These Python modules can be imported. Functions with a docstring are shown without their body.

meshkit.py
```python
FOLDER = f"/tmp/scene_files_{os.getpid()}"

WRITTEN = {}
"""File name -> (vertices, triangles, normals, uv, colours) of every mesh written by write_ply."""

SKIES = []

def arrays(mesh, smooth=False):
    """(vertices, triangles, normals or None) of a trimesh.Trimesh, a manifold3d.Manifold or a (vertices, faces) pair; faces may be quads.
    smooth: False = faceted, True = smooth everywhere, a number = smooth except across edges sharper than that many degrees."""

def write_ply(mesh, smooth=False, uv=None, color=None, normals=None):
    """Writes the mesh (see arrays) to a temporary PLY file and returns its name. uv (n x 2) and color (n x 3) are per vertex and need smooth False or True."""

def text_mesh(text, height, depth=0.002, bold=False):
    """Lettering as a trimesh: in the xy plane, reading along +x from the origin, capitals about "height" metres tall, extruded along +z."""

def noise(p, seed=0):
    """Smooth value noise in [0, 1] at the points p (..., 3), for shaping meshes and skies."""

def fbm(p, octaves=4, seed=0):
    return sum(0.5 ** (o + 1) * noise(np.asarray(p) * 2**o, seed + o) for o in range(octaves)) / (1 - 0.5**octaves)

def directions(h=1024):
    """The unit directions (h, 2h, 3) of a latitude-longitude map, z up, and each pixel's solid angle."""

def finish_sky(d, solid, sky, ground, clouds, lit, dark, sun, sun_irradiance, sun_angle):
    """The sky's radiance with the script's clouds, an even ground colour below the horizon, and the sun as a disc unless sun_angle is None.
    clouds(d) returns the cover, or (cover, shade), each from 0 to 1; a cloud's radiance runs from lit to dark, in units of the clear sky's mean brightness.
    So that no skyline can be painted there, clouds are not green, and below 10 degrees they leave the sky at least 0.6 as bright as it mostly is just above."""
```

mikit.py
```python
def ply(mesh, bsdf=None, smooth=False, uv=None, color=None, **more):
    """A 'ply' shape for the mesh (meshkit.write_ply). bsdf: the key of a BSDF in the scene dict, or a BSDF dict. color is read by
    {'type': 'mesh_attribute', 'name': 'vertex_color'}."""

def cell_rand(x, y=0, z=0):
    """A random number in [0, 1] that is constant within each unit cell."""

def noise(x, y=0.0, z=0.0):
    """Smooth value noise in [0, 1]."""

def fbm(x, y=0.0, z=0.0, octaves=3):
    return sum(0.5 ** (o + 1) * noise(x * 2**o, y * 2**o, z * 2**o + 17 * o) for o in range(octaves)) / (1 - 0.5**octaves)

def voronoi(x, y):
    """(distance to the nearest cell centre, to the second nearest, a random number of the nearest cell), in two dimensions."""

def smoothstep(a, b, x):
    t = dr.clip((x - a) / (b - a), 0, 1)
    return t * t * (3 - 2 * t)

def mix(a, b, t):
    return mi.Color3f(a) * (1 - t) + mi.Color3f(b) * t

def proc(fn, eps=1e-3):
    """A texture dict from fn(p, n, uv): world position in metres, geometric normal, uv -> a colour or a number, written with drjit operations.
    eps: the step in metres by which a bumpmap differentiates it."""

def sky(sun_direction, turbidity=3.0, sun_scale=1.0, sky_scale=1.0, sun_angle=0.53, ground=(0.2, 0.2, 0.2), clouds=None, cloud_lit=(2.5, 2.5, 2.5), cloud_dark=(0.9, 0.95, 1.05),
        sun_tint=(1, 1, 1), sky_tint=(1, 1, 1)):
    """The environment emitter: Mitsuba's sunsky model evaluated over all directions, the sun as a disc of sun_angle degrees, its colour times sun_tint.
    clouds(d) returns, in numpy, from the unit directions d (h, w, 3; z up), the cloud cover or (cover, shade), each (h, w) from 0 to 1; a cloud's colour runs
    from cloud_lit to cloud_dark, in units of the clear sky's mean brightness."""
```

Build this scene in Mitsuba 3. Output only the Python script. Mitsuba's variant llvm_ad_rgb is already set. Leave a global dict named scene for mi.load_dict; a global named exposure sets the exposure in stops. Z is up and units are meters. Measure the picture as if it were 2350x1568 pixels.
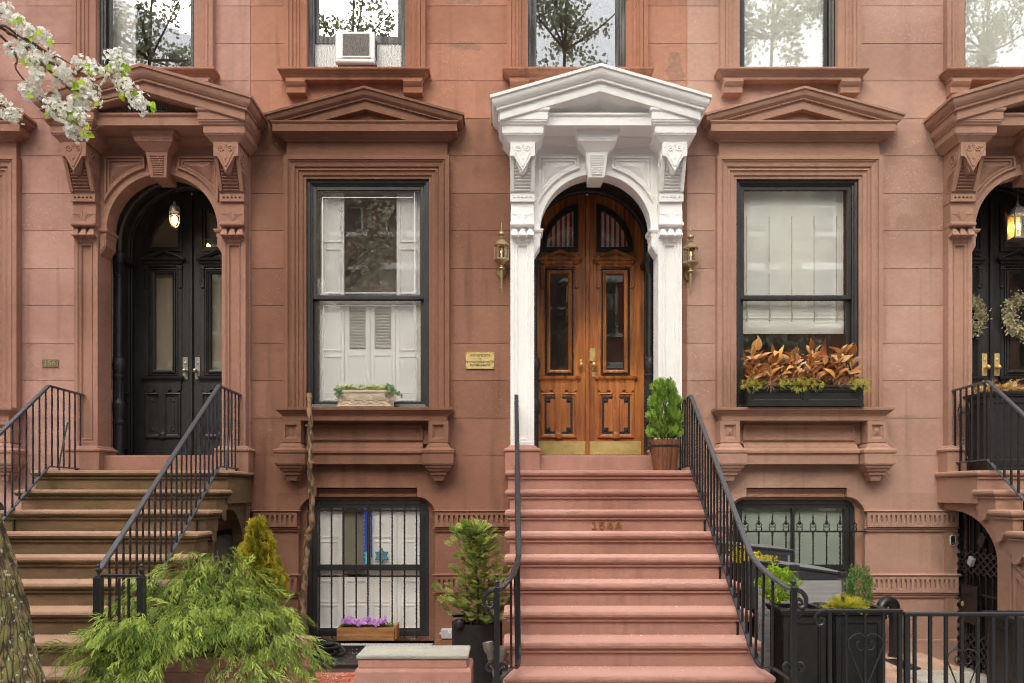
import math, numpy as np, mitsuba as mi, drjit as dr, trimesh, mikit, meshkit
from shapely.geometry import Polygon, box as sbox, Point, LineString
from shapely.ops import unary_union
from shapely import affinity
from scipy.spatial import ConvexHull
T = mi.ScalarTransform4f
scene, labels = {}, {}
rng = np.random.default_rng(7)

# ---------------------------------------------------------------- camera, sky, exposure
CAM_Y, EYE, FOC = 9.15, 1.71, 1956.0          # metres in front of the facade, eye height, focal length in 2350ths of the picture width
scene['camera'] = {'type': 'perspective', 'fov': math.degrees(2 * math.atan(1175 / FOC)), 'fov_axis': 'x', 'near_clip': 0.05, 'far_clip': 400.0,
                   'principal_point_offset_x': 0.003, 'principal_point_offset_y': -0.2207,
                   'to_world': T().look_at(origin=[0, -CAM_Y, EYE], target=[0, 0, EYE], up=[0, 0, 1])}
def clouds(d):
    """an overcast dome, three times as bright overhead as at the horizon, with soft mottling"""
    n = meshkit.fbm(d * np.array([3.0, 3.0, 5.0]), 4, 5)
    return np.ones(d.shape[:2]), np.clip(1.0 - np.clip(d[..., 2], 0, 1) + (n - 0.5) * 0.35, 0, 1)
scene['sky'] = mikit.sky([-0.25, -0.95, 0.95], turbidity=3, sun_scale=0.34, sun_angle=36, sun_tint=(0.90, 1.0, 1.13), clouds=clouds, cloud_lit=(3.3, 3.35, 3.45), cloud_dark=(0.95, 0.97, 1.0), ground=(0.2, 0.19, 0.18))
exposure = 2.85

# sizes were measured on the photograph: X, Z turn a picture position (in 2350ths) on the upright plane y into metres
def X(u, y=0.0): return (u - 1168.0) * (y + CAM_Y) / FOC
def Z(v, y=0.0): return EYE + (1130.0 - v) * (y + CAM_Y) / FOC

# ---------------------------------------------------------------- mesh helpers: a mesh is (vertices, triangles)
def cat(*ms):
    ms = [m for g in ms for m in (g if isinstance(g, list) else [g])]
    vs, fs, o = [], [], 0
    for v, f in ms:
        vs.append(np.asarray(v, float)); fs.append(np.asarray(f, int) + o); o += len(v)
    return np.vstack(vs), np.vstack(fs)
SG = np.array([[a, b, c] for a in (-1, 1) for b in (-1, 1) for c in (-1, 1)], float)
def _chv(hx, hy, hz, c):
    out = []
    for s in SG:
        for a in range(3):
            e = np.array([hx, hy, hz]) - c; e[a] += c; out.append(s * e)
    return np.array(out)
_u = _chv(1, 1, 1, 0.2); _h = ConvexHull(_u); CHF = _h.simplices.copy()
for _i, (_f, _e) in enumerate(zip(CHF, _h.equations)):
    if np.dot(np.cross(_u[_f[1]] - _u[_f[0]], _u[_f[2]] - _u[_f[0]]), _e[:3]) < 0: CHF[_i] = _f[::-1]
BXF = np.array([[0, 1, 3], [0, 3, 2], [4, 6, 7], [4, 7, 5], [0, 4, 5], [0, 5, 1], [2, 3, 7], [2, 7, 6], [0, 2, 6], [0, 6, 4], [1, 5, 7], [1, 7, 3]])
def box(x0, x1, y0, y1, z0, z1, c=0.0):
    ctr = np.array([x0 + x1, y0 + y1, z0 + z1]) / 2; h = np.abs([x1 - x0, y1 - y0, z1 - z0]) / 2
    c = min(c, 0.45 * h.min())
    if c <= 0: return SG * h + ctr, BXF
    return _chv(*h, c) + ctr, CHF
def loft(rings, ring=False, path=False):
    R = np.array(rings, float); m, n = R.shape[:2]
    i, j = np.meshgrid(np.arange(m if path else m - 1), np.arange(n if ring else n - 1), indexing='ij')
    i2, j2 = (i + 1) % m, (j + 1) % n
    a, b, c, d = i * n + j, i * n + j2, i2 * n + j2, i2 * n + j
    return R.reshape(-1, 3), np.vstack([np.stack([a, b, c], -1).reshape(-1, 3), np.stack([a, c, d], -1).reshape(-1, 3)])
def cornice(x0, x1, yb, yf, prof, cap=True):
    rings = [[(x0 - d, yb, z), (x0 - d, yf - d, z), (x1 + d, yf - d, z), (x1 + d, yb, z)] for d, z in prof]
    v, f = loft(rings)
    if cap:
        n = len(rings) * 4
        f = np.vstack([f, [[0, 1, 2], [0, 2, 3], [n - 4, n - 3, n - 2], [n - 4, n - 2, n - 1]]])
    return v, f
def frame4(x0, x1, z0, z1, yw, prof, fill=False):
    rings = [[(x0 - t, yw - d, z0 - t), (x1 + t, yw - d, z0 - t), (x1 + t, yw - d, z1 + t), (x0 - t, yw - d, z1 + t)] for t, d in prof]
    v, f = loft(rings, ring=True)
    if fill:
        n = len(rings) * 4; f = np.vstack([f, [[n - 4, n - 3, n - 2], [n - 4, n - 2, n - 1]]])
    return v, f
def frame3(x0, x1, z0, z1, yw, prof):
    return loft([[(x0 - t, yw - d, z0), (x0 - t, yw - d, z1 + t), (x1 + t, yw - d, z1 + t), (x1 + t, yw - d, z0)] for t, d in prof])
def arch_pts(xc, zc, R, zb, n=28, k=1.0):
    a = np.linspace(math.pi, 0, n)
    p = [(xc + R * math.cos(t), zc + k * R * math.sin(t)) for t in a]
    return ([(xc - R, zb)] if zb < zc - 1e-6 else []) + p + ([(xc + R, zb)] if zb < zc - 1e-6 else [])
def arch_frame(xc, zc, R, zb, yw, prof, n=28):
    return loft([[(x, yw - d, z) for x, z in arch_pts(xc, zc, R + t, zb, n)] for t, d in prof])
def rake(xc, half, yf, zE, slope, prof, yb=0.0):
    rings = []
    for d, h in prof:
        xl, xr = xc - half - d, xc + half + d
        zl = zE - slope * d + h; za = zE + slope * half + h
        rings.append([(xl, yb, zl), (xl, yf - d, zl), (xc, yf - d, za), (xr, yf - d, zl), (xr, yb, zl)])
    return loft(rings)
def ext(poly, y0, y1):
    """polygon(s) in x, z standing between the depths y0 (front) and y1"""
    out = []
    for g in getattr(poly, 'geoms', [poly]):
        if g.is_empty or g.geom_type != 'Polygon' or g.area < 1e-7: continue
        m = trimesh.creation.extrude_polygon(g, y1 - y0, engine='earcut')
        v = np.array(m.vertices); out.append((np.stack([v[:, 0], y1 - v[:, 2], v[:, 1]], 1), np.array(m.faces)))
    return cat(out)
def ext_x(poly, x0, x1):
    """polygon in y, z between x0 and x1"""
    v, f = ext(poly, x0, x1)
    return np.stack([v[:, 1], v[:, 0], v[:, 2]], 1), f[:, ::-1]
def ext_z(poly, z0, z1):
    v, f = ext(poly, z0, z1)
    return np.stack([v[:, 0], v[:, 2], v[:, 1]], 1), f[:, ::-1]
def frames_along(p):
    p = np.asarray(p, float)
    t = np.gradient(p, axis=0); t /= np.linalg.norm(t, axis=1, keepdims=True) + 1e-12
    return p, t
def tube(p, r, n=6, up=None, close=True):
    p, t = frames_along(p)
    a = np.zeros_like(t); ref = np.array([0, 0, 1.0]) if abs(t[0][2]) < 0.9 else np.array([1.0, 0, 0])
    if up is not None: ref = np.array(up, float)
    for i in range(len(p)):
        ref = ref - t[i] * ref.dot(t[i]); ref /= np.linalg.norm(ref) + 1e-12; a[i] = ref
    b = np.cross(t, a); an = np.arange(n) * 2 * math.pi / n + (math.pi / 4 if n == 4 else 0)
    r = np.broadcast_to(r, (len(p),))
    R = p[:, None] + r[:, None, None] * (np.cos(an)[None, :, None] * a[:, None] + np.sin(an)[None, :, None] * b[:, None])
    v, f = loft(R, ring=True)
    if close:
        m = len(p) * n
        f = np.vstack([f] + [[[0, k + 1, k] for k in range(1, n - 1)], [[m - n, m - n + k, m - n + k + 1] for k in range(1, n - 1)]])
    return v, f
def bar(p, hw, hh):
    """flat bar along p: half width sideways, half height"""
    p, t = frames_along(p)
    s = np.cross(t, [0, 0, 1.0]); s /= np.linalg.norm(s, axis=1, keepdims=True) + 1e-12
    u = np.cross(s, t)
    c = min(hw, hh) * 0.35
    sec = [(-hw, -hh + c), (-hw, hh - c), (-hw + c, hh), (hw - c, hh), (hw, hh - c), (hw, -hh + c), (hw - c, -hh), (-hw + c, -hh)]
    R = np.stack([p + a * s + b * u for a, b in sec], 1)
    v, f = loft(R, ring=True); n = 8; m = len(p) * n
    f = np.vstack([f, [[0, k + 1, k] for k in range(1, n - 1)], [[m - n, m - n + k, m - n + k + 1] for k in range(1, n - 1)]])
    return v, f
def lathe(prof, c=(0, 0, 0), n=16):
    a = np.arange(n) * 2 * math.pi / n
    return loft([[(c[0] + r * math.cos(t), c[1] + r * math.sin(t), c[2] + z) for t in a] for r, z in prof], ring=True)
def ball(c, r, n=10):
    if np.isscalar(r): r = (r, r, r)
    a = np.linspace(-math.pi / 2, math.pi / 2, n)
    v, f = lathe([(max(math.cos(t), 1e-4), math.sin(t)) for t in a], n=2 * n)
    return v * np.array(r) + np.array(c), f
def rot(v, axis, ang, c=(0, 0, 0)):
    M = trimesh.transformations.rotation_matrix(ang, axis, c)
    return np.asarray(v) @ M[:3, :3].T + M[:3, 3]
def turn(m, axis, ang, c=(0, 0, 0)): return rot(m[0], axis, ang, c), m[1]
def spline(pts, n=8):
    P = np.asarray(pts, float); P = np.vstack([2 * P[0] - P[1], P, 2 * P[-1] - P[-2]]); out = []
    for i in range(1, len(P) - 2):
        for t in np.linspace(0, 1, n, endpoint=False):
            a, b, c, d = P[i - 1:i + 3]
            out.append(0.5 * (2 * b + (c - a) * t + (2 * a - 5 * b + 4 * c - d) * t * t + (3 * b - a - 3 * c + d) * t ** 3))
    return np.array(out + [P[-2]])
def spiral(r0, r1, turns, n=28, a0=0.0):
    a = np.linspace(0, turns * 2 * math.pi, n); r = np.linspace(r0, r1, n)
    return np.stack([r * np.cos(a + a0), r * np.sin(a + a0)], 1)
def scatter(tpl, mats, cols=None):
    """copies of the template mesh under the (n,4,4) matrices as one mesh, cols (n,3) per copy times the template's own shade"""
    V, F = tpl[:2]; mats = np.asarray(mats)
    v = (np.einsum('kij,nj->kni', mats[:, :3, :3], V) + mats[:, None, :3, 3]).reshape(-1, 3)
    f = (F[None] + (np.arange(len(mats)) * len(V))[:, None, None]).reshape(-1, 3)
    sh = tpl[2] if len(tpl) > 2 else np.ones((len(V), 1))
    c = None if cols is None else (np.asarray(cols)[:, None, :] * sh[None]).reshape(-1, 3)
    return v, f, c
def mats_from(pos, zdir, up, scale, roll=None):
    """local x = along zdir (the shoot), local z = up side"""
    pos, a, up = (np.asarray(q, float) for q in (pos, zdir, up))
    a = a / np.linalg.norm(a, axis=1, keepdims=True)
    b = np.cross(up, a); b /= np.linalg.norm(b, axis=1, keepdims=True) + 1e-9
    c = np.cross(a, b)
    if roll is not None:
        co, si = np.cos(roll)[:, None], np.sin(roll)[:, None]; b, c = b * co + c * si, c * co - b * si
    M = np.zeros((len(pos), 4, 4)); s = np.broadcast_to(scale, (len(pos),))[:, None]
    M[:, :3, 0], M[:, :3, 1], M[:, :3, 2], M[:, :3, 3], M[:, 3, 3] = a * s, b * s, c * s, pos, 1
    return M

# ---------------------------------------------------------------- scene entries
_count = {}
def numbered(name):
    n = _count.get(name, 0); _count[name] = n + 1
    return name if n == 0 else f'{name}_{n:03d}'
def thing(name, label, cat_, group=None, kind=None):
    k = numbered(name); labels[k] = {'label': label, 'category': cat_}
    if group: labels[k]['group'] = group
    if kind: labels[k]['kind'] = kind
    return k
def obj(parent, name, mesh, bsdf, smooth=False, color=None, label=None, kind=None, **more):
    k = numbered(parent + '__' + name if name else parent) if name else parent
    if isinstance(mesh, list): mesh = cat(mesh)
    if len(mesh) == 3: mesh, color = mesh[:2], mesh[2]
    v, f = np.asarray(mesh[0], float), np.asarray(mesh[1], int)
    ok = np.linalg.norm(np.cross(v[f[:, 1]] - v[f[:, 0]], v[f[:, 2]] - v[f[:, 0]]), axis=1) > 1e-12
    f = f[ok]
    if smooth is False:                           # flat: every triangle has corners of its own, so that all meshes carry normals
        if color is not None: color = np.asarray(color)[f].reshape(-1, 3)
        v, f = v[f].reshape(-1, 3), np.arange(3 * len(f)).reshape(-1, 3)
    elif smooth is not True:
        m = trimesh.graph.smooth_shade(trimesh.Trimesh(v, f, process=False), angle=math.radians(smooth), facet_minarea=None)
        v, f = np.array(m.vertices), np.array(m.faces)
    if isinstance(bsdf, str) and bsdf in STONE: more['uv'] = np.tile([STONE[bsdf][0] + 0.5, 0.5], (len(v), 1)); bsdf = 'stone'
    scene[k] = mikit.ply((v, f), bsdf, smooth=True, color=color, **more)
    if label or kind: labels.setdefault(k, {}).update({a: b for a, b in (('label', label), ('kind', kind)) if b})
    return k
def struct(name, mesh, bsdf, label, kind='structure', **kw):
    k = obj(numbered(name), None, mesh, bsdf, **kw); labels[k] = {'label': label, 'kind': kind}
    return k

# ---------------------------------------------------------------- materials
def lin(r, g, b): return [((c / 255 + 0.055) / 1.055) ** 2.4 if c > 10 else c / 3294.6 for c in (r, g, b)]
def two(b): return {'type': 'twosided', 'b': b}
def pr(col, rough=0.6, **kw):
    c = col if isinstance(col, dict) else {'type': 'rgb', 'value': list(col)}
    return {'type': 'principled', 'base_color': c, 'roughness': rough, **kw}
def bump(b, fn, scale, eps=2e-3): return {'type': 'bumpmap', 'bump': mikit.proc(fn, eps), 'scale': scale, 'b': b}
fbm, noise, sst, mix = mikit.fbm, mikit.noise, mikit.smoothstep, mikit.mix
PZ0, PITCH = 2.103, 0.4023                      # lowest wall joint of the parlour floor and the height of a course
def stucco_bump(p, n, uv): return 1.2 * noise(p.x * 110, p.y * 110, p.z * 110) + 2.5 * noise(p.x * 14, p.y * 14, p.z * 14)
STONE = {}
def stone(name, base, dark, light, wall=False, dirt=0.5, seed=0.0, spall=False, grain=0.16, steps=0):
    STONE[name] = (len(STONE), base, dark, light, float(wall), dirt, float(seed), float(spall), grain, float(steps))
def stone_fn(p, n, uv):
    """all the stuccos and stone paints in one texture; uv.x of the mesh picks the row of the table"""
    rows = sorted(STONE.values()); pick = mi.Float(uv.x)
    def col(i):
        c = mi.Color3f(*[float(x) for x in rows[0][i]])
        for r in rows[1:]: c = dr.select(pick > r[0], mi.Color3f(*[float(x) for x in r[i]]), c)
        return c
    def num(i):
        c = mi.Float(rows[0][i])
        for r in rows[1:]: c = dr.select(pick > r[0], mi.Float(r[i]), c)
        return c
    base, dark, light, wall, dirt, seed, spall, grain, steps = col(1), col(2), col(3), num(4), num(5), num(6), num(7), num(8), num(9)
    a = fbm(p.x * 0.9 + seed, p.y * 0.9, p.z * 1.1 + seed, 4)
    c = mix(dark, light, sst(0.25, 0.75, a)) * 0.55 + base * 0.45
    g = fbm(p.x * 26, p.y * 26, p.z * 26, 3)
    s = noise(p.x * 160, p.y * 160, p.z * 160)
    c = c * (1 - grain + grain * 2 * (0.55 * g + 0.45 * s))
    streak = fbm(p.x * 7 + seed, p.y * 3, p.z * 0.5, 3)
    c = c * (1 - 0.30 * dirt * sst(0.56, 0.8, streak))
    k = dr.floor((p.z - PZ0) / PITCH)
    c = c * (1 + wall * (0.20 * mikit.cell_rand(k + 40, dr.floor(p.x / 1.1 + 0.37 * k)) - 0.10))
    blotch = fbm(p.x * 2.6 + 5 + seed, p.y * 2.6, p.z * 4.2, 4)
    c = mix(c, light * 1.06, wall * 0.28 * sst(0.56, 0.74, blotch))
    m = dr.exp(-dr.square((p.x + 0.47) / 0.34)) * (dr.exp(-dr.square((p.z - 7.05) / 0.13)) + 0.8 * dr.exp(-dr.square((p.z - 6.50) / 0.06)))
    m = m + 0.9 * dr.exp(-dr.square((p.x - 1.78) / 0.12)) * dr.exp(-dr.square((p.z - 6.25) / 0.25))
    q = spall * sst(0.50, 0.56, m * 0.75 + 0.55 * (fbm(p.x * 9, 0.0, p.z * 13, 4) - 0.25))
    c = mix(c, mi.Color3f(0.24, 0.15, 0.11) * (0.7 + 0.6 * g), q * 0.6)
    # pale chips and drips that run down from the joints
    chip = sst(0.80, 0.84, noise(p.x * 62, p.y * 62, p.z * 48)) * sst(0.55, 0.72, noise(p.x * 1.6 + seed, p.y, p.z * 1.3))
    c = mix(c, light * 1.25 + 0.06, 0.28 * wall * chip)
    drip = sst(0.60, 0.80, fbm(p.x * 19 + seed, p.y * 5, p.z * 0.8, 3)) * sst(0.45, 0.65, noise(p.x * 0.8 + 3, p.y, p.z * 0.7 + seed))
    c = c * (1 - 0.28 * dirt * drip)
    # painted steps: scuffed where feet climb; bare steps: algae on the upright risers, treads worn clean
    up = dr.abs(n.z)
    scuff = dr.exp(-dr.square((p.x - 0.95) / 0.42)) * sst(0.35, 0.75, fbm(p.x * 22, p.y * 2, p.z * 1.2, 3) * 0.6 + 0.5 * fbm(p.x * 2.4, p.y * 4, p.z * 4, 2))
    wear = sst(0.54, 0.70, fbm(p.x * 5 + 3, p.y * 9, p.z * 26, 4)) * sst(0.95, 0.3, up) * sst(0.02, 0.25, up)
    c = c * (1 - dr.select(steps > 0.5, 0.22, 0.0) * wear)
    c = c * (1 - dr.select(dr.abs(steps - 1) < 0.1, 0.20, 0.0) * scuff * sst(0.6, 0.0, up))
    damp = mix(lin(84, 69, 47), lin(114, 90, 64), sst(0.45, 0.7, fbm(p.x * 2.2, p.y * 2.2, p.z * 9, 4)))
    damp = mix(damp, lin(88, 82, 44), 0.7 * sst(0.50, 0.68, streak) * sst(0.9, 1.7, p.z)) * (0.8 + 0.2 * g + 0.2 * s)
    return dr.select(steps > 1.5, mix(damp, c, sst(-0.2, 0.5, n.z)), c)
scene['stone'] = two(bump(pr(mikit.proc(stone_fn), 0.82, specular=0.25), stucco_bump, 0.0011))
stone('stone_left_wall', lin(167, 127, 117), lin(150, 111, 101), lin(180, 142, 129), wall=True, seed=3.0)
stone('stone_left', lin(152, 114, 97), lin(136, 96, 83), lin(167, 126, 111), seed=3.0)
stone('stone_brown_wall', lin(136, 96, 79), lin(123, 86, 71), lin(146, 107, 89), wall=True, dirt=0.8, seed=11.0)
stone('stone_brown', lin(125, 88, 71), lin(110, 77, 63), lin(134, 95, 79), dirt=0.6, seed=11.0)
stone('stone_orange_wall', lin(165, 115, 95), lin(147, 101, 82), lin(172, 127, 107), wall=True, dirt=0.7, seed=19.0, spall=True)
stone('stone_orange', lin(156, 109, 86), lin(135, 89, 70), lin(168, 119, 98), dirt=0.7, seed=19.0)
stone('stone_right_wall', lin(171, 136, 121), lin(157, 122, 108), lin(184, 150, 134), wall=True, dirt=0.35, seed=29.0)
stone('stone_right', lin(163, 127, 109), lin(145, 111, 94), lin(176, 138, 121), dirt=0.35, seed=29.0)
stone('stone_pink', lin(180, 133, 119), lin(170, 120, 106), lin(189, 142, 128), dirt=0.5, seed=41.0)
stone('white_paint_stone', (0.79, 0.78, 0.77), (0.75, 0.735, 0.72), (0.83, 0.825, 0.82), dirt=0.0, seed=51.0, grain=0.05)
stone('pink_steps', lin(169, 126, 113), lin(160, 115, 102), lin(179, 137, 124), dirt=0.2, seed=43.0, grain=0.12, steps=1)
stone('mossy_stone', lin(154, 121, 100), lin(137, 105, 86), lin(166, 133, 112), dirt=0.2, seed=47.0, grain=0.2, steps=2)
def wood_fn(p, n, uv):
    w = fbm(p.x * 30, p.y * 30, p.z * 1.6, 4); f = noise(p.x * 220, p.y * 220, p.z * 7)
    big = fbm(p.x * 2.1 + 7, 0.0, p.z * 1.5, 3)
    c = mix(lin(108, 58, 28), lin(206, 130, 68), sst(0.25, 0.75, 0.55 * w + 0.45 * big))
    c = mix(c, mi.Color3f(*lin(158, 92, 58)), sst(2.95, 2.55, p.z) * 0.45)      # the lower panels are redder and weathered
    return c * (0.78 + 0.36 * f)
scene['oak_door'] = two(bump(pr(mikit.proc(wood_fn), 0.38, specular=0.5, clearcoat=0.25, clearcoat_gloss=0.8), lambda p, n, uv: noise(p.x * 220, p.y * 220, p.z * 8), 0.0004))
def plank_fn(p, n, uv):
    w = fbm(p.x * 14, p.y * 14, p.z * 40, 4) if False else fbm(p.x * 5, p.y * 40, p.z * 40, 4)
    return mix(lin(118, 76, 40), lin(180, 128, 78), w)
scene['cedar_plank'] = two(pr(mikit.proc(plank_fn), 0.6))
def bucket_fn(p, n, uv):
    a = dr.floor(dr.atan2(p.y + 0.5, p.x - 1.62) * 3.3); w = fbm(p.x * 40, p.y * 40, p.z * 3, 3)
    return mix(lin(84, 50, 32), lin(142, 92, 60), w) * (0.8 + 0.4 * mikit.cell_rand(a + 30))
scene['bucket_wood'] = two(pr(mikit.proc(bucket_fn), 0.55))
def black_fn(p, n, uv):
    w = fbm(p.x * 18, p.y * 18, p.z * 5, 3)
    return mix((0.012, 0.012, 0.013), (0.034, 0.033, 0.034), w)
scene['black_wood'] = two(bump(pr(mikit.proc(black_fn), 0.42, specular=0.5), lambda p, n, uv: noise(p.x * 130, p.y * 130, p.z * 24), 0.0006))
def weather_fn(p, n, uv):
    w = fbm(p.x * 40, p.y * 40, p.z * 3, 4)
    return mix((0.03, 0.032, 0.037), (0.13, 0.13, 0.135), sst(0.3, 0.75, w))
scene['weathered_black'] = two(pr(mikit.proc(weather_fn), 0.6))
scene['iron'] = two(bump(pr((0.014, 0.014, 0.0155), 0.34, specular=0.6), lambda p, n, uv: noise(p.x * 110, p.y * 110, p.z * 110), 0.0012))
scene['iron_grey'] = two(bump(pr((0.060, 0.060, 0.068), 0.36, specular=0.6), lambda p, n, uv: noise(p.x * 90, p.y * 90, p.z * 90), 0.0012))
scene['black_plastic'] = two(pr((0.018, 0.018, 0.019), 0.45))
scene['rubber'] = two(pr((0.014, 0.014, 0.015), 0.55))
scene['grey_cladding'] = two(pr(mikit.proc(lambda p, n, uv: mi.Color3f(0.30, 0.29, 0.295) * (0.8 + 0.4 * fbm(p.x * 4, p.y * 60, p.z * 60, 2))), 0.6))
scene['lid_grey'] = two(pr((0.16, 0.16, 0.165), 0.4))
scene['dark_cladding'] = two(pr((0.030, 0.030, 0.034), 0.5))
scene['planter_black'] = two(pr(mikit.proc(lambda p, n, uv: mi.Color3f(0.013, 0.0125, 0.0125) * (0.7 + 0.7 * fbm(p.x * 9, p.y * 9, p.z * 9, 3))), 0.42))
def brass_fn(p, n, uv): return mix(lin(190, 160, 98), lin(240, 216, 152), fbm(p.x * 12, p.y * 12, p.z * 12, 4))
scene['brass'] = two(pr(mikit.proc(brass_fn), 0.36, metallic=0.45))
scene['old_brass'] = two(pr(lin(160, 140, 106), 0.36, metallic=0.6))
scene['number_brass'] = two(pr(lin(150, 108, 62), 0.4, metallic=0.4))
scene['bronze'] = two(pr(lin(120, 100, 78), 0.5, metallic=0.6))
scene['nickel'] = two(pr(lin(206, 198, 188), 0.3, metallic=0.9))
scene['galvanized'] = two(pr(lin(160, 158, 152), 0.4, metallic=0.7))
scene['white_paint'] = two(pr((0.86, 0.855, 0.84), 0.45))
scene['white_plastic'] = two(pr((0.74, 0.74, 0.73), 0.4))
scene['grey_plastic'] = two(pr((0.42, 0.42, 0.43), 0.45))
scene['dark_grey'] = two(pr((0.13, 0.125, 0.12), 0.6))
scene['coil_grey'] = two(pr((0.26, 0.24, 0.225), 0.55))
scene['black_letter'] = two(pr((0.02, 0.018, 0.016), 0.5))
scene['orange'] = two(pr(lin(226, 112, 40), 0.6))
scene['red_paint'] = two(pr(lin(220, 70, 40), 0.4))
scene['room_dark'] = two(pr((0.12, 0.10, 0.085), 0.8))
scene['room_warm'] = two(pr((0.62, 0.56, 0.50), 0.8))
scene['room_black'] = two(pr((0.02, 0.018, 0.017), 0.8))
scene['green_shade'] = two(pr((0.36, 0.43, 0.37), 0.8))
def shade_fn(p, n, uv): return mi.Color3f(0.87, 0.885, 0.835) * (0.90 + 0.16 * fbm(p.x * 3, p.y * 3, p.z * 2.2, 3))
scene['shade_cloth'] = two(pr(mikit.proc(shade_fn), 0.9))
scene['cord'] = two(pr((0.45, 0.43, 0.38), 0.8))
scene['drape'] = two(pr((0.25, 0.225, 0.17), 0.9))
scene['striped_cloth'] = two(pr(mikit.proc(lambda p, n, uv: mix((0.34, 0.045, 0.04), (0.72, 0.66, 0.56), sst(0.42, 0.58, dr.abs(p.x * 17 - dr.floor(p.x * 17) - 0.5) * 2))), 0.9))
scene['blue_glow'] = {'type': 'twosided', 'b': {'type': 'diffuse', 'reflectance': {'type': 'rgb', 'value': [0.03, 0.08, 0.45]}}}
scene['blue_glass'] = two(pr((0.10, 0.32, 0.55), 0.2)); scene['teal_glass'] = two(pr((0.10, 0.42, 0.50), 0.2))
scene['window_glass'] = {'type': 'thindielectric', 'int_ior': 1.52}
scene['old_glass'] = {'type': 'thindielectric', 'int_ior': 2.1}
scene['coated_glass'] = {'type': 'thindielectric', 'int_ior': 2.6}
scene['clear_glass'] = {'type': 'thindielectric', 'int_ior': 1.45}
scene['bluestone'] = two(bump(pr(mikit.proc(lambda p, n, uv: mix(lin(132, 130, 122), lin(172, 166, 152), fbm(p.x * 5, p.y * 14, p.z * 5, 4)) * (0.85 + 0.3 * noise(p.x * 90, p.y * 90, p.z * 90))), 0.75), stucco_bump, 0.001))
scene['brownpaver'] = two(pr(mikit.proc(lambda p, n, uv: mix(lin(150, 118, 100), lin(184, 152, 132), fbm(p.x * 6, p.y * 6, p.z * 6, 4))), 0.8))
scene['paving_brick'] = two(pr(mikit.proc(lambda p, n, uv: mix(lin(150, 78, 58), lin(192, 112, 88), 0.5 * mikit.cell_rand(p.x / 0.205, p.y / 0.105) + 0.5 * fbm(p.x * 20, p.y * 20, p.z * 20, 3))), 0.85))
scene['mortar'] = two(pr((0.30, 0.26, 0.22), 0.9))
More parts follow.
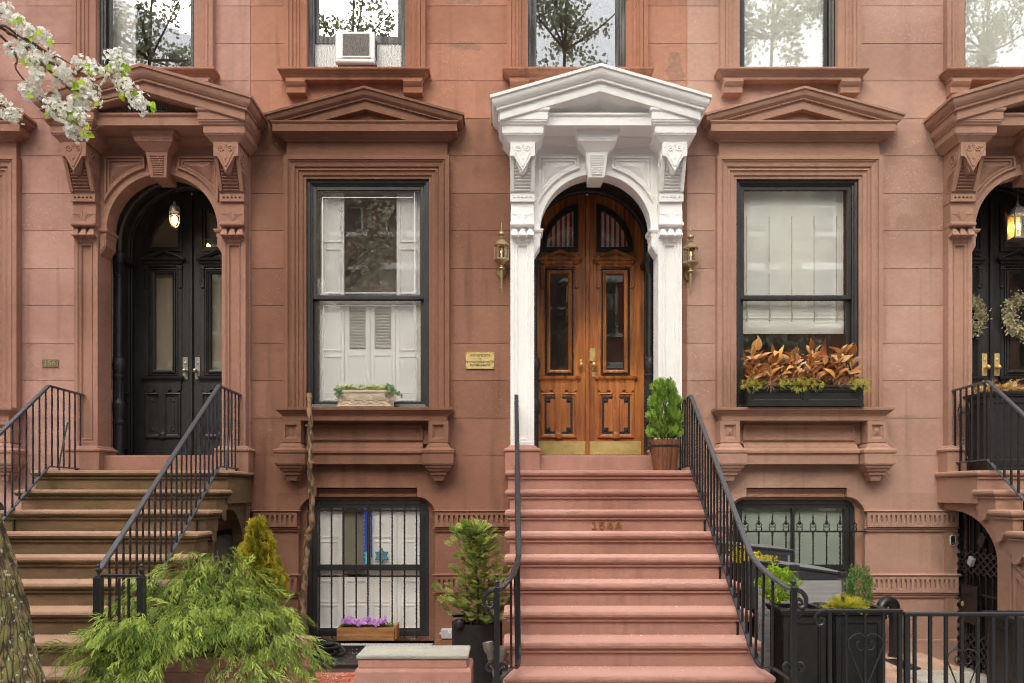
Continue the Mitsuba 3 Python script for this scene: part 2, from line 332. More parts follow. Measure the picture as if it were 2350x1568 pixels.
scene['asphalt'] = two(pr((0.05, 0.05, 0.052), 0.9))
scene['concrete'] = two(pr(mikit.proc(lambda p, n, uv: mi.Color3f(0.32, 0.30, 0.28) * (0.8 + 0.4 * fbm(p.x * 3, p.y * 3, p.z * 3, 4))), 0.9))
scene['soil'] = two(pr((0.06, 0.042, 0.03), 0.95))
scene['petal_white'] = two(pr((0.80, 0.78, 0.74), 0.7))
scene['terracast'] = two(bump(pr(mikit.proc(lambda p, n, uv: mix(lin(150, 132, 112), lin(206, 190, 168), fbm(p.x * 20, p.y * 20, p.z * 20, 3))), 0.85), stucco_bump, 0.001))
def bark_cells(p):
    a = dr.atan2(p.y + 3.85, p.x + 3.22) * 5.0 + 1.6 * fbm(p.x * 7, p.y * 7, p.z * 5, 3)
    v = mikit.voronoi(a * 1.9, p.z * 5.5 + 0.8 * fbm(p.x * 12, p.y * 12, p.z * 12, 2))
    return v[1] - v[0]
def bark_fn(p, n, uv):
    f = fbm(p.x * 30, p.y * 30, p.z * 14, 4)
    b = mix(lin(70, 54, 38), lin(138, 118, 86), sst(0.3, 0.7, f))
    b = mix(b, mi.Color3f(*lin(128, 128, 72)), 0.6 * sst(0.40, 0.60, fbm(p.x * 11, p.y * 11, p.z * 11, 4)))
    b = mix(b, mi.Color3f(*lin(206, 208, 190)), 0.6 * sst(0.64, 0.72, fbm(p.x * 40, p.y * 40, p.z * 40, 3)))
    return mix(mi.Color3f(*lin(58, 46, 36)), b, sst(0.0, 0.16, bark_cells(p) + 0.10 * (f - 0.5)))
scene['lichen_bark'] = two(bump(pr(mikit.proc(bark_fn), 0.95), lambda p, n, uv: sst(0.0, 0.25, bark_cells(p)) + 0.5 * noise(p.x * 60, p.y * 60, p.z * 30), 0.010, 3e-3))
scene['twig_bark'] = two(pr(lin(86, 66, 54), 0.9))
scene['peeling_bark'] = two(pr(mikit.proc(lambda p, n, uv: mix(lin(80, 64, 50), lin(146, 114, 86), sst(0.42, 0.60, fbm(p.x * 34, p.y * 34, p.z * 11, 4)))), 0.85))
VC = {'type': 'mesh_attribute', 'name': 'vertex_color'}
scene['leaf'] = {'type': 'principledthin', 'base_color': VC, 'roughness': 0.5, 'diff_trans': 0.7, 'spec_trans': 0.0}
scene['petal'] = {'type': 'principledthin', 'base_color': VC, 'roughness': 0.7, 'diff_trans': 0.8, 'spec_trans': 0.0}
scene['dry_leaf'] = two(pr(VC, 0.35, specular=0.5))
scene['red_brick'] = two(pr(mikit.proc(lambda p, n, uv: mix(lin(122, 62, 50), lin(152, 84, 66), mikit.cell_rand(p.x / 0.2 + 0.5 * (dr.floor(p.z / 0.067) - 2 * dr.floor(p.z / 0.134)), p.y / 0.2, p.z / 0.067)) * (0.75 + 0.5 * fbm(p.x, p.y, p.z, 3))), 0.9))
def lamp(col, power): return {'type': 'area', 'radiance': {'type': 'rgb', 'value': [c * power for c in col]}}
scene['bulb'] = two(pr((0.8, 0.7, 0.5), 0.5))
# ---------------------------------------------------------------- the row of houses
UPW, UPZ = 0.527, 6.186                          # half width and sill height of the upper windows
def portico_hole(xp, grow=0.0):
    return unary_union([sbox(xp - 0.70 - grow, 1.9, xp + 0.70 + grow, 4.52), Point(xp, 4.513).buffer(0.70 + grow, 24)])
def basement_hole(xb):
    r = sbox(xb - 0.733 + 0.2, 0.14 + 0.02, xb + 0.733 - 0.2, 1.663 - 0.2).buffer(0.2, 8)
    return unary_union([r, sbox(xb - 0.733, 0.14, xb + 0.733, 1.0), sbox(xb - 0.54, 1.4, xb + 0.54, 1.757)])
def build_walls(h, x0, x1, xw, xp, xb, ups, mlow, mup, x_plinth, ridge):
    holes = unary_union([sbox(xw - 0.665, 2.58, xw + 0.665, 5.08), portico_hole(xp), basement_hole(xb)] + [sbox(u - UPW, UPZ - 0.05, u + UPW, 8.75) for u in ups])
    full = sbox(x0, -0.3, x1, 10.2)
    wall = obj(h, 'wall', ext(full.difference(holes), 0.010, 0.32), mlow)
    k0 = 0
    for k in range(-1, 20):
        z0, z1 = PZ0 + PITCH * k, PZ0 + PITCH * (k + 1)
        if k == -1: z0 = 1.52
        row = sbox(x0 + 0.003, z0 + 0.0028, x1 - 0.003, z1 - 0.0028).difference(holes.buffer(0.001))
        for g in getattr(row, 'geoms', [row]):
            if g.area < 0.01: continue
            yf = -0.015 if k < 0 else rng.uniform(-0.0015, 0.0015)
            obj(wall, 'block', ext(g.simplify(0.004), yf, 0.0095), mup if z0 > ridge else mlow)
    # basement wall: piers with bands of small upright slots
    base = obj(h, 'basement_wall', ext(sbox(x0 + 0.003, -0.2, x1 - 0.003, 1.516).difference(holes), -0.015, 0.0095), mlow)
    for a, b in x_plinth:
        for zb, zt in ((1.296, 1.518), (0.590, 0.835)):
            s = (zt - zb) / 0.222
            prof_t = [(0.0, zt - 0.020 * s), (0.03, zt - 0.020 * s), (0.045, zt - 0.006), (0.02, zt), (0.0, zt + 0.004)]
            lo, hi = zb + 0.045 * s, zt - 0.021 * s
            n = int((b - a - 0.04) / 0.0505); step = (b - a - 0.04) / n
            slots = unary_union([LineString([(a + 0.02 + step * (i + 0.5), lo + 0.055), (a + 0.02 + step * (i + 0.5), hi - 0.042)]).buffer(0.0125, 4) for i in range(n)])
            m = [ext(sbox(a, lo, b, hi).difference(slots), -0.072, -0.045), box(a + 0.004, b - 0.004, -0.045, -0.012, lo + 0.003, hi - 0.003),
                 cornice(a + 0.01, b - 0.01, -0.012, -0.045, prof_t),
                 cornice(a + 0.004, b - 0.004, -0.012, -0.025, [(0, zb - 0.012), (0.012, zb - 0.006), (0.018, zb + 0.008), (0.010, zb + 0.012), (0.026, zb + 0.024), (0.030, lo - 0.002), (0.0, lo)])]
            obj(h, 'slotted_band', m, mlow)
        obj(h, 'plinth_course', box(a - 0.003, b + 0.003, -0.05, -0.0165, -0.2, 0.137, 0.008), mlow)
    return wall
def window_surround(h, xw, m, diamonds):
    s = obj(h, 'window_surround', frame3(xw - 0.658, xw + 0.658, 2.60, 5.07, 0.0, [(0, -0.10), (0, 0.018), (0.028, 0.018), (0.032, 0.034), (0.07, 0.040), (0.078, 0.056), (0.105, 0.050), (0.112, 0.070), (0.150, 0.078), (0.165, 0.095), (0.172, 0.086), (0.178, 0.100), (0.222, 0.100), (0.222, -0.012)]), m)
    obj(s, 'frieze', box(xw - 0.857, xw + 0.857, -0.062, -0.001, 5.294, 5.49, 0.004), m)
    # pediment: box cornice, raking cornice, sunk triangle
    obj(s, 'cornice', cornice(xw - 0.845, xw + 0.845, -0.001, -0.075, [(0.0, 5.44), (0.014, 5.444), (0.022, 5.462), (0.04, 5.466), (0.062, 5.490), (0.118, 5.500), (0.125, 5.504), (0.125, 5.580), (0.130, 5.584), (0.142, 5.598), (0.142, 5.612), (0.05, 5.616)]), m)
    tri = Polygon([(xw - 0.93, 5.614), (xw + 0.93, 5.614), (xw, 5.614 + 0.93 * 0.255)])
    hole = Polygon([(xw - 0.48, 5.622), (xw + 0.48, 5.622), (xw, 5.622 + 0.48 * 0.268)])
    obj(s, 'tympanum', [ext(tri.difference(hole), -0.165, -0.09), ext(tri, -0.09, -0.001)], m)
    obj(s, 'raking_cornice', rake(xw, 0.95, -0.155, 5.699, 0.271, [(-0.154, 0.012), (0.096, 0.0), (0.096, -0.024), (0.080, -0.026), (0.076, -0.050), (0.064, -0.074), (0.044, -0.092), (0.036, -0.094), (0.036, -0.112), (0.012, -0.114), (0.010, -0.138), (-0.008, -0.14), (-0.1, -0.142)]), m, smooth=18)
    obj(s, 'sill', cornice(xw - 0.86, xw + 0.86, -0.001, -0.205, [(-0.15, 2.464), (0.0, 2.464), (0.0, 2.510), (0.006, 2.514), (0.012, 2.528), (0.030, 2.540), (0.050, 2.562), (0.062, 2.568), (0.066, 2.582), (0.066, 2.598), (-0.15, 2.606)]), m, smooth=25)
    for sg in (-1, 1):
        a, b = sorted((xw + sg * 0.670, xw + sg * 0.876))
        obj(s, 'pedestal', [frame4(a, b, 2.232, 2.462, -0.001, [(0, 0), (0, 0.205), (-0.042, 0.205), (-0.046, 0.190), (-0.062, 0.182), (-0.064, 0.172)], fill=not diamonds)] +
            ([loft([[(a + 0.064, -0.173, 2.296), (b - 0.064, -0.173, 2.296), (b - 0.064, -0.173, 2.398), (a + 0.064, -0.173, 2.398)], [((a + b) / 2, -0.20, 2.347)] * 4], ring=True)] if diamonds else []), m)
        obj(s, 'corbel', cornice(a + 0.02, b - 0.02, -0.016, -0.19, [(-0.07, 1.832), (-0.035, 1.832), (-0.02, 1.885), (-0.012, 1.892), (0.0, 1.895), (0.0, 1.925), (0.022, 1.932), (0.035, 1.958), (0.052, 1.968), (0.055, 1.985), (0.072, 1.998), (0.072, 2.006), (0.078, 2.008), (0.078, 2.108), (0.075, 2.112), (0.088, 2.125), (0.090, 2.150), (0.074, 2.166), (0.058, 2.168), (0.040, 2.178), (0.036, 2.196), (0.012, 2.226), (0.0, 2.232)]), m, smooth=25)
    x0, x1 = xw - 0.60, xw + 0.60
    obj(s, 'apron', [box(x0 - 0.06, x1 + 0.06, -0.045, -0.016, 2.23, 2.466), frame4(x0 + 0.03, x1 - 0.03, 2.290, 2.405, -0.044, [(0.03, 0), (0.026, 0.022), (0.008, 0.026), (0, 0.010), (-0.03, 0.006)], fill=True),
                     loft([[(x, -y, z) for x in (x0 - 0.001, x1 + 0.001)] for y, z in ((0.016, 2.006), (0.142, 2.008), (0.142, 2.106), (0.15, 2.112), (0.166, 2.125), (0.168, 2.148), (0.152, 2.166), (0.135, 2.170), (0.118, 2.180), (0.114, 2.196), (0.075, 2.224), (0.045, 2.232))])], m, smooth=25)
    return s
def upper_surround(h, xu, m, tilt=0):
    s = obj(h, 'upper_window_surround', frame3(xu - UPW, xu + UPW, UPZ + 0.003, 8.75, 0.0, [(0, -0.12), (0, 0.02), (0.07, 0.022), (0.075, 0.040), (0.10, 0.046), (0.105, 0.062), (0.135, 0.058), (0.14, 0.08), (0.168, 0.088), (0.172, 0.078), (0.178, 0.090), (0.222, 0.090), (0.222, -0.012)]), m)
    obj(s, 'sill', cornice(xu - 0.73, xu + 0.73, -0.001, -0.115, [(-0.1, 6.085), (0.0, 6.085), (0.0, 6.118), (0.010, 6.121), (0.014, 6.131), (0.034, 6.141), (0.048, 6.156), (0.062, 6.160), (0.062, 6.166), (0.070, 6.168), (0.070, 6.186), (-0.08, 6.194)]), m, smooth=25)
    for sg in (-1, 1):
        a, b = sorted((xu + sg * 0.52, xu + sg * 0.72))
        pr_ = Polygon([(-0.001, 6.086), (-0.14, 6.086), (-0.142, 6.055), (-0.125, 6.03), (-0.105, 6.01), (-0.10, 5.975), (-0.10, 5.955), (-0.085, 5.945), (-0.001, 5.945)])
        obj(s, 'sill_bracket', ext_x(pr_, a, b), m)
    return s
def console_mesh(cx, flip):
    a, b = cx - 0.127, cx + 0.127
    side = Polygon([(-0.001, 4.80), (-0.150, 4.80), (-0.175, 4.866), (-0.345, 5.235), (-0.345, 5.318), (-0.001, 5.318)])
    m = [ext_x(side, a + 0.006, b - 0.006)]
    def fr(t): return -0.175 - 0.17 * t, 4.866 + 0.369 * t      # along the sloping front
    for i in range(8):                                           # carved ridges
        t0 = 0.03 + 0.080 * i; y, z = fr(t0); y2, z2 = fr(t0 + 0.052)
        w = 0.082; gap = 0.0 if t0 < 0.34 else 0.015 + (t0 - 0.34) * 0.20
        for p, q in [(cx - w, cx + w)] if gap == 0 else [(cx - w, cx - gap), (cx + gap, cx + w)]:
            if q - p > 0.012: m.append((np.array([(p, y, z), (q, y, z), (q, y - 0.030, z + 0.006), (p, y - 0.030, z + 0.006), (p, y2 - 0.004, z2), (q, y2 - 0.004, z2)]), np.array([[0, 1, 2], [0, 2, 3], [3, 2, 5], [3, 5, 4], [0, 3, 4], [1, 5, 2]])))
    for e0, e1 in ((a, a + 0.035), (b - 0.035, b)):             # raised margins
        m.append(ext_x(Polygon([fr(0), fr(0.98), (fr(0.98)[0] - 0.030, fr(0.98)[1]), (fr(0)[0] - 0.028, fr(0)[1] + 0.006)]), e0, e1))
    m.append(ext(Polygon([(cx - 0.02, 5.02), (cx + 0.02, 5.02), (cx + 0.082, 5.16), (cx + 0.082, 5.23), (cx - 0.082, 5.23), (cx - 0.082, 5.16)]), -0.338, -0.25))
    return m
def portico(h, xp, m, mbase, netting=False):
    p = obj(h, 'portico', ext(unary_union([sbox(xp - 0.66, 4.50, xp + 0.66, 5.40)]).difference(Point(xp, 4.513).buffer(0.592, 32)), -0.06, 0.16), m)
    for sg in (-1, 1):
        a, b = sorted((xp + sg * 0.658, xp + sg * 0.909)); cx = (a + b) / 2
        sh = [box(a + 0.002, b - 0.002, -0.085, 0.20, 2.203, 4.46), frame4(a, b, 2.205, 4.405, -0.08, [(0, 0), (0, 0.040), (-0.040, 0.042), (-0.044, 0.030), (-0.060, 0.024), (-0.064, 0.034), (-0.074, 0.030), (-0.080, 0.006), (-0.10, 0.004)], fill=True)]
        obj(p, 'pilaster', sh, m)
        obj(p, 'pedestal', cornice(a - 0.055 + 0.02, b + 0.055 - 0.02, 0.2, -0.185, [(0.02, 1.90), (0.02, 2.128), (0.016, 2.134), (0.034, 2.144), (0.036, 2.160), (0.020, 2.172), (0.0, 2.176), (-0.006, 2.188), (-0.028, 2.204), (-0.06, 2.208)]), mbase, smooth=25)
        cap = [box(a, b, -0.135, 0.1, 4.405, 4.52), box(a - 0.004, b + 0.004, -0.205, -0.005, 4.512, 4.552, 0.012)]
        for i in (-1, 0, 1):                                     # three stone teeth
            c = cx + i * 0.083
            cap.append((np.array([(c - 0.014, -0.15, 4.512), (c + 0.014, -0.15, 4.512), (c + 0.038, -0.205, 4.415), (c - 0.038, -0.205, 4.415), (c - 0.036, -0.12, 4.415), (c + 0.036, -0.12, 4.415), (c - 0.030, -0.13, 4.512), (c + 0.030, -0.13, 4.512)]),
                        np.array([[0, 3, 2], [0, 2, 1], [3, 4, 5], [3, 5, 2], [0, 6, 4], [0, 4, 3], [1, 2, 5], [1, 5, 7], [0, 1, 7], [0, 7, 6]])))
        obj(p, 'capital', cap, m)
        car = [box(a + 0.004, b - 0.004, -0.158, -0.005, 4.552, 4.690)]
        for t in (-1, 0, 1):                                     # carved leaves
            for w in (-1, 1):
                base = np.array([cx, 4.572]); tip = np.array([cx + t * 0.075 + w * 0.022, 4.672 - abs(t) * 0.022])
                mid = (base + tip) / 2 + np.array([t * 0.004 + w * 0.004, 0.018 * (1 if t else 0.2)])
                car.append(tube([(q[0], -0.158, q[1]) for q in spline([base, mid, tip, tip + np.array([t * 0.012, -0.016])], 4)], np.r_[np.linspace(0.004, 0.0085, 7), np.linspace(0.0085, 0.003, 6)], 5))
        obj(p, 'carved_panel', car, m, smooth=40)
        dots = unary_union([Point(cx + (i - 2) * 0.042, 4.812).buffer(0.0115, 5) for i in range(5)])
        obj(p, 'dotted_band', [box(a + 0.006, b - 0.006, -0.150, -0.005, 4.690, 4.772), ext(sbox(a - 0.002, 4.772, b + 0.002, 4.852).difference(dots), -0.182, -0.160), box(a, b, -0.160, -0.005, 4.774, 4.85)], m)
        con = console_mesh(cx, sg)
        shield = Polygon([(cx - 0.127, 5.318), (cx + 0.127, 5.318), (cx + 0.127, 5.175), (cx + 0.088, 5.172), (cx, 5.02), (cx - 0.088, 5.172), (cx - 0.127, 5.175)])
        con.append(ext(shield, -0.375, -0.340))
        for w in (-1, 1):                                        # scrolls on the shield and on the flanks
            sp = spiral(0.034, 0.006, 1.4, 16, 0.4) * [w, 1]
            con.append(tube([(cx + w * 0.046 + q[0], -0.376, 5.248 + q[1]) for q in sp], 0.0095, 5))
            con.append(tube([(cx + w * 0.080, -0.376, 5.262), (cx + w * 0.076, -0.376, 5.22), (cx + w * 0.004, -0.376, 5.068)], 0.0095, 5))
            con.append(tube([(cx + w * 0.096, -0.374, 5.272), (cx + w * 0.112, -0.374, 5.262)], [0.011, 0.002], 4))
            xs = cx + w * 0.124
            con.append(tube([(xs, -0.215 + q[0], 5.195 + q[1]) for q in spiral(0.085, 0.008, 2.0, 30, 2.2) * [1, 1]], 0.012, 4, up=(1, 0, 0)))
            for i in range(8): con.append(tube([(xs, -0.155 - 0.012 * i, 4.875 + 0.028 * i), (xs, -0.075, 4.895 + 0.022 * i)], [0.008, 0.003], 4, up=(1, 0, 0)))
        con.append(tube([(cx, -0.376, 5.290), (cx, -0.376, 5.258)], [0.016, 0.003], 4)); con.append(tube([(cx, -0.376, 5.175), (cx, -0.376, 5.145)], [0.003, 0.014], 4))
        obj(p, 'console', con, m)
        obj(p, 'entablature_block', cornice(a, b, -0.002, -0.345, [(0.012, 5.318), (0.018, 5.312), (0.070, 5.372), (0.078, 5.374), (0.078, 5.386), (0.086, 5.388), (0.086, 5.455), (0.092, 5.458), (0.104, 5.470), (0.110, 5.486), (0.120, 5.490), (0.122, 5.505), (0.128, 5.508), (0.128, 5.582), (0.134, 5.586), (0.146, 5.600), (0.146, 5.622), (0.05, 5.626)]), m)
        a2, b2 = sorted((xp + sg * 0.657, xp + sg * 0.592))
        imp = cornice(a2, b2, 0.16, -0.075, [(-0.01, 4.33), (0.0, 4.42), (0.006, 4.43), (0.008, 4.468), (0.020, 4.474), (0.030, 4.492), (0.030, 4.508), (-0.01, 4.510)])
        side = Polygon([(xp + sg * 0.66, 4.24), (xp + sg * 0.644, 4.25), (xp + sg * 0.592, 4.335), (xp + sg * 0.592, 4.44), (xp + sg * 0.66, 4.44)])
        obj(p, 'impost', [imp, ext(side, -0.072, 0.155), ext(side.buffer(-0.012), -0.082, -0.07)], m)
        # spandrel panels with a raised rim
        kz = Polygon([(xp - 0.16, 5.5), (xp + 0.16, 5.5), (xp + 0.12, 4.9), (xp - 0.12, 4.9)])
        reg = sbox(*sorted((xp + sg * 0.10, xp + sg * 0.605))[:1], 4.62, sorted((xp + sg * 0.10, xp + sg * 0.605))[1], 5.285).difference(Point(xp, 4.513).buffer(0.668, 32)).difference(kz.buffer(0.035))
        reg = max(getattr(reg, 'geoms', [reg]), key=lambda g: g.area)
        inn = reg.buffer(-0.052, join_style=2); inn = max(getattr(inn, 'geoms', [inn]), key=lambda g: g.area)
        c = np.array([inn.bounds[0] * (0.3 if sg > 0 else 0.7) + inn.bounds[2] * (0.7 if sg > 0 else 0.3), inn.bounds[1] * 0.28 + inn.bounds[3] * 0.72])
        ring_ = np.array(inn.exterior.coords)[:-1]
        obj(p, 'spandrel_panel', [ext(reg.difference(reg.buffer(-0.022, join_style=2)), -0.092, -0.0605), ext(reg.buffer(-0.030, join_style=2).difference(reg.buffer(-0.050, join_style=2)), -0.078, -0.0605),
                                  loft([[(q[0], -0.0605, q[1]) for q in ring_], [(q[0] * 0.5 + c[0] * 0.5, -0.088, q[1] * 0.5 + c[1] * 0.5) for q in ring_], [(c[0], -0.112, c[1])] * len(ring_)], ring=True)], m)
    # lintel between the blocks, frieze moulding, keystone
    ly = [(0.40, 5.478), (0.40, 5.560), (0.408, 5.566), (0.42, 5.580), (0.42, 5.598), (0.001, 5.602)]
    obj(p, 'lintel', loft([[(xp + s * 0.62, -y, z) for s in (-1, 1)] for y, z in [(0.062, 5.385), (0.072, 5.388), (0.078, 5.402), (0.10, 5.408), (0.110, 5.43), (0.135, 5.452), (0.14, 5.474)] + ly]), m, smooth=25)
    key = (np.array([(xp + s * w, y, z) for y0, y1 in ((0.0, 0.0),) for s, w, y, z in [(-1, 0.083, -0.155, 5.035), (1, 0.083, -0.155, 5.035), (1, 0.116, -0.205, 5.29), (-1, 0.116, -0.205, 5.29), (-1, 0.075, 0.15, 5.035), (1, 0.075, 0.15, 5.035), (1, 0.116, 0.0, 5.29), (-1, 0.116, 0.0, 5.29)]]),
           np.array([[0, 1, 2], [0, 2, 3], [4, 1, 0], [4, 5, 1], [0, 3, 7], [0, 7, 4], [1, 5, 6], [1, 6, 2]]))
    kk = [key, cornice(xp - 0.116, xp + 0.116, -0.062, -0.205, [(0.004, 5.284), (0.075, 5.365), (0.080, 5.366), (0.080, 5.384), (0.088, 5.386), (0.088, 5.432), (0.096, 5.436), (0.112, 5.452), (0.112, 5.474)])]
    for i in range(9):
        t = 0.10 + i * 0.088; z = 5.035 + 0.255 * t; w = 0.052 + 0.030 * t; y = -0.155 - 0.05 * t
        kk.append(box(xp - w, xp + w, y - 0.014, y + 0.01, z, z + 0.013, 0.004))
    obj(p, 'keystone', kk, m)
    # gable
    tri = Polygon([(xp - 0.80, 5.60), (xp + 0.80, 5.60), (xp, 5.60 + 0.80 * 0.3)])
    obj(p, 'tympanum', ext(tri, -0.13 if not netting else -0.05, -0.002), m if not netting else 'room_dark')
    if netting:
        g = []
        for i in range(60):
            x = xp - 0.78 + i * 0.0264; zt = 5.60 + 0.285 * (0.8 - abs(x - xp)); g.append(tube([(x, -0.36, 5.60), (x, -0.36, zt)], 0.0016, 3))
        for i in range(8):
            z = 5.615 + i * 0.026; w = 0.8 - (z - 5.60) / 0.285
            if w > 0.03: g.append(tube([(xp - w, -0.362, z), (xp + w, -0.362, z)], 0.0016, 3))
        obj(p, 'bird_netting', g, 'galvanized', label='wire bird netting across the sunk triangle of the gable')
        tw = []
        for i in range(90):
            x = xp + rng.uniform(-0.7, 0.7); y = rng.uniform(-0.33, -0.15); a = rng.uniform(0, 6.28); l = rng.uniform(0.06, 0.16)
            tw.append(tube([(x, y, 5.612 + rng.uniform(0, 0.05)), (x + l * math.cos(a), y + 0.2 * l * math.sin(a), 5.615 + rng.uniform(0, 0.07))], 0.0022, 3))
        obj(p, 'old_nest', tw, 'twig_bark', label='tangle of nest twigs behind the netting')
    obj(p, 'raking_cornice', rake(xp, 1.02, -0.50, 5.728, 0.286, [(-0.50, 0.02), (0.096, 0.0), (0.096, -0.030), (0.080, -0.032), (0.076, -0.062), (0.062, -0.092), (0.040, -0.116), (0.030, -0.118), (0.030, -0.142), (0.002, -0.145), (0.0, -0.160), (-0.004, -0.236), (-0.012, -0.242), (-0.36, -0.246), (-0.40, -0.20)]), m, smooth=18)
    return p
# ------------------------------------------------------------- doors
def door_set(h, xp, yd, wood, trim, style):
    """arched vestibule and a pair of leaves; sizes in hundredths of the photographed door: (a, b) -> metres from the meeting line and from the eye level"""
    K = 0.0013747 * (yd + CAM_Y) / 10.0
    def dz(b): return EYE + (1130 - (b / 2.1336 + 650) / 1.743) * (yd + CAM_Y) / FOC
    R, zc = 0.70, 4.513
    bm = 'black_wood'
    # vault, jambs with colonnettes
    prof = [(0.02, -0.165), (0.02, -0.20), (-0.01, -0.205), (-0.016, -0.24), (0.0, -0.26), (0.0, -0.34), (-0.02, -0.35), (-0.028, -0.39), (-0.006, -0.42), (0.0, -0.50), (-0.022, -0.52), (-0.030, -0.56), (-0.012, -0.60), (0.0, -yd + 0.06), (-0.02, -yd + 0.05), (-0.024, -yd + 0.01), (0.0, -yd - 0.02)]
    v = obj(h, 'vestibule', arch_frame(xp, zc + 0.02, R + 0.02, 2.10, 0.0, prof, 32), bm)
    zb = dz(2512) - 0.004
    obj(v, 'vestibule_floor', box(xp - 0.75, xp + 0.75, 0.2, yd + 0.05, 1.85, zb - 0.002), 'stone_brown')
    for sg in (-1, 1):
        x = xp + sg * 0.645; y = 0.34
        col = [lathe([(0.058, 0), (0.058, 0.02), (0.05, 0.03), (0.05, 0.34), (0.062, 0.35), (0.065, 0.375), (0.052, 0.39), (0.05, 0.44), (0.066, 0.47), (0.068, 0.56), (0.060, 0.60), (0.046, 0.63), (0.046, 0.80), (0.050, 0.85), (0.064, 0.87), (0.064, 0.885), (0.050, 0.90), (0.060, 0.94), (0.072, 1.0), (0.060, 1.055), (0.058, 1.075), (0.040, 1.09), (0.040, 1.12), (0.036, 1.14), (0.034, 1.98), (0.042, 1.985), (0.042, 2.005), (0.034, 2.012), (0.042, 2.12), (0.060, 2.20), (0.066, 2.215), (0.066, 2.245), (0.03, 2.25)], (x, y, zb), 14)]
        for i in range(10):
            a = i * math.pi / 5; col.append(tube([(x + 0.046 * math.cos(a), y + 0.046 * math.sin(a), zb + 0.64), (x + 0.047 * math.cos(a), y + 0.047 * math.sin(a), zb + 0.82)], 0.007, 4))
            col.append(tube([(x + 0.034 * math.cos(a), y + 0.034 * math.sin(a), zb + 2.02), (x + 0.052 * math.cos(a), y + 0.052 * math.sin(a), zb + 2.14), (x + 0.062 * math.cos(a), y + 0.062 * math.sin(a), zb + 2.13)], [0.009, 0.011, 0.006], 4))
        obj(v, 'colonnette', col, bm, smooth=35)
        for (z0, z1) in ((zb + 0.08, zb + 0.62), (zb + 0.72, zb + 2.18)):
            for (y0, y1) in ((0.20, 0.27), (0.43, yd - 0.08)):
                ip = xp + sg * 0.70
                m_ = frame4(y0, y1, z0, z1, 0, [(0, 0), (0, 0.012), (-0.010, 0.014), (-0.014, 0.004), (-0.022, 0.003)], fill=True)
                vv = m_[0]; obj(v, 'jamb_panel', (np.stack([ip + sg * vv[:, 1], vv[:, 0], vv[:, 2]], 1), m_[1]), bm)
        obj(v, 'jamb_cornice', cornice(*sorted((xp + sg * 0.70, xp + sg * 0.64)), yd - 0.02, 0.19, [(0, zb + 2.20), (0.012, zb + 2.215), (0.02, zb + 2.24), (0.02, zb + 2.262), (0, zb + 2.265)]), bm)
    obj(v, 'hall', [box(xp - 0.66, xp + 0.66, yd + 0.9, yd + 0.92, 2.0, 5.4), box(xp - 0.70, xp - 0.66, yd + 0.06, yd + 0.92, 2.0, 5.4), box(xp + 0.66, xp + 0.70, yd + 0.06, yd + 0.92, 2.0, 5.4)], 'room_dark')
    w = 0.674; top = dz(265)
    # arch that closes the opening above the door leaves
    zs = top - w + 0.02
    leafshape = unary_union([sbox(xp - w, zb, xp + w, zs), Point(xp, zs).buffer(w, 40)])
    outer = unary_union([sbox(xp - 0.76, 2.0, xp + 0.76, zc), Point(xp, zc + 0.1).buffer(0.78, 32)])
    obj(v, 'arched_frame', [ext(outer.difference(leafshape), yd - 0.035, yd + 0.04), arch_frame(xp, zs, w - 0.002, zb, yd, [(0.0, 0.02), (0.0, 0.05), (0.012, 0.055), (0.02, 0.042), (0.034, 0.042), (0.04, 0.06), (0.05, 0.05), (0.05, 0.03)], 32)], bm)
    for sg in (-1, 1):
        def mx(a): return xp + sg * (-a) * K if sg > 0 else xp + a * K      # a is negative: distance from the meeting line on the left leaf
        def rect(a0, a1, b0, b1): xs = sorted((mx(a0), mx(a1))); return xs[0], xs[1], dz(b1), dz(b0)
        half = leafshape.intersection(sbox(*sorted((xp + sg * 0.004, xp + sg * 0.8))[:1], 0, sorted((xp + sg * 0.004, xp + sg * 0.8))[1], 9)).buffer(-0.002)
        fx0, fx1, fz0, fz1 = rect(-385, -80, 365, 760)
        fan = sbox(fx0, fz0, fx1, fz1 + 0.1).intersection(Point(xp, zs).buffer(w - 0.142, 40))
        gx = rect(-345, -134, 915, 1805)
        leaf = half.difference(fan).difference(sbox(gx[0], gx[2], gx[1], gx[3]))
        d = obj(h, 'door', ext(leaf, yd, yd + 0.05), wood)
        # fanlight
        obj(d, 'fanlight_frame', [ext(fan.buffer(0.004).difference(fan.buffer(-0.022, join_style=2)), yd - 0.022, yd + 0.04), ext(fan.buffer(-0.02, join_style=2).difference(fan.buffer(-0.05, join_style=2)), yd - 0.006, yd + 0.04)], trim)
        gp = fan.buffer(-0.045, join_style=2)
        obj(d, 'fanlight_pane', ext(gp, yd + 0.018, yd + 0.021), 'window_glass')
        if style == 'oak': obj(d, 'striped_curtain', ext(gp.buffer(0.03), yd + 0.075, yd + 0.078), 'striped_cloth', label='red and cream striped cloth behind the fanlight')
        # tall pane with its frames
        a = rect(-362, -117, 905, 1818)
        obj(d, 'pane_frame', frame4(*a, yd, [(0, 0), (0, 0.016), (-0.012, 0.018), (-0.016, 0.006), (-0.022, 0.004)]), trim)
        b = rect(-342, -135, 922, 1798)
        obj(d, 'pane_moulding', frame4(*b, yd, [(0, 0.002), (0, 0.022), (-0.010, 0.026), (-0.026, 0.012), (-0.036, 0.008), (-0.036, -0.03)]), wood)
        obj(d, 'pane', box(b[0] + 0.03, b[1] - 0.03, yd + 0.020, yd + 0.023, b[2] + 0.03, b[3] - 0.03), 'window_glass')
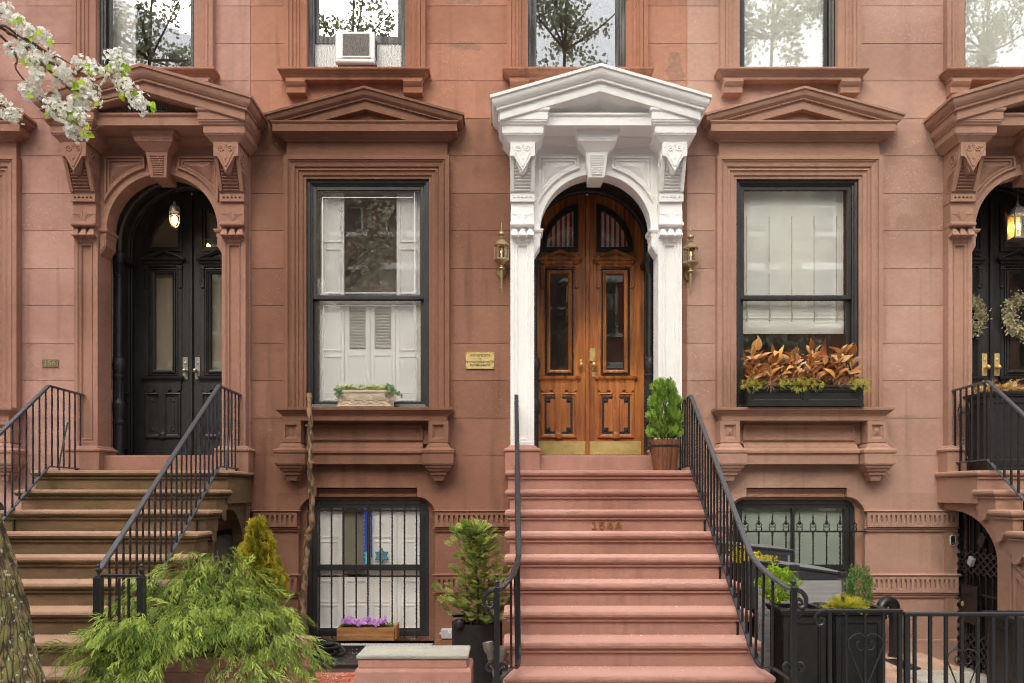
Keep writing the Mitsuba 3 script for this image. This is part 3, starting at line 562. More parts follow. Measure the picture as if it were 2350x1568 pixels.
        if style == 'black': obj(d, 'door_curtain', [box(b[0] + 0.01, b[1] - 0.01, yd + 0.055, yd + 0.058, b[2] + 0.01, b[3] - 0.01), ext(gp.buffer(0.02), yd + 0.055, yd + 0.058)], 'drape', label='pale cloth behind the door panes')
        # little gable with dentils over the pane
        e = rect(-422, -47, 742, 850); ec = (e[0] + e[1]) / 2; hw = (e[1] - e[0]) / 2
        zE = dz(822); sl = (dz(742) - zE) / hw
        ent = [cornice(ec - hw + 0.055, ec + hw - 0.055, yd, yd - 0.012, [(-0.004, dz(880)), (0.004, dz(872)), (0.012, dz(866)), (0.022, dz(850)), (0.042, dz(842)), (0.046, dz(828)), (0.050, dz(822)), (0.02, dz(820))]),
               rake(ec, hw - 0.03, yd - 0.036, zE, sl, [(-0.03, 0.004), (0.026, 0), (0.028, -0.010), (0.018, -0.020), (0.010, -0.024), (0.006, -0.036), (-0.02, -0.037)], yb=yd),
               ext(Polygon([(ec - hw * 0.75, zE), (ec + hw * 0.75, zE), (ec, zE + sl * hw * 0.75)]), yd - 0.014, yd)]
        obj(d, 'door_gable', ent, wood)
        den = []
        n = 15; q = rect(-362, -110, 880, 895)
        for i in range(n): den.append(box(q[0] + (q[1] - q[0]) * (i + 0.15) / n, q[0] + (q[1] - q[0]) * (i + 0.8) / n, yd - 0.03, yd, q[2], q[3]))
        obj(d, 'dentils', den, wood)
        for a0, a1 in ((-398, -364), (-112, -78)):
            s = rect(a0, a1, 882, 1068); c0 = (s[0] + s[1]) / 2
            st = [box(s[0], s[1], yd - 0.020, yd, s[2], s[3], 0.003), box(s[0] - 0.005, s[1] + 0.005, yd - 0.030, yd, s[3] - 0.05, s[3], 0.004), ball((c0, yd - 0.010, s[2]), (0.021, 0.018, 0.021), 5)]
            st += [box(s[0] + 0.006 + i * 0.012, s[0] + 0.013 + i * 0.012, yd - 0.026, yd - 0.015, s[2] + 0.03, s[3] - 0.07) for i in range(3)]
            obj(d, 'pilaster_strip', st, wood)
            lo = rect(a0, a1, 1068, 1822); obj(d, 'strip', box(lo[0] + 0.004, lo[1] - 0.004, yd - 0.008, yd, lo[2], lo[3], 0.003), wood)
        l = rect(-422, -62, 1823, 1878)
        obj(d, 'ledge', cornice(l[0] + 0.035, l[1] - 0.035, yd, yd - 0.012, [(-0.006, l[2]), (0.006, l[2] + 0.004), (0.010, l[2] + 0.020), (0.024, l[2] + 0.032), (0.034, l[2] + 0.050), (0.036, l[3] - 0.006), (0.0, l[3])]), wood, smooth=25)
        # apron with a scalloped edge and a pendant point
        ap = rect(-400, -87, 1880, 2022); c = (ap[0] + ap[1]) / 2; hw = (ap[1] - ap[0]) / 2
        z1, z2, z3 = dz(1945), dz(1965), dz(2022)
        pts = [(-1, dz(1880)), (1, dz(1880)), (1, z1), (0.93, z1), (0.80, z2), (0.52, z2), (0.50, z1), (0.36, z1), (0.19, dz(1985)), (0.19, dz(2000)), (0, z3), (-0.19, dz(2000)), (-0.19, dz(1985)), (-0.36, z1), (-0.50, z1), (-0.52, z2), (-0.80, z2), (-0.93, z1), (-1, z1)]
        obj(d, 'apron', ext(Polygon([(c + x * hw, z) for x, z in pts]), yd - 0.028, yd), wood)
        # lower panel: frame, black field, notched board, centre rib with a diamond boss, four studs
        f = rect(-398, -92, 1968, 2352)
        obj(d, 'panel_frame', frame4(*f, yd, [(0, 0), (0, 0.022), (-0.014, 0.026), (-0.030, 0.010), (-0.044, 0.006), (-0.044, 0.001)]), wood)
        k = rect(-364, -124, 2002, 2316)
        obj(d, 'panel_field', box(k[0], k[1], yd - 0.003, yd + 0.01, k[2], k[3]), trim)
        n_ = rect(-347, -145, 2020, 2298); nx = 0.046
        board = sbox(n_[0], n_[2], n_[1], n_[3])
        for xx in (n_[0], n_[1]):
            for zz in (n_[2], n_[3]): board = board.difference(sbox(xx - nx, zz - nx, xx + nx, zz + nx))
        obj(d, 'notched_board', ext(board, yd - 0.010, yd - 0.003), wood)
        r = rect(-275, -215, 1995, 2360)
        obj(d, 'centre_rib', [box(r[0], r[1], yd - 0.024, yd, r[2], r[3], 0.004), ball((c, yd - 0.026, r[2] + 0.035), (0.045, 0.018, 0.05), 4)] + [box(r[0] + 0.012 + i * 0.026, r[0] + 0.020 + i * 0.026, yd - 0.029, yd - 0.02, r[2] + 0.1, r[3] - 0.04) for i in range(3)], wood)
        for xx in (k[0] + 0.040, k[1] - 0.040):
            for zz in (k[2] + 0.046, k[3] - 0.046): obj(d, 'stud', ball((xx, yd - 0.006, zz), (0.018, 0.014, 0.018), 5), trim)
        if style == 'oak':
            kp = rect(-467, -8, 2380, 2508)
            obj(d, 'kick_plate', box(kp[0] + 0.012, kp[1] - 0.012, yd - 0.008, yd, kp[2], kp[3]), 'brass')
            zk = dz(240 + 1493)
            kx = xp + sg * 0.075
            obj(d, 'knob', [ball((kx, yd - 0.06, zk), 0.030, 7), tube([(kx, yd, zk), (kx, yd - 0.05, zk)], [0.02, 0.012], 8), ball((kx, yd - 0.006, zk + 0.045), (0.016, 0.01, 0.03), 5), ball((kx, yd - 0.006, zk - 0.045), (0.022, 0.01, 0.03), 5)], 'brass', smooth=40)
            if sg > 0:
                obj(d, 'lock_cover', [box(kx - 0.052, kx + 0.024, yd - 0.02, yd, zk + 0.045, zk + 0.20, 0.01), ball((kx - 0.014, yd - 0.021, zk + 0.122), 0.007, 4)], 'brass')
                obj(d, 'key_escutcheon', [ext(Polygon([(kx - 0.022, zk - 0.08), (kx + 0.022, zk - 0.08), (kx + 0.02, zk - 0.12), (kx, zk - 0.145), (kx - 0.02, zk - 0.12)]), yd - 0.012, yd), ball((kx, yd - 0.012, zk - 0.10), 0.012, 4)], 'brass')
            if sg < 0: obj(d, 'meeting_bead', [box(xp - 0.022, xp + 0.026, yd - 0.034, yd - 0.001, zb, top - 0.03, 0.005)] + [box(xp - 0.015 + i * 0.012, xp - 0.009 + i * 0.012, yd - 0.038, yd - 0.03, zb + 1.1, zb + 2.2) for i in range(3)], wood)
        else:
            if sg < 0: obj(d, 'meeting_bead', [box(xp - 0.02, xp + 0.02, yd - 0.03, yd - 0.001, zb, top - 0.03, 0.005)], wood)
            mk = 'nickel' if style == 'black' else 'brass'
            pz = dz(1750 - (30 if style == 'brass' else 0)); px = xp + sg * 0.072
            obj(d, 'lock_plate', [box(px - 0.030, px + 0.030, yd - 0.009, yd, pz - 0.14, pz + 0.12, 0.004), ball((px, yd - 0.012, pz + 0.05), (0.016, 0.008, 0.016), 5)], mk)
            obj(d, 'knob', [ball((px - sg * 0.01, yd - 0.065, pz - 0.045), 0.028, 7), tube([(px - sg * 0.01, yd - 0.008, pz - 0.045), (px - sg * 0.01, yd - 0.06, pz - 0.045)], [0.02, 0.011], 8)], mk, smooth=40)
    return v
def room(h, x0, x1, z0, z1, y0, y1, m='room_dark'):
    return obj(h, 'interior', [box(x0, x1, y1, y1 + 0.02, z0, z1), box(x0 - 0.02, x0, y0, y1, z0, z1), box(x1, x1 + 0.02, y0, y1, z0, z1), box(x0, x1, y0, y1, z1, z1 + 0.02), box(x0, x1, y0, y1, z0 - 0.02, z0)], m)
def sash_window(h, name, x0, x1, z0, z1, zm, glass, m='black_wood', y=0.0, fr=0.055, split=True, lift=0.0):
    """double-hung window: frame, two sashes, two panes"""
    w = obj(h, name, frame4(x0, x1, z0, z1, y, [(0.004, -0.16), (0.004, -0.010), (-0.012, -0.008), (-fr + 0.02, -0.014), (-fr + 0.016, -0.030), (-fr, -0.034), (-fr, -0.16)]), m)
    a, b = x0 + fr, x1 - fr
    def sash(s0, s1, yy, bt=0.045, tp=0.045):
        obj(w, 'sash', [box(a, a + 0.042, yy, yy + 0.035, s0, s1, 0.004), box(b - 0.042, b, yy, yy + 0.035, s0, s1, 0.004), box(a + 0.041, b - 0.041, yy + 0.001, yy + 0.034, s0, s0 + bt, 0.004), box(a + 0.041, b - 0.041, yy + 0.001, yy + 0.034, s1 - tp, s1, 0.004)], m)
        obj(w, 'pane', box(a + 0.035, b - 0.035, yy + 0.015, yy + 0.018, s0 + bt - 0.01, s1 - tp + 0.01), glass)
    sash(zm - 0.02, z1 - fr, y + 0.045)
    if split: sash(z0 + fr * 0.7, zm + 0.02, y + 0.085, bt=0.05)
    return w
def stoop(h, xc, m, land, half=0.97, n=10, quarter=False):
    """landing and steps with rolled nosings; carved ends, side walls with an arch under the landing"""
    st = obj(h, 'stoop', box(xc - half + 0.03, xc + half - 0.03, -0.80, -0.002, 1.60, 1.86), m)
    nose = lambda z: [(0.0, z - 0.100), (0.0, z - 0.086), (0.020, z - 0.084), (0.022, z - 0.068), (0.008, z - 0.064), (0.030, z - 0.058), (0.044, z - 0.044), (0.048, z - 0.028), (0.042, z - 0.010), (0.028, z - 0.001), (0.0, z), (-0.12, z + 0.001)]
    obj(st, 'landing', cornice(xc - half + 0.048, xc + half - 0.048, -0.003, -0.80, [(0.0, 1.735)] + nose(land)), m, smooth=30)
    for k in range(1, n):
        z = land - 0.19 * k; yf = -0.80 - 0.28 * k; w = half - 0.048
        if k >= n - 1: w += 0.24
        obj(st, 'step', cornice(xc - w, xc + w, yf + 0.335, yf, [(0.0, z - 0.19)] + nose(z)), m, smooth=30)
    zt, zl = land - 0.19, land - 0.19 * n
    yl = -0.80 - 0.28 * n
    for sg in (-1, 1):
        x0, x1 = sorted((xc + sg * (half - 0.10), xc + sg * (half - 0.20)))
        side = Polygon([(-0.002, -0.2), (-0.002, 1.735), (-0.78, 1.735), (-1.05, 1.50), (yl + 0.45, zl + 0.10), (yl + 0.45, -0.2)])
        ar = unary_union([sbox(-0.98, -0.3, -0.10, 1.10), Point(-0.54, 1.10).buffer(0.44, 16)]) if not quarter else Polygon([(-0.03, -0.3), (-1.02, -0.3), (-1.02, 1.02)] + [(-0.20 - 0.82 * math.cos(t), 1.02 + 0.50 * math.sin(t)) for t in np.linspace(0.05, math.pi / 2, 12)] + [(-0.03, 1.52)])
        obj(st, 'side_wall', ext_x(side.difference(ar), x0, x1), m)
        for k in range(1, n - 1):                                 # scrolled bracket under each step end
            z = land - 0.19 * k - 0.10; yf = -0.80 - 0.28 * k
            cy = Polygon([(yf + 0.30, z + 0.01), (yf + 0.004, z + 0.01), (yf + 0.004, z - 0.075), (yf + 0.04, z - 0.088), (yf + 0.075, z - 0.092), (yf + 0.12, z - 0.105), (yf + 0.16, z - 0.14), (yf + 0.19, z - 0.185), (yf + 0.23, z - 0.2), (yf + 0.30, z - 0.2)])
            xa, xb = sorted((xc + sg * (half - 0.0495), xc + sg * (half - 0.105)))
            obj(st, 'step_bracket', ext_x(cy, xa, xb), m)
        pan = Polygon([(-1.30, 0.06), (-1.30, 1.02), (yl + 0.95, 0.16), (yl + 0.95, 0.06)])
        xs = xc + sg * (half - 0.10); xa, xb = sorted((xs, xs + sg * 0.02))
        obj(st, 'side_panel', [ext_x(pan.buffer(0.06, join_style=2).difference(pan.buffer(0.03, join_style=2)), xa, xb), ext_x(pan.difference(pan.buffer(-0.05, join_style=2)), xa, xb)], m)
    obj(st, 'door_sill', box(xc - 0.62, xc + 0.62, -0.115, 0.22, land - 0.02, 2.10, 0.008), m if m != 'mossy_stone' else 'stone_left')
    return st
LAND = 1.925
XS = [(-6.11, -3.70), (-1.515, 0.925), (3.095, 5.565)]
SEAM = [-7.46, -2.774, 1.913, 6.75]
stone_of = [('stone_left', 'stone_left_wall', 'stone_left', 'stone_left_wall'), ('stone_brown', 'stone_brown_wall', 'stone_orange', 'stone_orange_wall'), ('stone_right', 'stone_right_wall', 'stone_right', 'stone_right_wall')]
house_labels = ['pinkish brown terraced house with black double doors and a mossy stoop', 'terraced house with a white doorway, oak double doors and pink painted steps', 'smooth light brown terraced house with wreaths on its black doors at the right edge']
UPS = [(-6.3, -3.90), (-1.64, 0.73), (3.0, 5.41)]
H = []
for i in range(3):
    h = thing('brownstone_house', house_labels[i], 'house', 'houses of the row'); H.append(h)
    xw, xp = XS[i]; xb = xw - 0.01
    mt, mw, mut, muw = stone_of[i]
    pl = {0: [(SEAM[0] + 0.01, xb - 0.735), (xb + 0.735, -4.58)], 1: [(SEAM[1] + 0.05, xb - 0.735), (xb + 0.735, 0.05)], 2: [(SEAM[2] - 0.06, xb - 0.735), (xb + 0.735, 4.79)]}[i]
    build_walls(h, SEAM[i], SEAM[i + 1], xw, xp, xb, UPS[i], mw, muw, pl, 5.70 if i == 1 else 99)
    window_surround(h, xw, mt, i == 2)
    for u in UPS[i]: upper_surround(h, u, mut)
    portico(h, xp, 'white_paint_stone' if i == 1 else mt, 'stone_pink' if i == 1 else mt, netting=i != 1)
    door_set(h, xp, (0.79, 0.92, 0.70)[i], 'oak_door' if i == 1 else 'black_wood', 'black_wood', ('black', 'oak', 'brass')[i])
    stoop(h, (-3.695, 0.93, 5.53)[i], ('mossy_stone', 'pink_steps', 'stone_right')[i], LAND, quarter=i == 2)
    # parlour window
    sash_window(h, 'parlor_window', xw - 0.655, xw + 0.655, 2.605, 5.068, 3.812, 'old_glass' if i else 'window_glass')
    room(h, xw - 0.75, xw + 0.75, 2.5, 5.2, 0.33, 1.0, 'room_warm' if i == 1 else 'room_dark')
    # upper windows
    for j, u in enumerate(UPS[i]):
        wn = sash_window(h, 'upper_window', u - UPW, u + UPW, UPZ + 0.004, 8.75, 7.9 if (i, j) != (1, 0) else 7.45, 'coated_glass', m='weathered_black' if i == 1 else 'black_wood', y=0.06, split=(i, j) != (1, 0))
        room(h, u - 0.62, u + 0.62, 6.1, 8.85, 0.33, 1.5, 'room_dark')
        if (i, j) == (1, 0):                                     # raised lower sash over the air conditioner
            a, b = u - UPW + 0.055, u + UPW - 0.055; z = 6.60
            obj(wn, 'sash', [box(a, a + 0.042, 0.145, 0.18, z, 7.47, 0.004), box(b - 0.042, b, 0.145, 0.18, z, 7.47, 0.004), box(a + 0.041, b - 0.041, 0.146, 0.179, z, z + 0.085, 0.004), box(a + 0.041, b - 0.041, 0.146, 0.179, 7.42, 7.47, 0.004)], 'weathered_black')
            obj(wn, 'pane', box(a + 0.035, b - 0.035, 0.16, 0.163, z + 0.08, 7.43), 'coated_glass')
        if i == 2: obj(wn, 'roller_shade', box(u - 0.46, u + 0.46, 0.225, 0.228, 6.22, 8.7), 'shade_cloth', label='white fabric shade drawn down behind the glass')
        if (i, j) == (0, 1): obj(wn, 'interior_shutter', [box(u - 0.47, u - 0.22, 0.26, 0.285, 6.22, 8.7, 0.004)], 'white_paint', label='half open white shutter behind the glass')
# parlour window of the middle house: folded shutters above, closed louvred shutters below
xw = XS[1][0]; pw = H[1] + '__parlor_window'
def shutter_leaf(w, x0, x1, z0, z1, y, parts, m='white_paint', nm='interior_shutter'):
    """parts: fractions of the height that are sunk panels"""
    ms = [box(x0 + 0.002, x1 - 0.002, y, y + 0.022, z0, z1, 0.003)]
    for p, q in parts: ms.append(frame4(x0 + 0.045, x1 - 0.045, z0 + (z1 - z0) * p, z0 + (z1 - z0) * q, y, [(0.012, 0), (0.010, 0.012), (0.0, 0.012), (-0.004, 0.003), (-0.02, 0.001)]))
    return obj(w, nm, ms, m)
for sg in (-1, 1):
    xa, xb_ = sorted((xw + sg * 0.545, xw + sg * 0.285)); shutter_leaf(pw, xa, xb_, 3.83, 4.98, 0.17, [(0.05, 0.46), (0.54, 0.94)])
x4 = np.linspace(xw - 0.555, xw + 0.555, 5)
for k in range(4):
    if k in (0, 3): shutter_leaf(pw, x4[k], x4[k + 1], 2.66, 3.80, 0.155, [(0.05, 0.46), (0.53, 0.94)])
    else:
        a, b = x4[k], x4[k + 1]; zt, zl = 3.76, 3.27
        obj(pw, 'interior_shutter', [box(a + 0.002, b - 0.002, 0.155, 0.177, 2.66, zl, 0.003), box(a + 0.002, a + 0.05, 0.155, 0.177, zl, 3.80, 0.003), box(b - 0.05, b - 0.002, 0.155, 0.177, zl, 3.80, 0.003), box(a + 0.05, b - 0.05, 0.156, 0.176, zt, 3.80), frame4(a + 0.045, b - 0.045, 2.72, 3.20, 0.155, [(0.012, 0), (0.010, 0.012), (0.0, 0.012), (-0.004, 0.003), (-0.02, 0.001)])], 'white_paint')
        for s in range(14):
            zz = zl + 0.012 + (zt - zl - 0.02) * (s + 0.5) / 14
            obj(pw, 'shutter_slat', turn(box(a + 0.05, b - 0.05, 0.148, 0.184, zz - 0.003, zz + 0.003), [1, 0, 0], -0.5, (0, 0.166, zz)), 'white_paint')
for z0, z1, y in ((3.86, 4.90, 0.058), (2.78, 3.74, 0.098)):
    c = 0.0035; a, b = xw - 0.50, xw + 0.50
    obj(pw, 'foil_line', [box(a, a + 2 * c, y, y + 0.001, z0, z1), box(b - 2 * c, b, y, y + 0.001, z0, z1 + 0.05), box(a, b, y + 0.0002, y + 0.0012, z0, z0 + 2 * c), box(a, b - 0.02, y + 0.0002, y + 0.0012, z1 - 2 * c, z1)], 'white_plastic' if z0 > 3.5 else 'grey_plastic', label='thin foil line run round inside the pane')
# roman shade of the right house's parlour window
xw = XS[2][0]; rw = H[2] + '__parlor_window'
prof = [(0.17, 5.0), (0.17, 4.72)]
zz = np.linspace(4.72, 3.72, 40)
prof += [(0.17 - 0.006 * math.sin((z - 3.72) / 0.25 * math.pi) ** 2, z) for z in zz]
prof += [(0.150, 3.66), (0.165, 3.63), (0.147, 3.61), (0.165, 3.585), (0.145, 3.57), (0.150, 3.50), (0.165, 3.44)]
obj(rw, 'roman_shade', loft([[(xw + s * 0.56, y, z) for s in np.linspace(-1, 1, 12)] for y, z in prof]), 'shade_cloth', smooth=60, label='off white roman shade pulled most of the way down')
for k in range(5):
    x = xw - 0.50 + 0.245 * k
    obj(rw, 'shade_cord', [tube([(x, 0.155, 4.72), (x, 0.150, 3.62)], 0.0028, 4)] + [ball((x, 0.152, 3.75 + 0.16 * i), 0.007, 4) for i in range(7)] + [tube([(x, 0.142, 3.68), (x + 0.008, 0.138, 3.63), (x - 0.006, 0.138, 3.60), (x, 0.142, 3.57)], 0.006, 5)], 'cord')
obj(rw, 'paper_flag', ext(Polygon([(xw + 0.36, 3.30), (xw + 0.42, 3.44), (xw + 0.43, 3.20), (xw + 0.34, 3.16)]), 0.30, 0.304), 'orange', label='orange pointed shape standing inside behind the pane')
# left neighbour window: drawn shade
obj(H[0] + '__parlor_window', 'roller_shade', box(XS[0][0] - 0.56, XS[0][0] + 0.56, 0.27, 0.274, 3.4, 5.0), 'shade_cloth')
# basement windows
def basement_window(h, xb, m, stone_m):
    hole = sbox(xb - 0.66 + 0.12, 0.15 + 0.12, xb + 0.66 - 0.12, 1.63 - 0.12).buffer(0.12, 8); hole = unary_union([hole, sbox(xb - 0.66, 0.15, xb + 0.66, 1.0)])
    w = obj(h, 'basement_window', ext(hole.difference(hole.buffer(-0.05)), 0.09, 0.2), 'black_wood')
    ring0 = np.array(basement_hole(xb).exterior.coords)
    obj(w, 'reveal', ext(sbox(xb - 0.78, 0.10, xb + 0.78, 1.85).difference(hole), 0.075, 0.16), stone_m)
    obj(w, 'head_moulding', loft([[(xb + s * 0.53, y, z) for s in (-1, 1)] for y, z in ((0.014, 1.745), (0.03, 1.725), (0.05, 1.715), (0.06, 1.69), (0.03, 1.68), (0.035, 1.66), (0.074, 1.655))]), stone_m)
    return w
# ---------------------------------------------------------------- basement windows and their iron grilles
for i in range(3):
    xw = XS[i][0]; xb = xw - 0.01; h = H[i]
    w = basement_window(h, xb, 'black_wood', stone_of[i][0])
    a, b = xb - 0.61, xb + 0.61
    zm = Z(575, 0.12)
    obj(w, 'frame', [box(a, a + 0.055, 0.10, 0.16, 0.16, 1.60, 0.004), box(b - 0.055, b, 0.10, 0.16, 0.16, 1.60, 0.004), box(a, b, 0.101, 0.159, 0.155, 0.215, 0.004), box(a, b, 0.101, 0.159, 1.535, 1.62), box(a + 0.05, b - 0.05, 0.102, 0.158, Z(1308, .12), Z(1296, .12), 0.004)], 'black_wood')
    obj(w, 'mullion', box(xb - 0.016, xb + 0.016, 0.095, 0.15, Z(1300, .12) if i == 1 else 0.2, 1.54, 0.004), 'black_wood')
    obj(w, 'pane', box(a + 0.05, b - 0.05, 0.13, 0.133, 0.2, 1.55), 'window_glass')
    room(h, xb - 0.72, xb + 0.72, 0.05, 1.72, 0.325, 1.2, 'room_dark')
    if i == 2: obj(w, 'roller_shade', box(a + 0.03, b - 0.03, 0.17, 0.172, 0.2, 1.56), 'green_shade', label='pale green shade close behind the glass')
w = H[1] + '__basement_window'; xb = XS[1][0] - 0.01
x5 = np.linspace(xb - 0.60, xb + 0.60, 5)
for k in range(4):
    for z0, z1, hide in ((0.80, 1.56, k == 1), (0.18, 0.78, False)):
        shutter_leaf(w, x5[k], x5[k + 1], z0, z1, 0.185 if not hide else 0.30, [(0.08, 0.48), (0.56, 0.92)])
obj(w, 'drape', box(x5[1] + 0.02, x5[2] - 0.06, 0.20, 0.205, 0.84, 1.54), 'drape', label='olive drape hanging behind the left upper pane')
obj(w, 'light_strip', [box(xb - 0.062, xb - 0.020, 0.17, 0.176, 0.93, 1.54), box(xb + 0.018, xb + 0.028, 0.17, 0.176, 1.00, 1.54)], {'type': 'twosided', 'b': {'type': 'diffuse', 'reflectance': {'type': 'rgb', 'value': [0.02, 0.06, 0.32]}}}, label='blue lit display strip with tiny white marks', emitter=lamp((0.02, 0.08, 0.42), 0.05))
obj(w, 'light_strip', box(xb - 0.046, xb - 0.022, 0.164, 0.1695, 0.90, 1.06), 'teal_glass', label='green lower end of the display strip', emitter=lamp((0.02, 0.40, 0.16), 0.10))
obj(w, 'light_strip', [box(xb - 0.056, xb - 0.049, 0.160, 0.1635, z, z + 0.012) for z in np.arange(0.95, 1.53, 0.045)], 'white_plastic', label='row of tiny white marks on the strip')
# star in coloured glass hung in the window
st = thing('star_ornament', 'blue stained glass six pointed star hung inside the barred window', 'ornament')
sx, sz, sr = X(876, 0.145), Z(1276, 0.145), 0.082
for k in range(6):
    a0 = math.pi / 2 + k * math.pi / 3; a1, am = a0 + math.pi / 3, a0 + math.pi / 6; r2 = sr / math.sqrt(3)
    P = lambda r, t: (sx + r * math.cos(t), sz + r * math.sin(t))
    poly = Polygon([P(sr, a0), P(r2, am), P(r2 * 0.62, am), P(r2 * 0.62, a0 - math.pi / 6), P(r2, a0 - math.pi / 6)])
    obj(st, 'glass_piece', ext(poly.buffer(-0.0025), 0.148, 0.152), 'blue_glass' if k % 2 else 'teal_glass')
star = unary_union([Polygon([(sx + sr * math.cos(math.pi / 2 + q + t * 2 * math.pi / 3), sz + sr * math.sin(math.pi / 2 + q + t * 2 * math.pi / 3)) for t in range(3)]) for q in (0, math.pi)])
inner = Polygon([(sx + sr * 0.36 * math.cos(t * math.pi / 3 + math.pi / 6), sz + sr * 0.36 * math.sin(t * math.pi / 3 + math.pi / 6)) for t in range(6)])
obj(st, 'leading', [ext(star.buffer(0.003, join_style=2).difference(star.buffer(-0.003, join_style=2)), 0.146, 0.154), ext(inner.buffer(0.002).difference(inner.buffer(-0.003)), 0.146, 0.154)], 'black_letter')
obj(st, 'thread', [tube([(sx, 0.150, sz + sr), (sx, 0.150, Z(1204, 0.15))], 0.0015, 4), lathe([(0.010, 0), (0.010, 0.01), (0.0, 0.012)], (sx, 0.149, Z(1204, 0.15)), 8)], 'grey_plastic')
# barred grille
g = thing('window_grille', 'plain black bar grille over the basement window with the star', 'grille')
xs = [X(u, -0.03) for u in (733, 761, 789, 817.5, 844.5, 872.7, 900, 928.5, 956)]
for x in xs: obj(g, 'bar', box(x - 0.0075, x + 0.0075, -0.038, -0.022, Z(1465, -.03), Z(1150, -.03)), 'iron')
for v, a, b in ((1172.5, 720, 984), (1307, 712, 982), (1443.5, 712, 981)): obj(g, 'rail', box(X(a, -.03), X(b, -.03), -0.044, -0.030, Z(v + 2, -.03), Z(v - 2, -.03)), 'iron')
g = thing('window_grille', 'black spear topped grille over the basement window behind the planters', 'grille')
for k in range(10):
    x = X(3028 / 1.743 - 31.1 + 31.1 * k, -0.03) - 0.125; zt = Z(1172, -0.03)
    obj(g, 'bar', tube([(x, -0.03, 0.16), (x, -0.03, zt - 0.26)], 0.0085, 8), 'iron')
    sp = [lathe([(0.010, 0), (0.016, 0.006), (0.010, 0.014), (0.012, 0.03), (0.016, 0.034), (0.012, 0.04)], (x, -0.03, zt - 0.27), 10), lathe([(0.012, 0), (0.016, 0.03), (0.010, 0.05), (0.0065, 0.06), (0.010, 0.075), (0.006, 0.10), (0.0008, 0.155)], (x, -0.03, zt - 0.155), 8)]
    for s in (-1, 1):
        sp += [tube([(x + s * q[0], -0.03, zt - 0.20 + q[1]) for q in [(0.006, -0.035), (0.028, -0.012), (0.030, 0.016), (0.014, 0.030), (0.006, 0.018)]], 0.007, 5), tube([(x + s * q[0], -0.03, zt - 0.148 + q[1]) for q in [(0.004, 0), (0.018, 0.012), (0.030, 0.004), (0.030, -0.012)]], 0.0055, 5), ball((x + s * 0.029, -0.03, zt - 0.163), 0.008, 4)]
    obj(g, 'spearhead', sp, 'iron', smooth=40)
obj(g, 'rail', tube([(XS[2][0] - 0.72, -0.035, Z(1220, -.03)), (XS[2][0] + 0.735, -0.035, Z(1220, -.03))], 0.009, 6), 'iron')

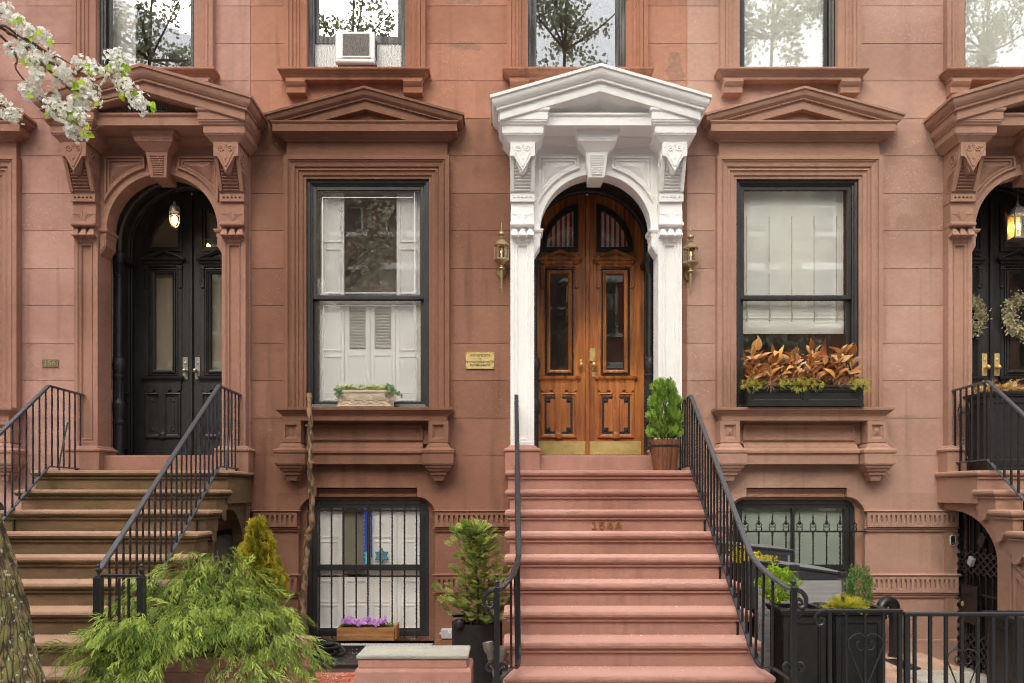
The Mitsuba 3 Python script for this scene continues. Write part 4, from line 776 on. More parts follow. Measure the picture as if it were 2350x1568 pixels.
# ---------------------------------------------------------------- stair railings
def railing(label, xr, zt, zb, end_y, end_z, end_zb, flare=0.0, y0=-0.10, yc=-0.78, twist=True, m='iron', rail_m='iron_grey', heart=False, group='stoop handrails'):
    r = thing('stair_railing', label, 'railing', group)
    slope = 0.679
    def line(y, top):
        z0 = zt if top else zb
        return z0 if y > yc else z0 - slope * (yc - y)
    if flare:
        ye = end_y + 0.42
        top = [(xr, y0, zt - 0.012), (xr, yc, zt)] + [(xr, y, line(y, True)) for y in np.linspace(yc, ye + 0.05, 12)[1:]]
        s = np.sign(flare)
        top = top[:-1] + list(map(tuple, spline([(xr, ye + 0.05, line(ye + 0.05, True)), (xr + 0.02 * s, ye - 0.10, line(ye - 0.10, True) + 0.035), (xr + flare * 0.35, end_y + 0.16, end_z + 0.075), (xr + flare * 0.75, end_y + 0.04, end_z + 0.015), (xr + flare, end_y, end_z)], 5)))
        bot = [(xr, y0, zb - 0.01), (xr, yc, zb)] + [(xr, y, line(y, False)) for y in np.linspace(yc, ye, 10)[1:]]
        bot = bot[:-1] + list(map(tuple, spline([(xr, ye, line(ye, False)), (xr + 0.015 * s, ye - 0.14, line(ye - 0.14, False) + 0.03), (xr + flare * 0.35, end_y + 0.15, end_zb + 0.05), (xr + flare * 0.8, end_y + 0.03, end_zb + 0.008), (xr + flare, end_y, end_zb)], 5)))
    else:
        top = [(xr, y0, zt - 0.015), (xr, yc, zt), (xr, end_y, end_z)]; bot = [(xr, y0, zb - 0.01), (xr, yc, zb), (xr, end_y, end_zb)]
    obj(r, 'handrail', [bar(top[:2], 0.017, 0.010), bar(top[1:], 0.020, 0.012)], rail_m)
    obj(r, 'bottom_rail', [bar(bot[:2], 0.013, 0.006), bar(bot[1:], 0.017, 0.0065)], rail_m if not flare else m)
    T_, B_ = np.array(top), np.array(bot)
    ys = np.arange(y0 - 0.06, end_y + 0.06, -0.112)
    for y in ys:
        i = lambda A: [np.interp(-y, -A[:, 1], A[:, k]) for k in (0, 2)]
        (xa, za), (xb2, zb2) = i(T_), i(B_)
        n = 14
        if twist:
            p = np.stack([np.linspace(xa, xb2, n), np.full(n, y), np.linspace(za, zb2 - 0.01, n)], 1)
            v, f = tube(p, 0.0098, 4, up=(1, 0, 0)); v = v.reshape(n, 4, 3)
            ang = np.linspace(0, 6.5, n)
            c = p[:, None]; dlt = v - c; ca, sa = np.cos(ang)[:, None], np.sin(ang)[:, None]
            v = c + np.stack([dlt[..., 0] * ca - dlt[..., 1] * sa, dlt[..., 0] * sa + dlt[..., 1] * ca, dlt[..., 2]], -1)
            mm = (v.reshape(-1, 3), f)
        else: mm = tube([(xa, y, za), (xb2, y, zb2 - 0.01)], 0.0115, 4, up=(1, 0, 0))
        obj(r, 'baluster', mm, m)
    for y in np.arange(y0 - 0.15, end_y + 0.3, -0.56):               # short feet under the bottom rail
        z = np.interp(-y, -B_[:, 1], B_[:, 2]); x = np.interp(-y, -B_[:, 1], B_[:, 0])
        tread = LAND if y > -0.82 else LAND - 0.19 * math.ceil((-y - 0.80) / 0.28)
        if z - tread > 0.01: obj(r, 'foot', box(x - 0.008, x + 0.008, y - 0.008, y + 0.008, tread - 0.002, z), m)
    if heart:
        for s in (-1, 1):
            c = [(xr + 0.004, -0.33 + s * q[0], 2.42 + q[1]) for q in spline([(0.02, 0.10), (0.03, 0.17), (0.085, 0.20), (0.115, 0.13), (0.07, 0.08), (0.045, 0.13)], 5)]
            obj(r, 'scroll', [tube(c, 0.006, 5), tube([(xr + 0.004, -0.33 + s * 0.115, 2.55), (xr + 0.004, -0.33 + s * 0.03, 2.15), (xr + 0.004, -0.33 + s * 0.07, 2.05), (xr + 0.004, -0.33 + s * 0.04, 2.09)], 0.005, 5)], m)
    return r, np.array(top[-1]), np.array(bot[-1])
def finial(c, s=1.0):
    return lathe([(0.030 * s, 0), (0.030 * s, 0.012 * s), (0.014 * s, 0.018 * s), (0.012 * s, 0.03 * s), (0.026 * s, 0.055 * s), (0.028 * s, 0.066 * s), (0.012 * s, 0.075 * s), (0.010 * s, 0.085 * s), (0.0155 * s, 0.096 * s), (0.009 * s, 0.108 * s), (0.0005, 0.112 * s)], c, 10)
def split(key, name, ms, m, **kw):
    for q in ms: obj(key, name, q, m, **kw)
for lab, xr, fl in (('left iron handrail of the mossy stoop, cut by the picture edge', -4.52, 0), ('right iron handrail of the mossy stoop ending in a square newel by the juniper', -2.85, 0)):
    r, t, b = railing(lab, xr, 2.756, 1.965, -3.23, 1.16, 0.36)
    obj(r, 'newel', [box(xr - 0.027, xr + 0.027, -3.26, -3.206, 0.0, 1.125, 0.003), finial((xr, -3.233, 1.12), 0.85)], 'iron')
    obj(r, 'brace', tube([(xr, -0.42, 2.42), (xr + 0.03, -0.62, 2.05), (xr + 0.04, -0.66, 1.93)], 0.009, 5), 'iron')
gt = thing('garden_gate', 'short black iron gate between two square posts beside the mossy stoop', 'gate')
obj(gt, 'post', [box(-2.575, -2.525, -3.258, -3.208, 0, 1.125, 0.003), finial((-2.55, -3.233, 1.12), 0.85)], 'iron')
for za, zb in ((Z(1325, -3.23), Z(1318, -3.23)), (0.16, 0.18)): obj(gt, 'rail', box(-2.823, -2.575, -3.243, -3.223, za, zb, 0.003), 'iron')
for k in range(3): obj(gt, 'bar', box(-2.77 + 0.065 * k - 0.007, -2.77 + 0.065 * k + 0.007, -3.24, -3.226, 0.17, 1.11), 'iron')
for sg, lab in ((-1, 'left handrail of the pink stoop, seen edge on, with a scrolled end'), (1, 'right handrail of the pink stoop sweeping down to a scrolled newel')):
    xr = 0.93 + sg * 0.857
    r, t, b = railing(lab, xr, 2.658, 1.972, -3.33, 1.045, 0.43, flare=sg * 0.155, twist=False, m='iron', rail_m='iron_grey' if sg > 0 else 'iron')
    x, y = t[0], t[1]
    fin = [box(x - 0.019, x + 0.019, y - 0.022, y + 0.016, 0.30, 1.06, 0.003), ball((x, y, 1.095), 0.020, 7), tube([(x, y, 1.05), (x, y, 1.085)], [0.019, 0.011], 8), box(x - 0.022, x + 0.022, y - 0.022, y + 0.022, 1.045, 1.062, 0.003)]
    obj(r, 'newel', fin, 'iron', smooth=35)
    vol = [(x + sg * q[0], y, 1.045 + q[1]) for q in spline([(0.0, 0.0), (0.05, -0.012), (0.085, -0.055), (0.080, -0.105), (0.045, -0.125), (0.018, -0.10), (0.022, -0.07), (0.048, -0.068), (0.055, -0.088), (0.042, -0.096)], 5)]
    tail = [(x + sg * q[0], y, 1.045 + q[1]) for q in spline([(0.078, -0.10), (0.066, -0.145), (0.036, -0.18), (0.02, -0.20), (0.03, -0.215), (0.045, -0.20)], 5)]
    obj(r, 'volute', [tube(vol, np.linspace(0.018, 0.010, len(vol)), 7), tube(tail, np.linspace(0.014, 0.007, len(tail)), 6)], 'iron', smooth=40)
    foot = []
    for s in (-1, 1):
        foot.append(tube([(x + s * q[0], y - 0.004, 0.50 + q[1]) for q in spline([(0.0, -0.03), (0.016, 0.02), (0.045, 0.045), (0.068, 0.02), (0.052, -0.005), (0.038, 0.012)], 5)], 0.0125, 6))
        foot.append(tube([(x, y, 0.49), (x + s * 0.04, y, 0.36), (x + s * 0.095, y, 0.22)], 0.0115, 5))
    obj(r, 'scrolled_foot', foot, 'iron', smooth=40)
r, t, b = railing('iron handrail with a scroll on the stoop at the right edge', 4.705, 2.80, 2.03, -3.2, 1.2, 0.42, twist=False, rail_m='iron_grey', heart=True)

# ---------------------------------------------------------------- lamps
def hanging(lab, name, c, parts):
    k = thing(name, lab, 'lamp'); return k
L = thing('cage_pendant_lamp', 'lit caged glass pendant hanging in the black doorway', 'lamp')
cx, cy = -3.70, 0.28; zt, zb = Z(466, cy), Z(521, cy)
obj(L, 'cord', tube([(cx, cy, zt), (cx, cy, 5.18)], 0.005, 5), 'black_plastic')
obj(L, 'cap', lathe([(0.001, 0.075), (0.014, 0.07), (0.018, 0.04), (0.044, 0.02), (0.052, -0.01), (0.054, -0.04), (0.048, -0.045)], (cx, cy, zt - 0.06), 14), 'galvanized', smooth=40)
obj(L, 'glass', lathe([(0.044, 0.0), (0.046, -0.08), (0.042, -0.13), (0.026, -0.155), (0.001, -0.162)], (cx, cy, zt - 0.10), 14), 'clear_glass', smooth=True)
cg = [tube([(cx + 0.051 * math.cos(a), cy + 0.051 * math.sin(a), zt - 0.10), (cx + 0.051 * math.cos(a), cy + 0.051 * math.sin(a), zt - 0.21), (cx + 0.03 * math.cos(a), cy + 0.03 * math.sin(a), zt - 0.262), (cx, cy, zt - 0.27)], 0.0035, 4) for a in np.arange(4) * math.pi / 2 + 0.5]
cg += [tube([(cx + 0.051 * math.cos(a), cy + 0.051 * math.sin(a), zt - z) for a in np.linspace(0, 2 * math.pi, 17)], 0.0035, 4) for z in (0.14, 0.20)]
obj(L, 'cage', cg, 'galvanized')
obj(L, 'bulb', ball((cx, cy, zt - 0.185), (0.030, 0.030, 0.045), 7), 'bulb', smooth=True, emitter=lamp((1.0, 0.62, 0.22), 7))
L = thing('box_lantern', 'lit white framed lantern hanging in the doorway at the right edge', 'lamp')
cx, cy = 5.60, 0.23; z1, z0 = Z(493, cy), Z(548, cy)
obj(L, 'chain', [tube([(cx, cy, z1 + 0.10), (cx, cy, 5.15)], 0.004, 4)] + [tube([(cx + 0.014 * math.cos(a), cy, z1 + 0.13 + 0.014 * math.sin(a)) for a in np.linspace(0, 6.29, 12)], 0.0035, 4)], 'bronze')
hw = 0.07
obj(L, 'roof', [loft([[(cx + s * w_, cy + t_ * w_, z) for s, t_ in ((-1, -1), (1, -1), (1, 1), (-1, 1))] for w_, z in ((hw + 0.006, z1 - 0.004), (hw + 0.002, z1 + 0.006), (0.042, z1 + 0.07), (0.018, z1 + 0.095), (0.012, z1 + 0.11))], ring=True)], 'galvanized')
obj(L, 'frame', [box(cx + s * hw - 0.006, cx + s * hw + 0.006, cy + t_ * hw - 0.006, cy + t_ * hw + 0.006, z0, z1) for s in (-1, 1) for t_ in (-1, 1)] + [box(cx - hw - 0.006, cx + hw + 0.006, cy - hw - 0.007, cy + hw + 0.007, z0 - 0.012, z0 + 0.004)] + [tube([(cx - hw, cy - hw - 0.003, z), (cx + hw, cy - hw - 0.003, z)], 0.002, 4) for z in np.linspace(z0, z1, 5)[1:-1]] + [tube([(cx, cy - hw - 0.003, z0), (cx, cy - hw - 0.003, z1)], 0.002, 4)], 'galvanized')
obj(L, 'pane', [box(cx - hw, cx + hw, cy - hw - 0.001, cy - hw + 0.001, z0, z1), box(cx - hw - 0.001, cx - hw + 0.001, cy - hw, cy + hw, z0, z1)], 'clear_glass')
obj(L, 'back_plate', box(cx - hw + 0.006, cx + hw - 0.006, cy + hw - 0.008, cy + hw - 0.006, z0 + 0.004, z1 - 0.004), two(pr(lin(236, 196, 120), 0.7)))
obj(L, 'bulb', [ball((cx, cy, z0 + 0.14), (0.022, 0.022, 0.034), 6)], 'bulb', smooth=True, emitter=lamp((1.0, 0.62, 0.24), 9))
obj(L, 'candle', lathe([(0.012, 0), (0.012, 0.09)], (cx, cy, z0 + 0.01), 8), 'white_plastic')
def wall_lantern(lab, cx, ztop):
    L = thing('wall_lantern', lab, 'lamp', 'brass lanterns beside the white doorway')
    y = -0.115; s = 0.00458
    z = lambda v: ztop - (v - 510) * s
    hexr = lambda r, a: (cx + r * math.cos(a), y + r * math.sin(a))
    A = [math.pi / 3 * k for k in range(6)]
    def hexloft(p): return loft([[(*hexr(r, a), zz) for a in A] for r, zz in p], ring=True)
    obj(L, 'finial', lathe([(0.001, 0), (0.008, -0.03), (0.006, -0.06), (0.010, -0.068), (0.006, -0.08), (0.012, -0.09), (0.036, -0.115), (0.038, -0.13), (0.016, -0.15), (0.014, -0.17), (0.03, -0.18)], (cx, y, ztop), 12), 'old_brass', smooth=40)
    obj(L, 'roof', hexloft([(0.018, z(549)), (0.04, z(552)), (0.070, z(559)), (0.082, z(562)), (0.082, z(565)), (0.070, z(566))]), 'old_brass')
    t0, t1 = z(565), z(596)
    obj(L, 'frame', [tube([(*hexr(0.072, a), t0), (*hexr(0.076, a), t1)], 0.0045, 4) for a in A], 'old_brass')
    for k in range(6):
        a0, a1 = A[k], A[(k + 1) % 6]
        obj(L, 'pane', loft([[(*hexr(0.069, a0), t0), (*hexr(0.069, a1), t0)], [(*hexr(0.073, a0), t1), (*hexr(0.073, a1), t1)]]), 'clear_glass')
    obj(L, 'base', [hexloft([(0.06, t1 + 0.006), (0.084, t1 + 0.004), (0.084, t1 - 0.012), (0.050, t1 - 0.04), (0.030, t1 - 0.06), (0.016, t1 - 0.066)]), lathe([(0.016, 0), (0.018, -0.016), (0.034, -0.028), (0.036, -0.036), (0.016, -0.056), (0.013, -0.06), (0.0155, -0.075), (0.009, -0.23), (0.014, -0.235), (0.014, -0.25), (0.006, -0.262), (0.008, -0.275), (0.001, -0.285)], (cx, y, t1 - 0.064), 12)], 'old_brass', smooth=30)
    obj(L, 'back_plate', [ext(Polygon([(cx + 0.05 * math.cos(a), t1 - 0.10 + 0.075 * math.sin(a)) for a in np.arange(8) * math.pi / 4 + math.pi / 8]), -0.03, -0.001), tube([(cx, -0.02, t1 - 0.10), (cx, -0.07, t1 - 0.12), (cx, y, t1 - 0.10)], 0.010, 6)], 'old_brass')
    obj(L, 'candle', lathe([(0.001, 0.05), (0.009, 0.05), (0.009, 0), (0.02, -0.003), (0.02, -0.01)], (cx, y, t1 + 0.012), 8), 'white_plastic')
    obj(L, 'bulb', lathe([(0.001, 0.062), (0.006, 0.045), (0.0115, 0.02), (0.008, 0.004), (0.004, 0)], (cx, y, t1 + 0.062), 10), 'bulb', smooth=True, emitter=lamp((1.0, 0.62, 0.22), 6))
wall_lantern('brass hexagonal wall lantern to the left of the white doorway', X(1151, -0.115), Z(510, -0.115))
wall_lantern('brass hexagonal wall lantern to the right of the white doorway', X(1585, -0.115), Z(517, -0.115))

# ---------------------------------------------------------------- plaques, numbers
def text(t, h, x, z, y, depth=0.004, bold=False, centre=True, sx=1.0):
    m = meshkit.text_mesh(t, h, depth, bold); v = np.array(m.vertices); v[:, 0] *= sx
    if centre: v[:, 0] -= (v[:, 0].min() + v[:, 0].max()) / 2
    return np.stack([x + v[:, 0], y - v[:, 2], z + v[:, 1]], 1), np.array(m.faces)
x0, x1, z0, z1 = X(97), X(134), Z(842), Z(825)
k = thing('number_plate', 'small bronze plate with the number 156 on the left wall', 'number plate')
obj(k, 'plate', box(x0, x1, -0.012, -0.0025, z0, z1, 0.002), 'bronze')
obj(k, 'rim', frame4(x0, x1, z0, z1, -0.010, [(0, 0), (0, 0.004), (-0.005, 0.004), (-0.005, 0)]), 'old_brass')
obj(k, 'number', text('156', 0.052, (x0 + x1) / 2, z0 + 0.014, -0.0122, 0.004), two(pr(lin(150, 150, 118), 0.5, metallic=0.3)))
x0, x1, z0, z1 = X(1069), X(1134.5), Z(847.5), Z(809.5)
k = thing('brass_plaque', 'brass plaque lettered THE INSTITUTE on the brown wall', 'plaque')
obj(k, 'plate', box(x0, x1, -0.016, -0.003, z0, z1, 0.002), 'brass')
cx = (x0 + x1) / 2; hh = z1 - z0
for t, f, s in (('THE INSTITUTE', 0.755, 0.0225), ('FOR', 0.575, 0.015), ('PSYCHOTHERAPEUTIC', 0.355, 0.0225), ('ADVANCEMENT', 0.165, 0.0225)):
    obj(k, 'lettering', text(t, s, cx, z0 + hh * f, -0.0162, 0.0015, True, sx=0.93), 'black_letter')
for sx_ in (x0 + 0.012, x1 - 0.012):
    for zz in (z0 + 0.012, z1 - 0.012): obj(k, 'screw', ball((sx_, -0.017, zz), (0.007, 0.005, 0.007), 5), 'bronze')
obj(k, 'rule', [box(cx + a, cx + b, -0.0165, -0.0158, z0 + hh * 0.605, z0 + hh * 0.62) for a, b in ((-0.08, -0.045), (0.045, 0.08))], 'old_brass')
k = thing('house_number', 'brass numerals 154A fixed to a riser of the pink steps', 'house number')
yr = -0.80 - 0.28 * 2
for ch, u in (('1', 1364), ('5', 1381), ('4', 1400), ('A', 1419)):
    obj(k, 'digit' if ch != 'A' else 'letter', text(ch, 0.070, X(u, yr), Z(1214, yr), yr - 0.0005, 0.012, True), 'number_brass')
db = thing('doorbell', 'oval black and white doorbell on the right wall', 'doorbell')
x = X(3803 / 1.743); z = Z(1240 * 1.0)
cap = LineString([(x, z - 0.032), (x, z + 0.032)])
obj(db, 'body', ext(cap.buffer(0.026, 10), -0.045, -0.014), 'white_plastic'); obj(db, 'face', ext(cap.buffer(0.021, 10), -0.048, -0.044), 'black_plastic'); obj(db, 'button', lathe([(0.014, 0), (0.014, 0.003), (0.001, 0.003)], (0, 0, 0), 12) if False else (ball((x, -0.048, z - 0.032), (0.013, 0.004, 0.013), 6)), 'dark_grey')

# ---------------------------------------------------------------- window air conditioner
ac = thing('air_conditioner', 'white window air conditioner with side curtains on an upper sill', 'air conditioner')
x0, x1, z0, z1 = X(770), X(860), Z(147), Z(73); y = -0.005
obj(ac, 'case', [box(x0, x1, y + 0.004, 0.30, z0 + 0.055, z1, 0.006), frame4(x0 + 0.075, x1 - 0.05, z0 + 0.075, z1 - 0.025, y + 0.004, [(0.012, 0), (0.008, 0.012), (-0.004, 0.012), (-0.006, -0.01)])], 'white_plastic')
obj(ac, 'drip_pan', tube([(x0 + 0.005, y + 0.03, z0 + 0.035), (x1 - 0.005, y + 0.03, z0 + 0.035)], 0.032, 10), 'white_plastic', smooth=40)
obj(ac, 'coil', box(x0 + 0.08, x1 - 0.055, y - 0.002, y + 0.003, z0 + 0.08, z1 - 0.03), 'dark_grey')
for k_ in range(22): obj(ac, 'fin', box(x0 + 0.08, x1 - 0.055, y - 0.008, y - 0.001, z0 + 0.084 + k_ * (z1 - z0 - 0.115) / 22, z0 + 0.084 + (k_ + 0.45) * (z1 - z0 - 0.115) / 22), 'coil_grey')
obj(ac, 'vent', [box(x1 - 0.001, x1 + 0.004, 0.03 + 0.02 * i, 0.042 + 0.02 * i, z0 + 0.09, z1 - 0.05) for i in range(10)], 'dark_grey')
xw_ = -1.64
for a, b in ((xw_ - UPW + 0.055, x0 - 0.002), (x1 + 0.002, xw_ + UPW - 0.055)):
    n = int((b - a) / 0.016) * 2 + 1; xs = np.linspace(a, b, n)
    obj(ac, 'side_curtain', loft([[(q, 0.155 + (0.008 if i % 2 else -0.008), z) for i, q in enumerate(xs)] for z in (UPZ + 0.01, 6.61)]), 'white_plastic')

# arched glazed door under the landing of the mossy stoop
bd = obj(H[0], 'basement_door', [arch_frame(-3.02, 1.06, 0.20, -0.1, -0.02, [(0.0, 0.0), (0.0, 0.03), (0.045, 0.035), (0.05, 0.0)]), box(-3.23, -2.81, -0.06, -0.02, 0.92, 0.96)], 'black_wood')
obj(bd, 'pane', ext(unary_union([sbox(-3.22, 0.0, -2.82, 1.06), Point(-3.02, 1.06).buffer(0.2, 16)]), -0.028, -0.022), two(pr((0.30, 0.27, 0.24), 0.12, specular=0.8)))
# ---------------------------------------------------------------- ground, front garden masonry
struct('street', box(-60, 60, -16.2, -5.4, -0.5, -0.14), 'asphalt', 'grey asphalt street in front of the houses')
struct('sidewalk', box(-60, 60, -5.4, -3.0, -0.5, -0.03), 'concrete', 'pale concrete sidewalk along the front gardens')
struct('far_sidewalk', box(-60, 60, -20.5, -16.2, -0.5, 0.0), 'concrete', 'pale concrete sidewalk across the street')
ar = struct('areaway', [box(-8, -0.06, -3.0, 0.0, -0.5, -0.012), box(1.92, 4.41, -3.0, 0.0, -0.5, -0.012), box(4.41, 9, -3.0, 0.0, -0.6, -0.15)], 'mortar', 'paved front areaway between the stoops and the wall')
BR = ext_z(sbox(0.003, 0.003, 0.197, 0.097).buffer(0), 0, 0.01)
for r_ in range(11):                                             # bricks beside the low wall
    for c_ in range(7):
        x = -2.05 + 0.2 * c_ + (0.1 if r_ % 2 else 0); y = -2.05 + 0.1 * r_
        obj(ar, 'brick', box(x + 0.004, x + 0.196, y + 0.004, y + 0.096, -0.02, rng.uniform(-0.002, 0.003), 0.004), 'paving_brick')
for (xa, xb_, ya, yb_, m) in ((1.95, 2.75, -1.0, -0.06, 'brownpaver'), (2.76, 3.55, -0.85, -0.06, 'brownpaver'), (3.56, 4.40, -0.95, -0.06, 'brownpaver'), (1.95, 2.9, -1.9, -1.01, 'bluestone'), (2.91, 3.7, -1.65, -0.86, 'brownpaver'), (3.71, 4.40, -1.9, -0.96, 'bluestone'), (2.91, 3.7, -2.6, -1.66, 'bluestone'), (1.95, 2.9, -2.6, -1.91, 'bluestone'), (3.71, 4.40, -2.6, -1.91, 'brownpaver')):
    obj(ar, 'paving_slab', box(xa + 0.005, xb_ - 0.005, ya + 0.005, yb_ - 0.005, -0.03, rng.uniform(-0.002, 0.004), 0.006), m)
for k_ in range(3): obj(ar, 'paving_slab', box(4.45 + k_ * 0.75, 5.18 + k_ * 0.75, -2.6, -0.02, -0.2, -0.146, 0.006), 'bluestone')
w = thing('garden_wall', 'low pink planter wall holding the drooping conifer', 'garden wall')
x0, x1, yf, yb = X(334, -2.73), X(649, -2.73), -2.73, -1.75
zt = Z(1508, yf)
obj(w, 'front', box(x0, x1, yf, yf + 0.12, 0, zt - 0.11, 0.012), 'stone_pink'); obj(w, 'side', box(x1 - 0.12, x1 - 0.001, yf + 0.11, yb, 0, zt - 0.112, 0.012), 'stone_pink')
obj(w, 'back', box(x0, x1 - 0.11, yb - 0.12, yb, 0, zt - 0.02, 0.012), 'stone_pink')
obj(w, 'coping', [box(x0 - 0.004, x1 + 0.004, yf - 0.004, yf + 0.17, zt - 0.11, zt, 0.012), box(x0 - 0.012, x1 + 0.012, yf - 0.012, yf + 0.10, zt - 0.115, zt - 0.085, 0.012), box(x1 - 0.17, x1 + 0.004, yf + 0.165, yb, zt - 0.11, zt - 0.002, 0.012)], 'stone_pink')
obj(w, 'soil', box(x0 + 0.05, x1 - 0.1, yf + 0.1, yb - 0.1, zt - 0.2, zt - 0.05), 'soil')
p = thing('stone_pier', 'pink masonry pier capped with a bluestone slab', 'pier')
yf = -2.68; x0, x1 = X(817, yf), X(1074.5, yf); zt = Z(1505, yf)
obj(p, 'cap', box(x0, x1, yf, yf + 0.44, zt - 0.028, zt, 0.006), 'bluestone')
obj(p, 'neck', box(x0 + 0.012, x1 - 0.012, yf + 0.014, yf + 0.42, zt - 0.10, zt - 0.0285, 0.006), 'stone_pink')
obj(p, 'body', cornice(x0 + 0.012, x1 + 0.0, yf + 0.43, yf + 0.012, [(0.0, 0), (0.022, 0.0), (0.022, zt - 0.125), (0.012, zt - 0.105), (0.0, zt - 0.10)]), 'stone_pink')
hz = thing('cellar_hatch', 'black steel cellar hatch under the coiled hose', 'hatch')
obj(hz, 'lid', box(X(700, -0.3), X(818, -0.3) + 0.25, -1.08, -0.10, 0.05, 0.085, 0.005), 'iron'); obj(hz, 'curb', box(X(700, -0.3) + 0.02, X(818, -0.3) + 0.23, -1.06, -0.10, -0.01, 0.049), 'dark_grey')
hz = thing('cellar_hatch', 'small black metal grate lying on the paving by the vent pipe', 'hatch')
obj(hz, 'frame', box(X(2028, -.5), X(2083, -.8) + 0.06, -0.95, -0.50, 0.005, 0.022, 0.004), 'iron')

# ---------------------------------------------------------------- hose, tap, box, stick
hs = thing('garden_hose', 'black garden hose coiled on the cellar hatch', 'hose')
hr = np.random.default_rng(3); pts = []
for q in np.linspace(0, 9 * 2 * math.pi, 90):
    r = 0.16 + 0.05 * math.sin(q * 0.37); n_ = q / (18 * math.pi)
    pts.append((-2.0 + (r + 0.07) * math.cos(q) + 0.03 * math.sin(q * 0.21), -0.62 + 0.24 * math.sin(q), 0.10 + 0.13 * n_ * (1 - 0.3 * math.cos(q)) + hr.uniform(0, 0.012)))
pts += [(-1.86, -0.60, 0.20), (-1.72, -0.62, 0.19), (-1.63, -0.66, 0.12), (-1.68, -0.75, 0.10)]
obj(hs, 'coil', tube(spline(pts, 3), 0.0155, 7), 'rubber', smooth=50)
obj(hs, 'feed', tube(spline([(X(690, -0.2) + 0.05, -0.12, 0.20), (X(690, -0.2) + 0.06, -0.2, 0.16), (-2.2, -0.35, 0.2), (-2.15, -0.55, 0.2), (-1.95, -0.62, 0.15)], 6), 0.0155, 7), 'rubber', smooth=50)
tp = thing('garden_tap', 'brass garden tap with a red handle below the barred window', 'tap')
x, z = X(722, -0.15), Z(1471, -0.15)
obj(tp, 'body', [tube([(x, -0.05, z - 0.02), (x, -0.14, z - 0.02), (x - 0.012, -0.19, z - 0.04), (x - 0.02, -0.20, z - 0.09)], 0.014, 8), tube([(x, -0.14, z - 0.02), (x, -0.14, z + 0.015)], 0.010, 8)], 'bronze', smooth=40)
obj(tp, 'handle', [tube([(x - 0.04, -0.14, z + 0.02), (x - 0.015, -0.14, z + 0.028), (x + 0.015, -0.14, z + 0.028), (x + 0.045, -0.14, z + 0.024)], [0.009, 0.007, 0.007, 0.009], 6)], 'red_paint')
bx = thing('utility_box', 'small grey utility box lettered NYC on the ledge behind the black pot', 'utility box')
x0, x1, z0, z1 = X(1013, -0.04), X(1054, -0.04), Z(1466, -0.04), Z(1442.5, -0.04)
obj(bx, 'body', [box(x0, x1, -0.062, -0.0, z0, z1, 0.008), ball((x0 - 0.004, -0.03, z0 + 0.05), (0.02, 0.015, 0.02), 5)], 'grey_plastic')
obj(bx, 'lettering', text('NYC', 0.040, x0 + 0.066, z0 + 0.058, -0.0625, 0.002, True, centre=False), 'white_plastic')
sk = thing('climbing_stem', 'bare peeling woody stem leaning up the wall to the window sill', 'stem')
P_ = [(709, 903, -0.34), (711.5, 960, -0.36), (712, 1000, -0.36), (711.5, 1045, -0.38), (713.5, 1110, -0.34), (715.5, 1150, -0.30), (715, 1205, -0.26), (706, 1238, -0.22), (703, 1286, -0.2), (697, 1351, -0.2), (694, 1410, -0.25), (690, 1455, -0.3), (684, 1500, -0.4), (678, 1535, -0.5)]
pp = spline([(X(u, y), y, Z(v, y)) for u, v, y in P_], 6); pp[:, 0] += 0.006 * np.sin(np.arange(len(pp)) * 1.1)
obj(sk, 'stem', tube(pp, np.linspace(0.024, 0.036, len(pp)) * (1 + 0.12 * np.sin(np.arange(len(pp)) * 1.7)), 9), 'peeling_bark', smooth=50)
split(sk, 'stub', [tube([(pp[i]), pp[i] + np.array([0.04 * (-1) ** i, -0.03, 0.02])], [0.014, 0.008], 6) for i in (9, 20, 33, 41)], 'peeling_bark')

# ---------------------------------------------------------------- foliage templates: (vertices, triangles, shade per vertex)
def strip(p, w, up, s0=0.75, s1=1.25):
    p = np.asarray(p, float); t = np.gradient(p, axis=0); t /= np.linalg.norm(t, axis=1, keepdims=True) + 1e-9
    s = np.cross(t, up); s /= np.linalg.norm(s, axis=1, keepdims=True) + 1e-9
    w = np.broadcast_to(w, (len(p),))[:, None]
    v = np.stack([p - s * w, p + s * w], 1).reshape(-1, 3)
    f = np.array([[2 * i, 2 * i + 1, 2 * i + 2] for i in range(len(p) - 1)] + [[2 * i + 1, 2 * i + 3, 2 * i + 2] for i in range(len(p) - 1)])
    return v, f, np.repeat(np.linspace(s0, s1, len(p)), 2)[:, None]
def tcat(ms):
    v, f = cat([(m[0], m[1]) for m in ms]); return v, f, np.vstack([m[2] for m in ms])
def thread_spray(seed, n=8, droop=0.4, w=0.026):
    r = np.random.default_rng(seed); ms = []
    P = lambda t: np.array([t, 0.10 * math.sin(t * 3 + seed), -droop * t * t])
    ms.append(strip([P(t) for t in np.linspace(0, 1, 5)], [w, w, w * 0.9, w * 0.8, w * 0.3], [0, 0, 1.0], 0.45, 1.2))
    for i in range(n):
        t = 0.15 + 0.8 * i / n; s = 1 if i % 2 else -1; L = (0.46 - 0.2 * t) * r.uniform(0.7, 1.3)
        a = P(t); d = np.array([0.9, s * r.uniform(0.35, 0.8), r.uniform(-0.5, 0.2)]); d /= np.linalg.norm(d)
        q = [a, a + d * L * 0.5 + [0, 0, -0.03 * L], a + d * L + [0.03, 0, -droop * L * 0.9]]
        ms.append(strip(q, [w * 0.9, w * 0.85, w * 0.3], [0.2, 0.1, 1.0], 0.7, 1.45))
        b = q[1]; e = b + (d + np.array([0.2, -s * 0.5, -0.1])) * L * 0.45
        ms.append(strip([b, e], [w * 0.8, w * 0.25], [0.1, 0.2, 1.0], 0.9, 1.45))
    return tcat(ms)
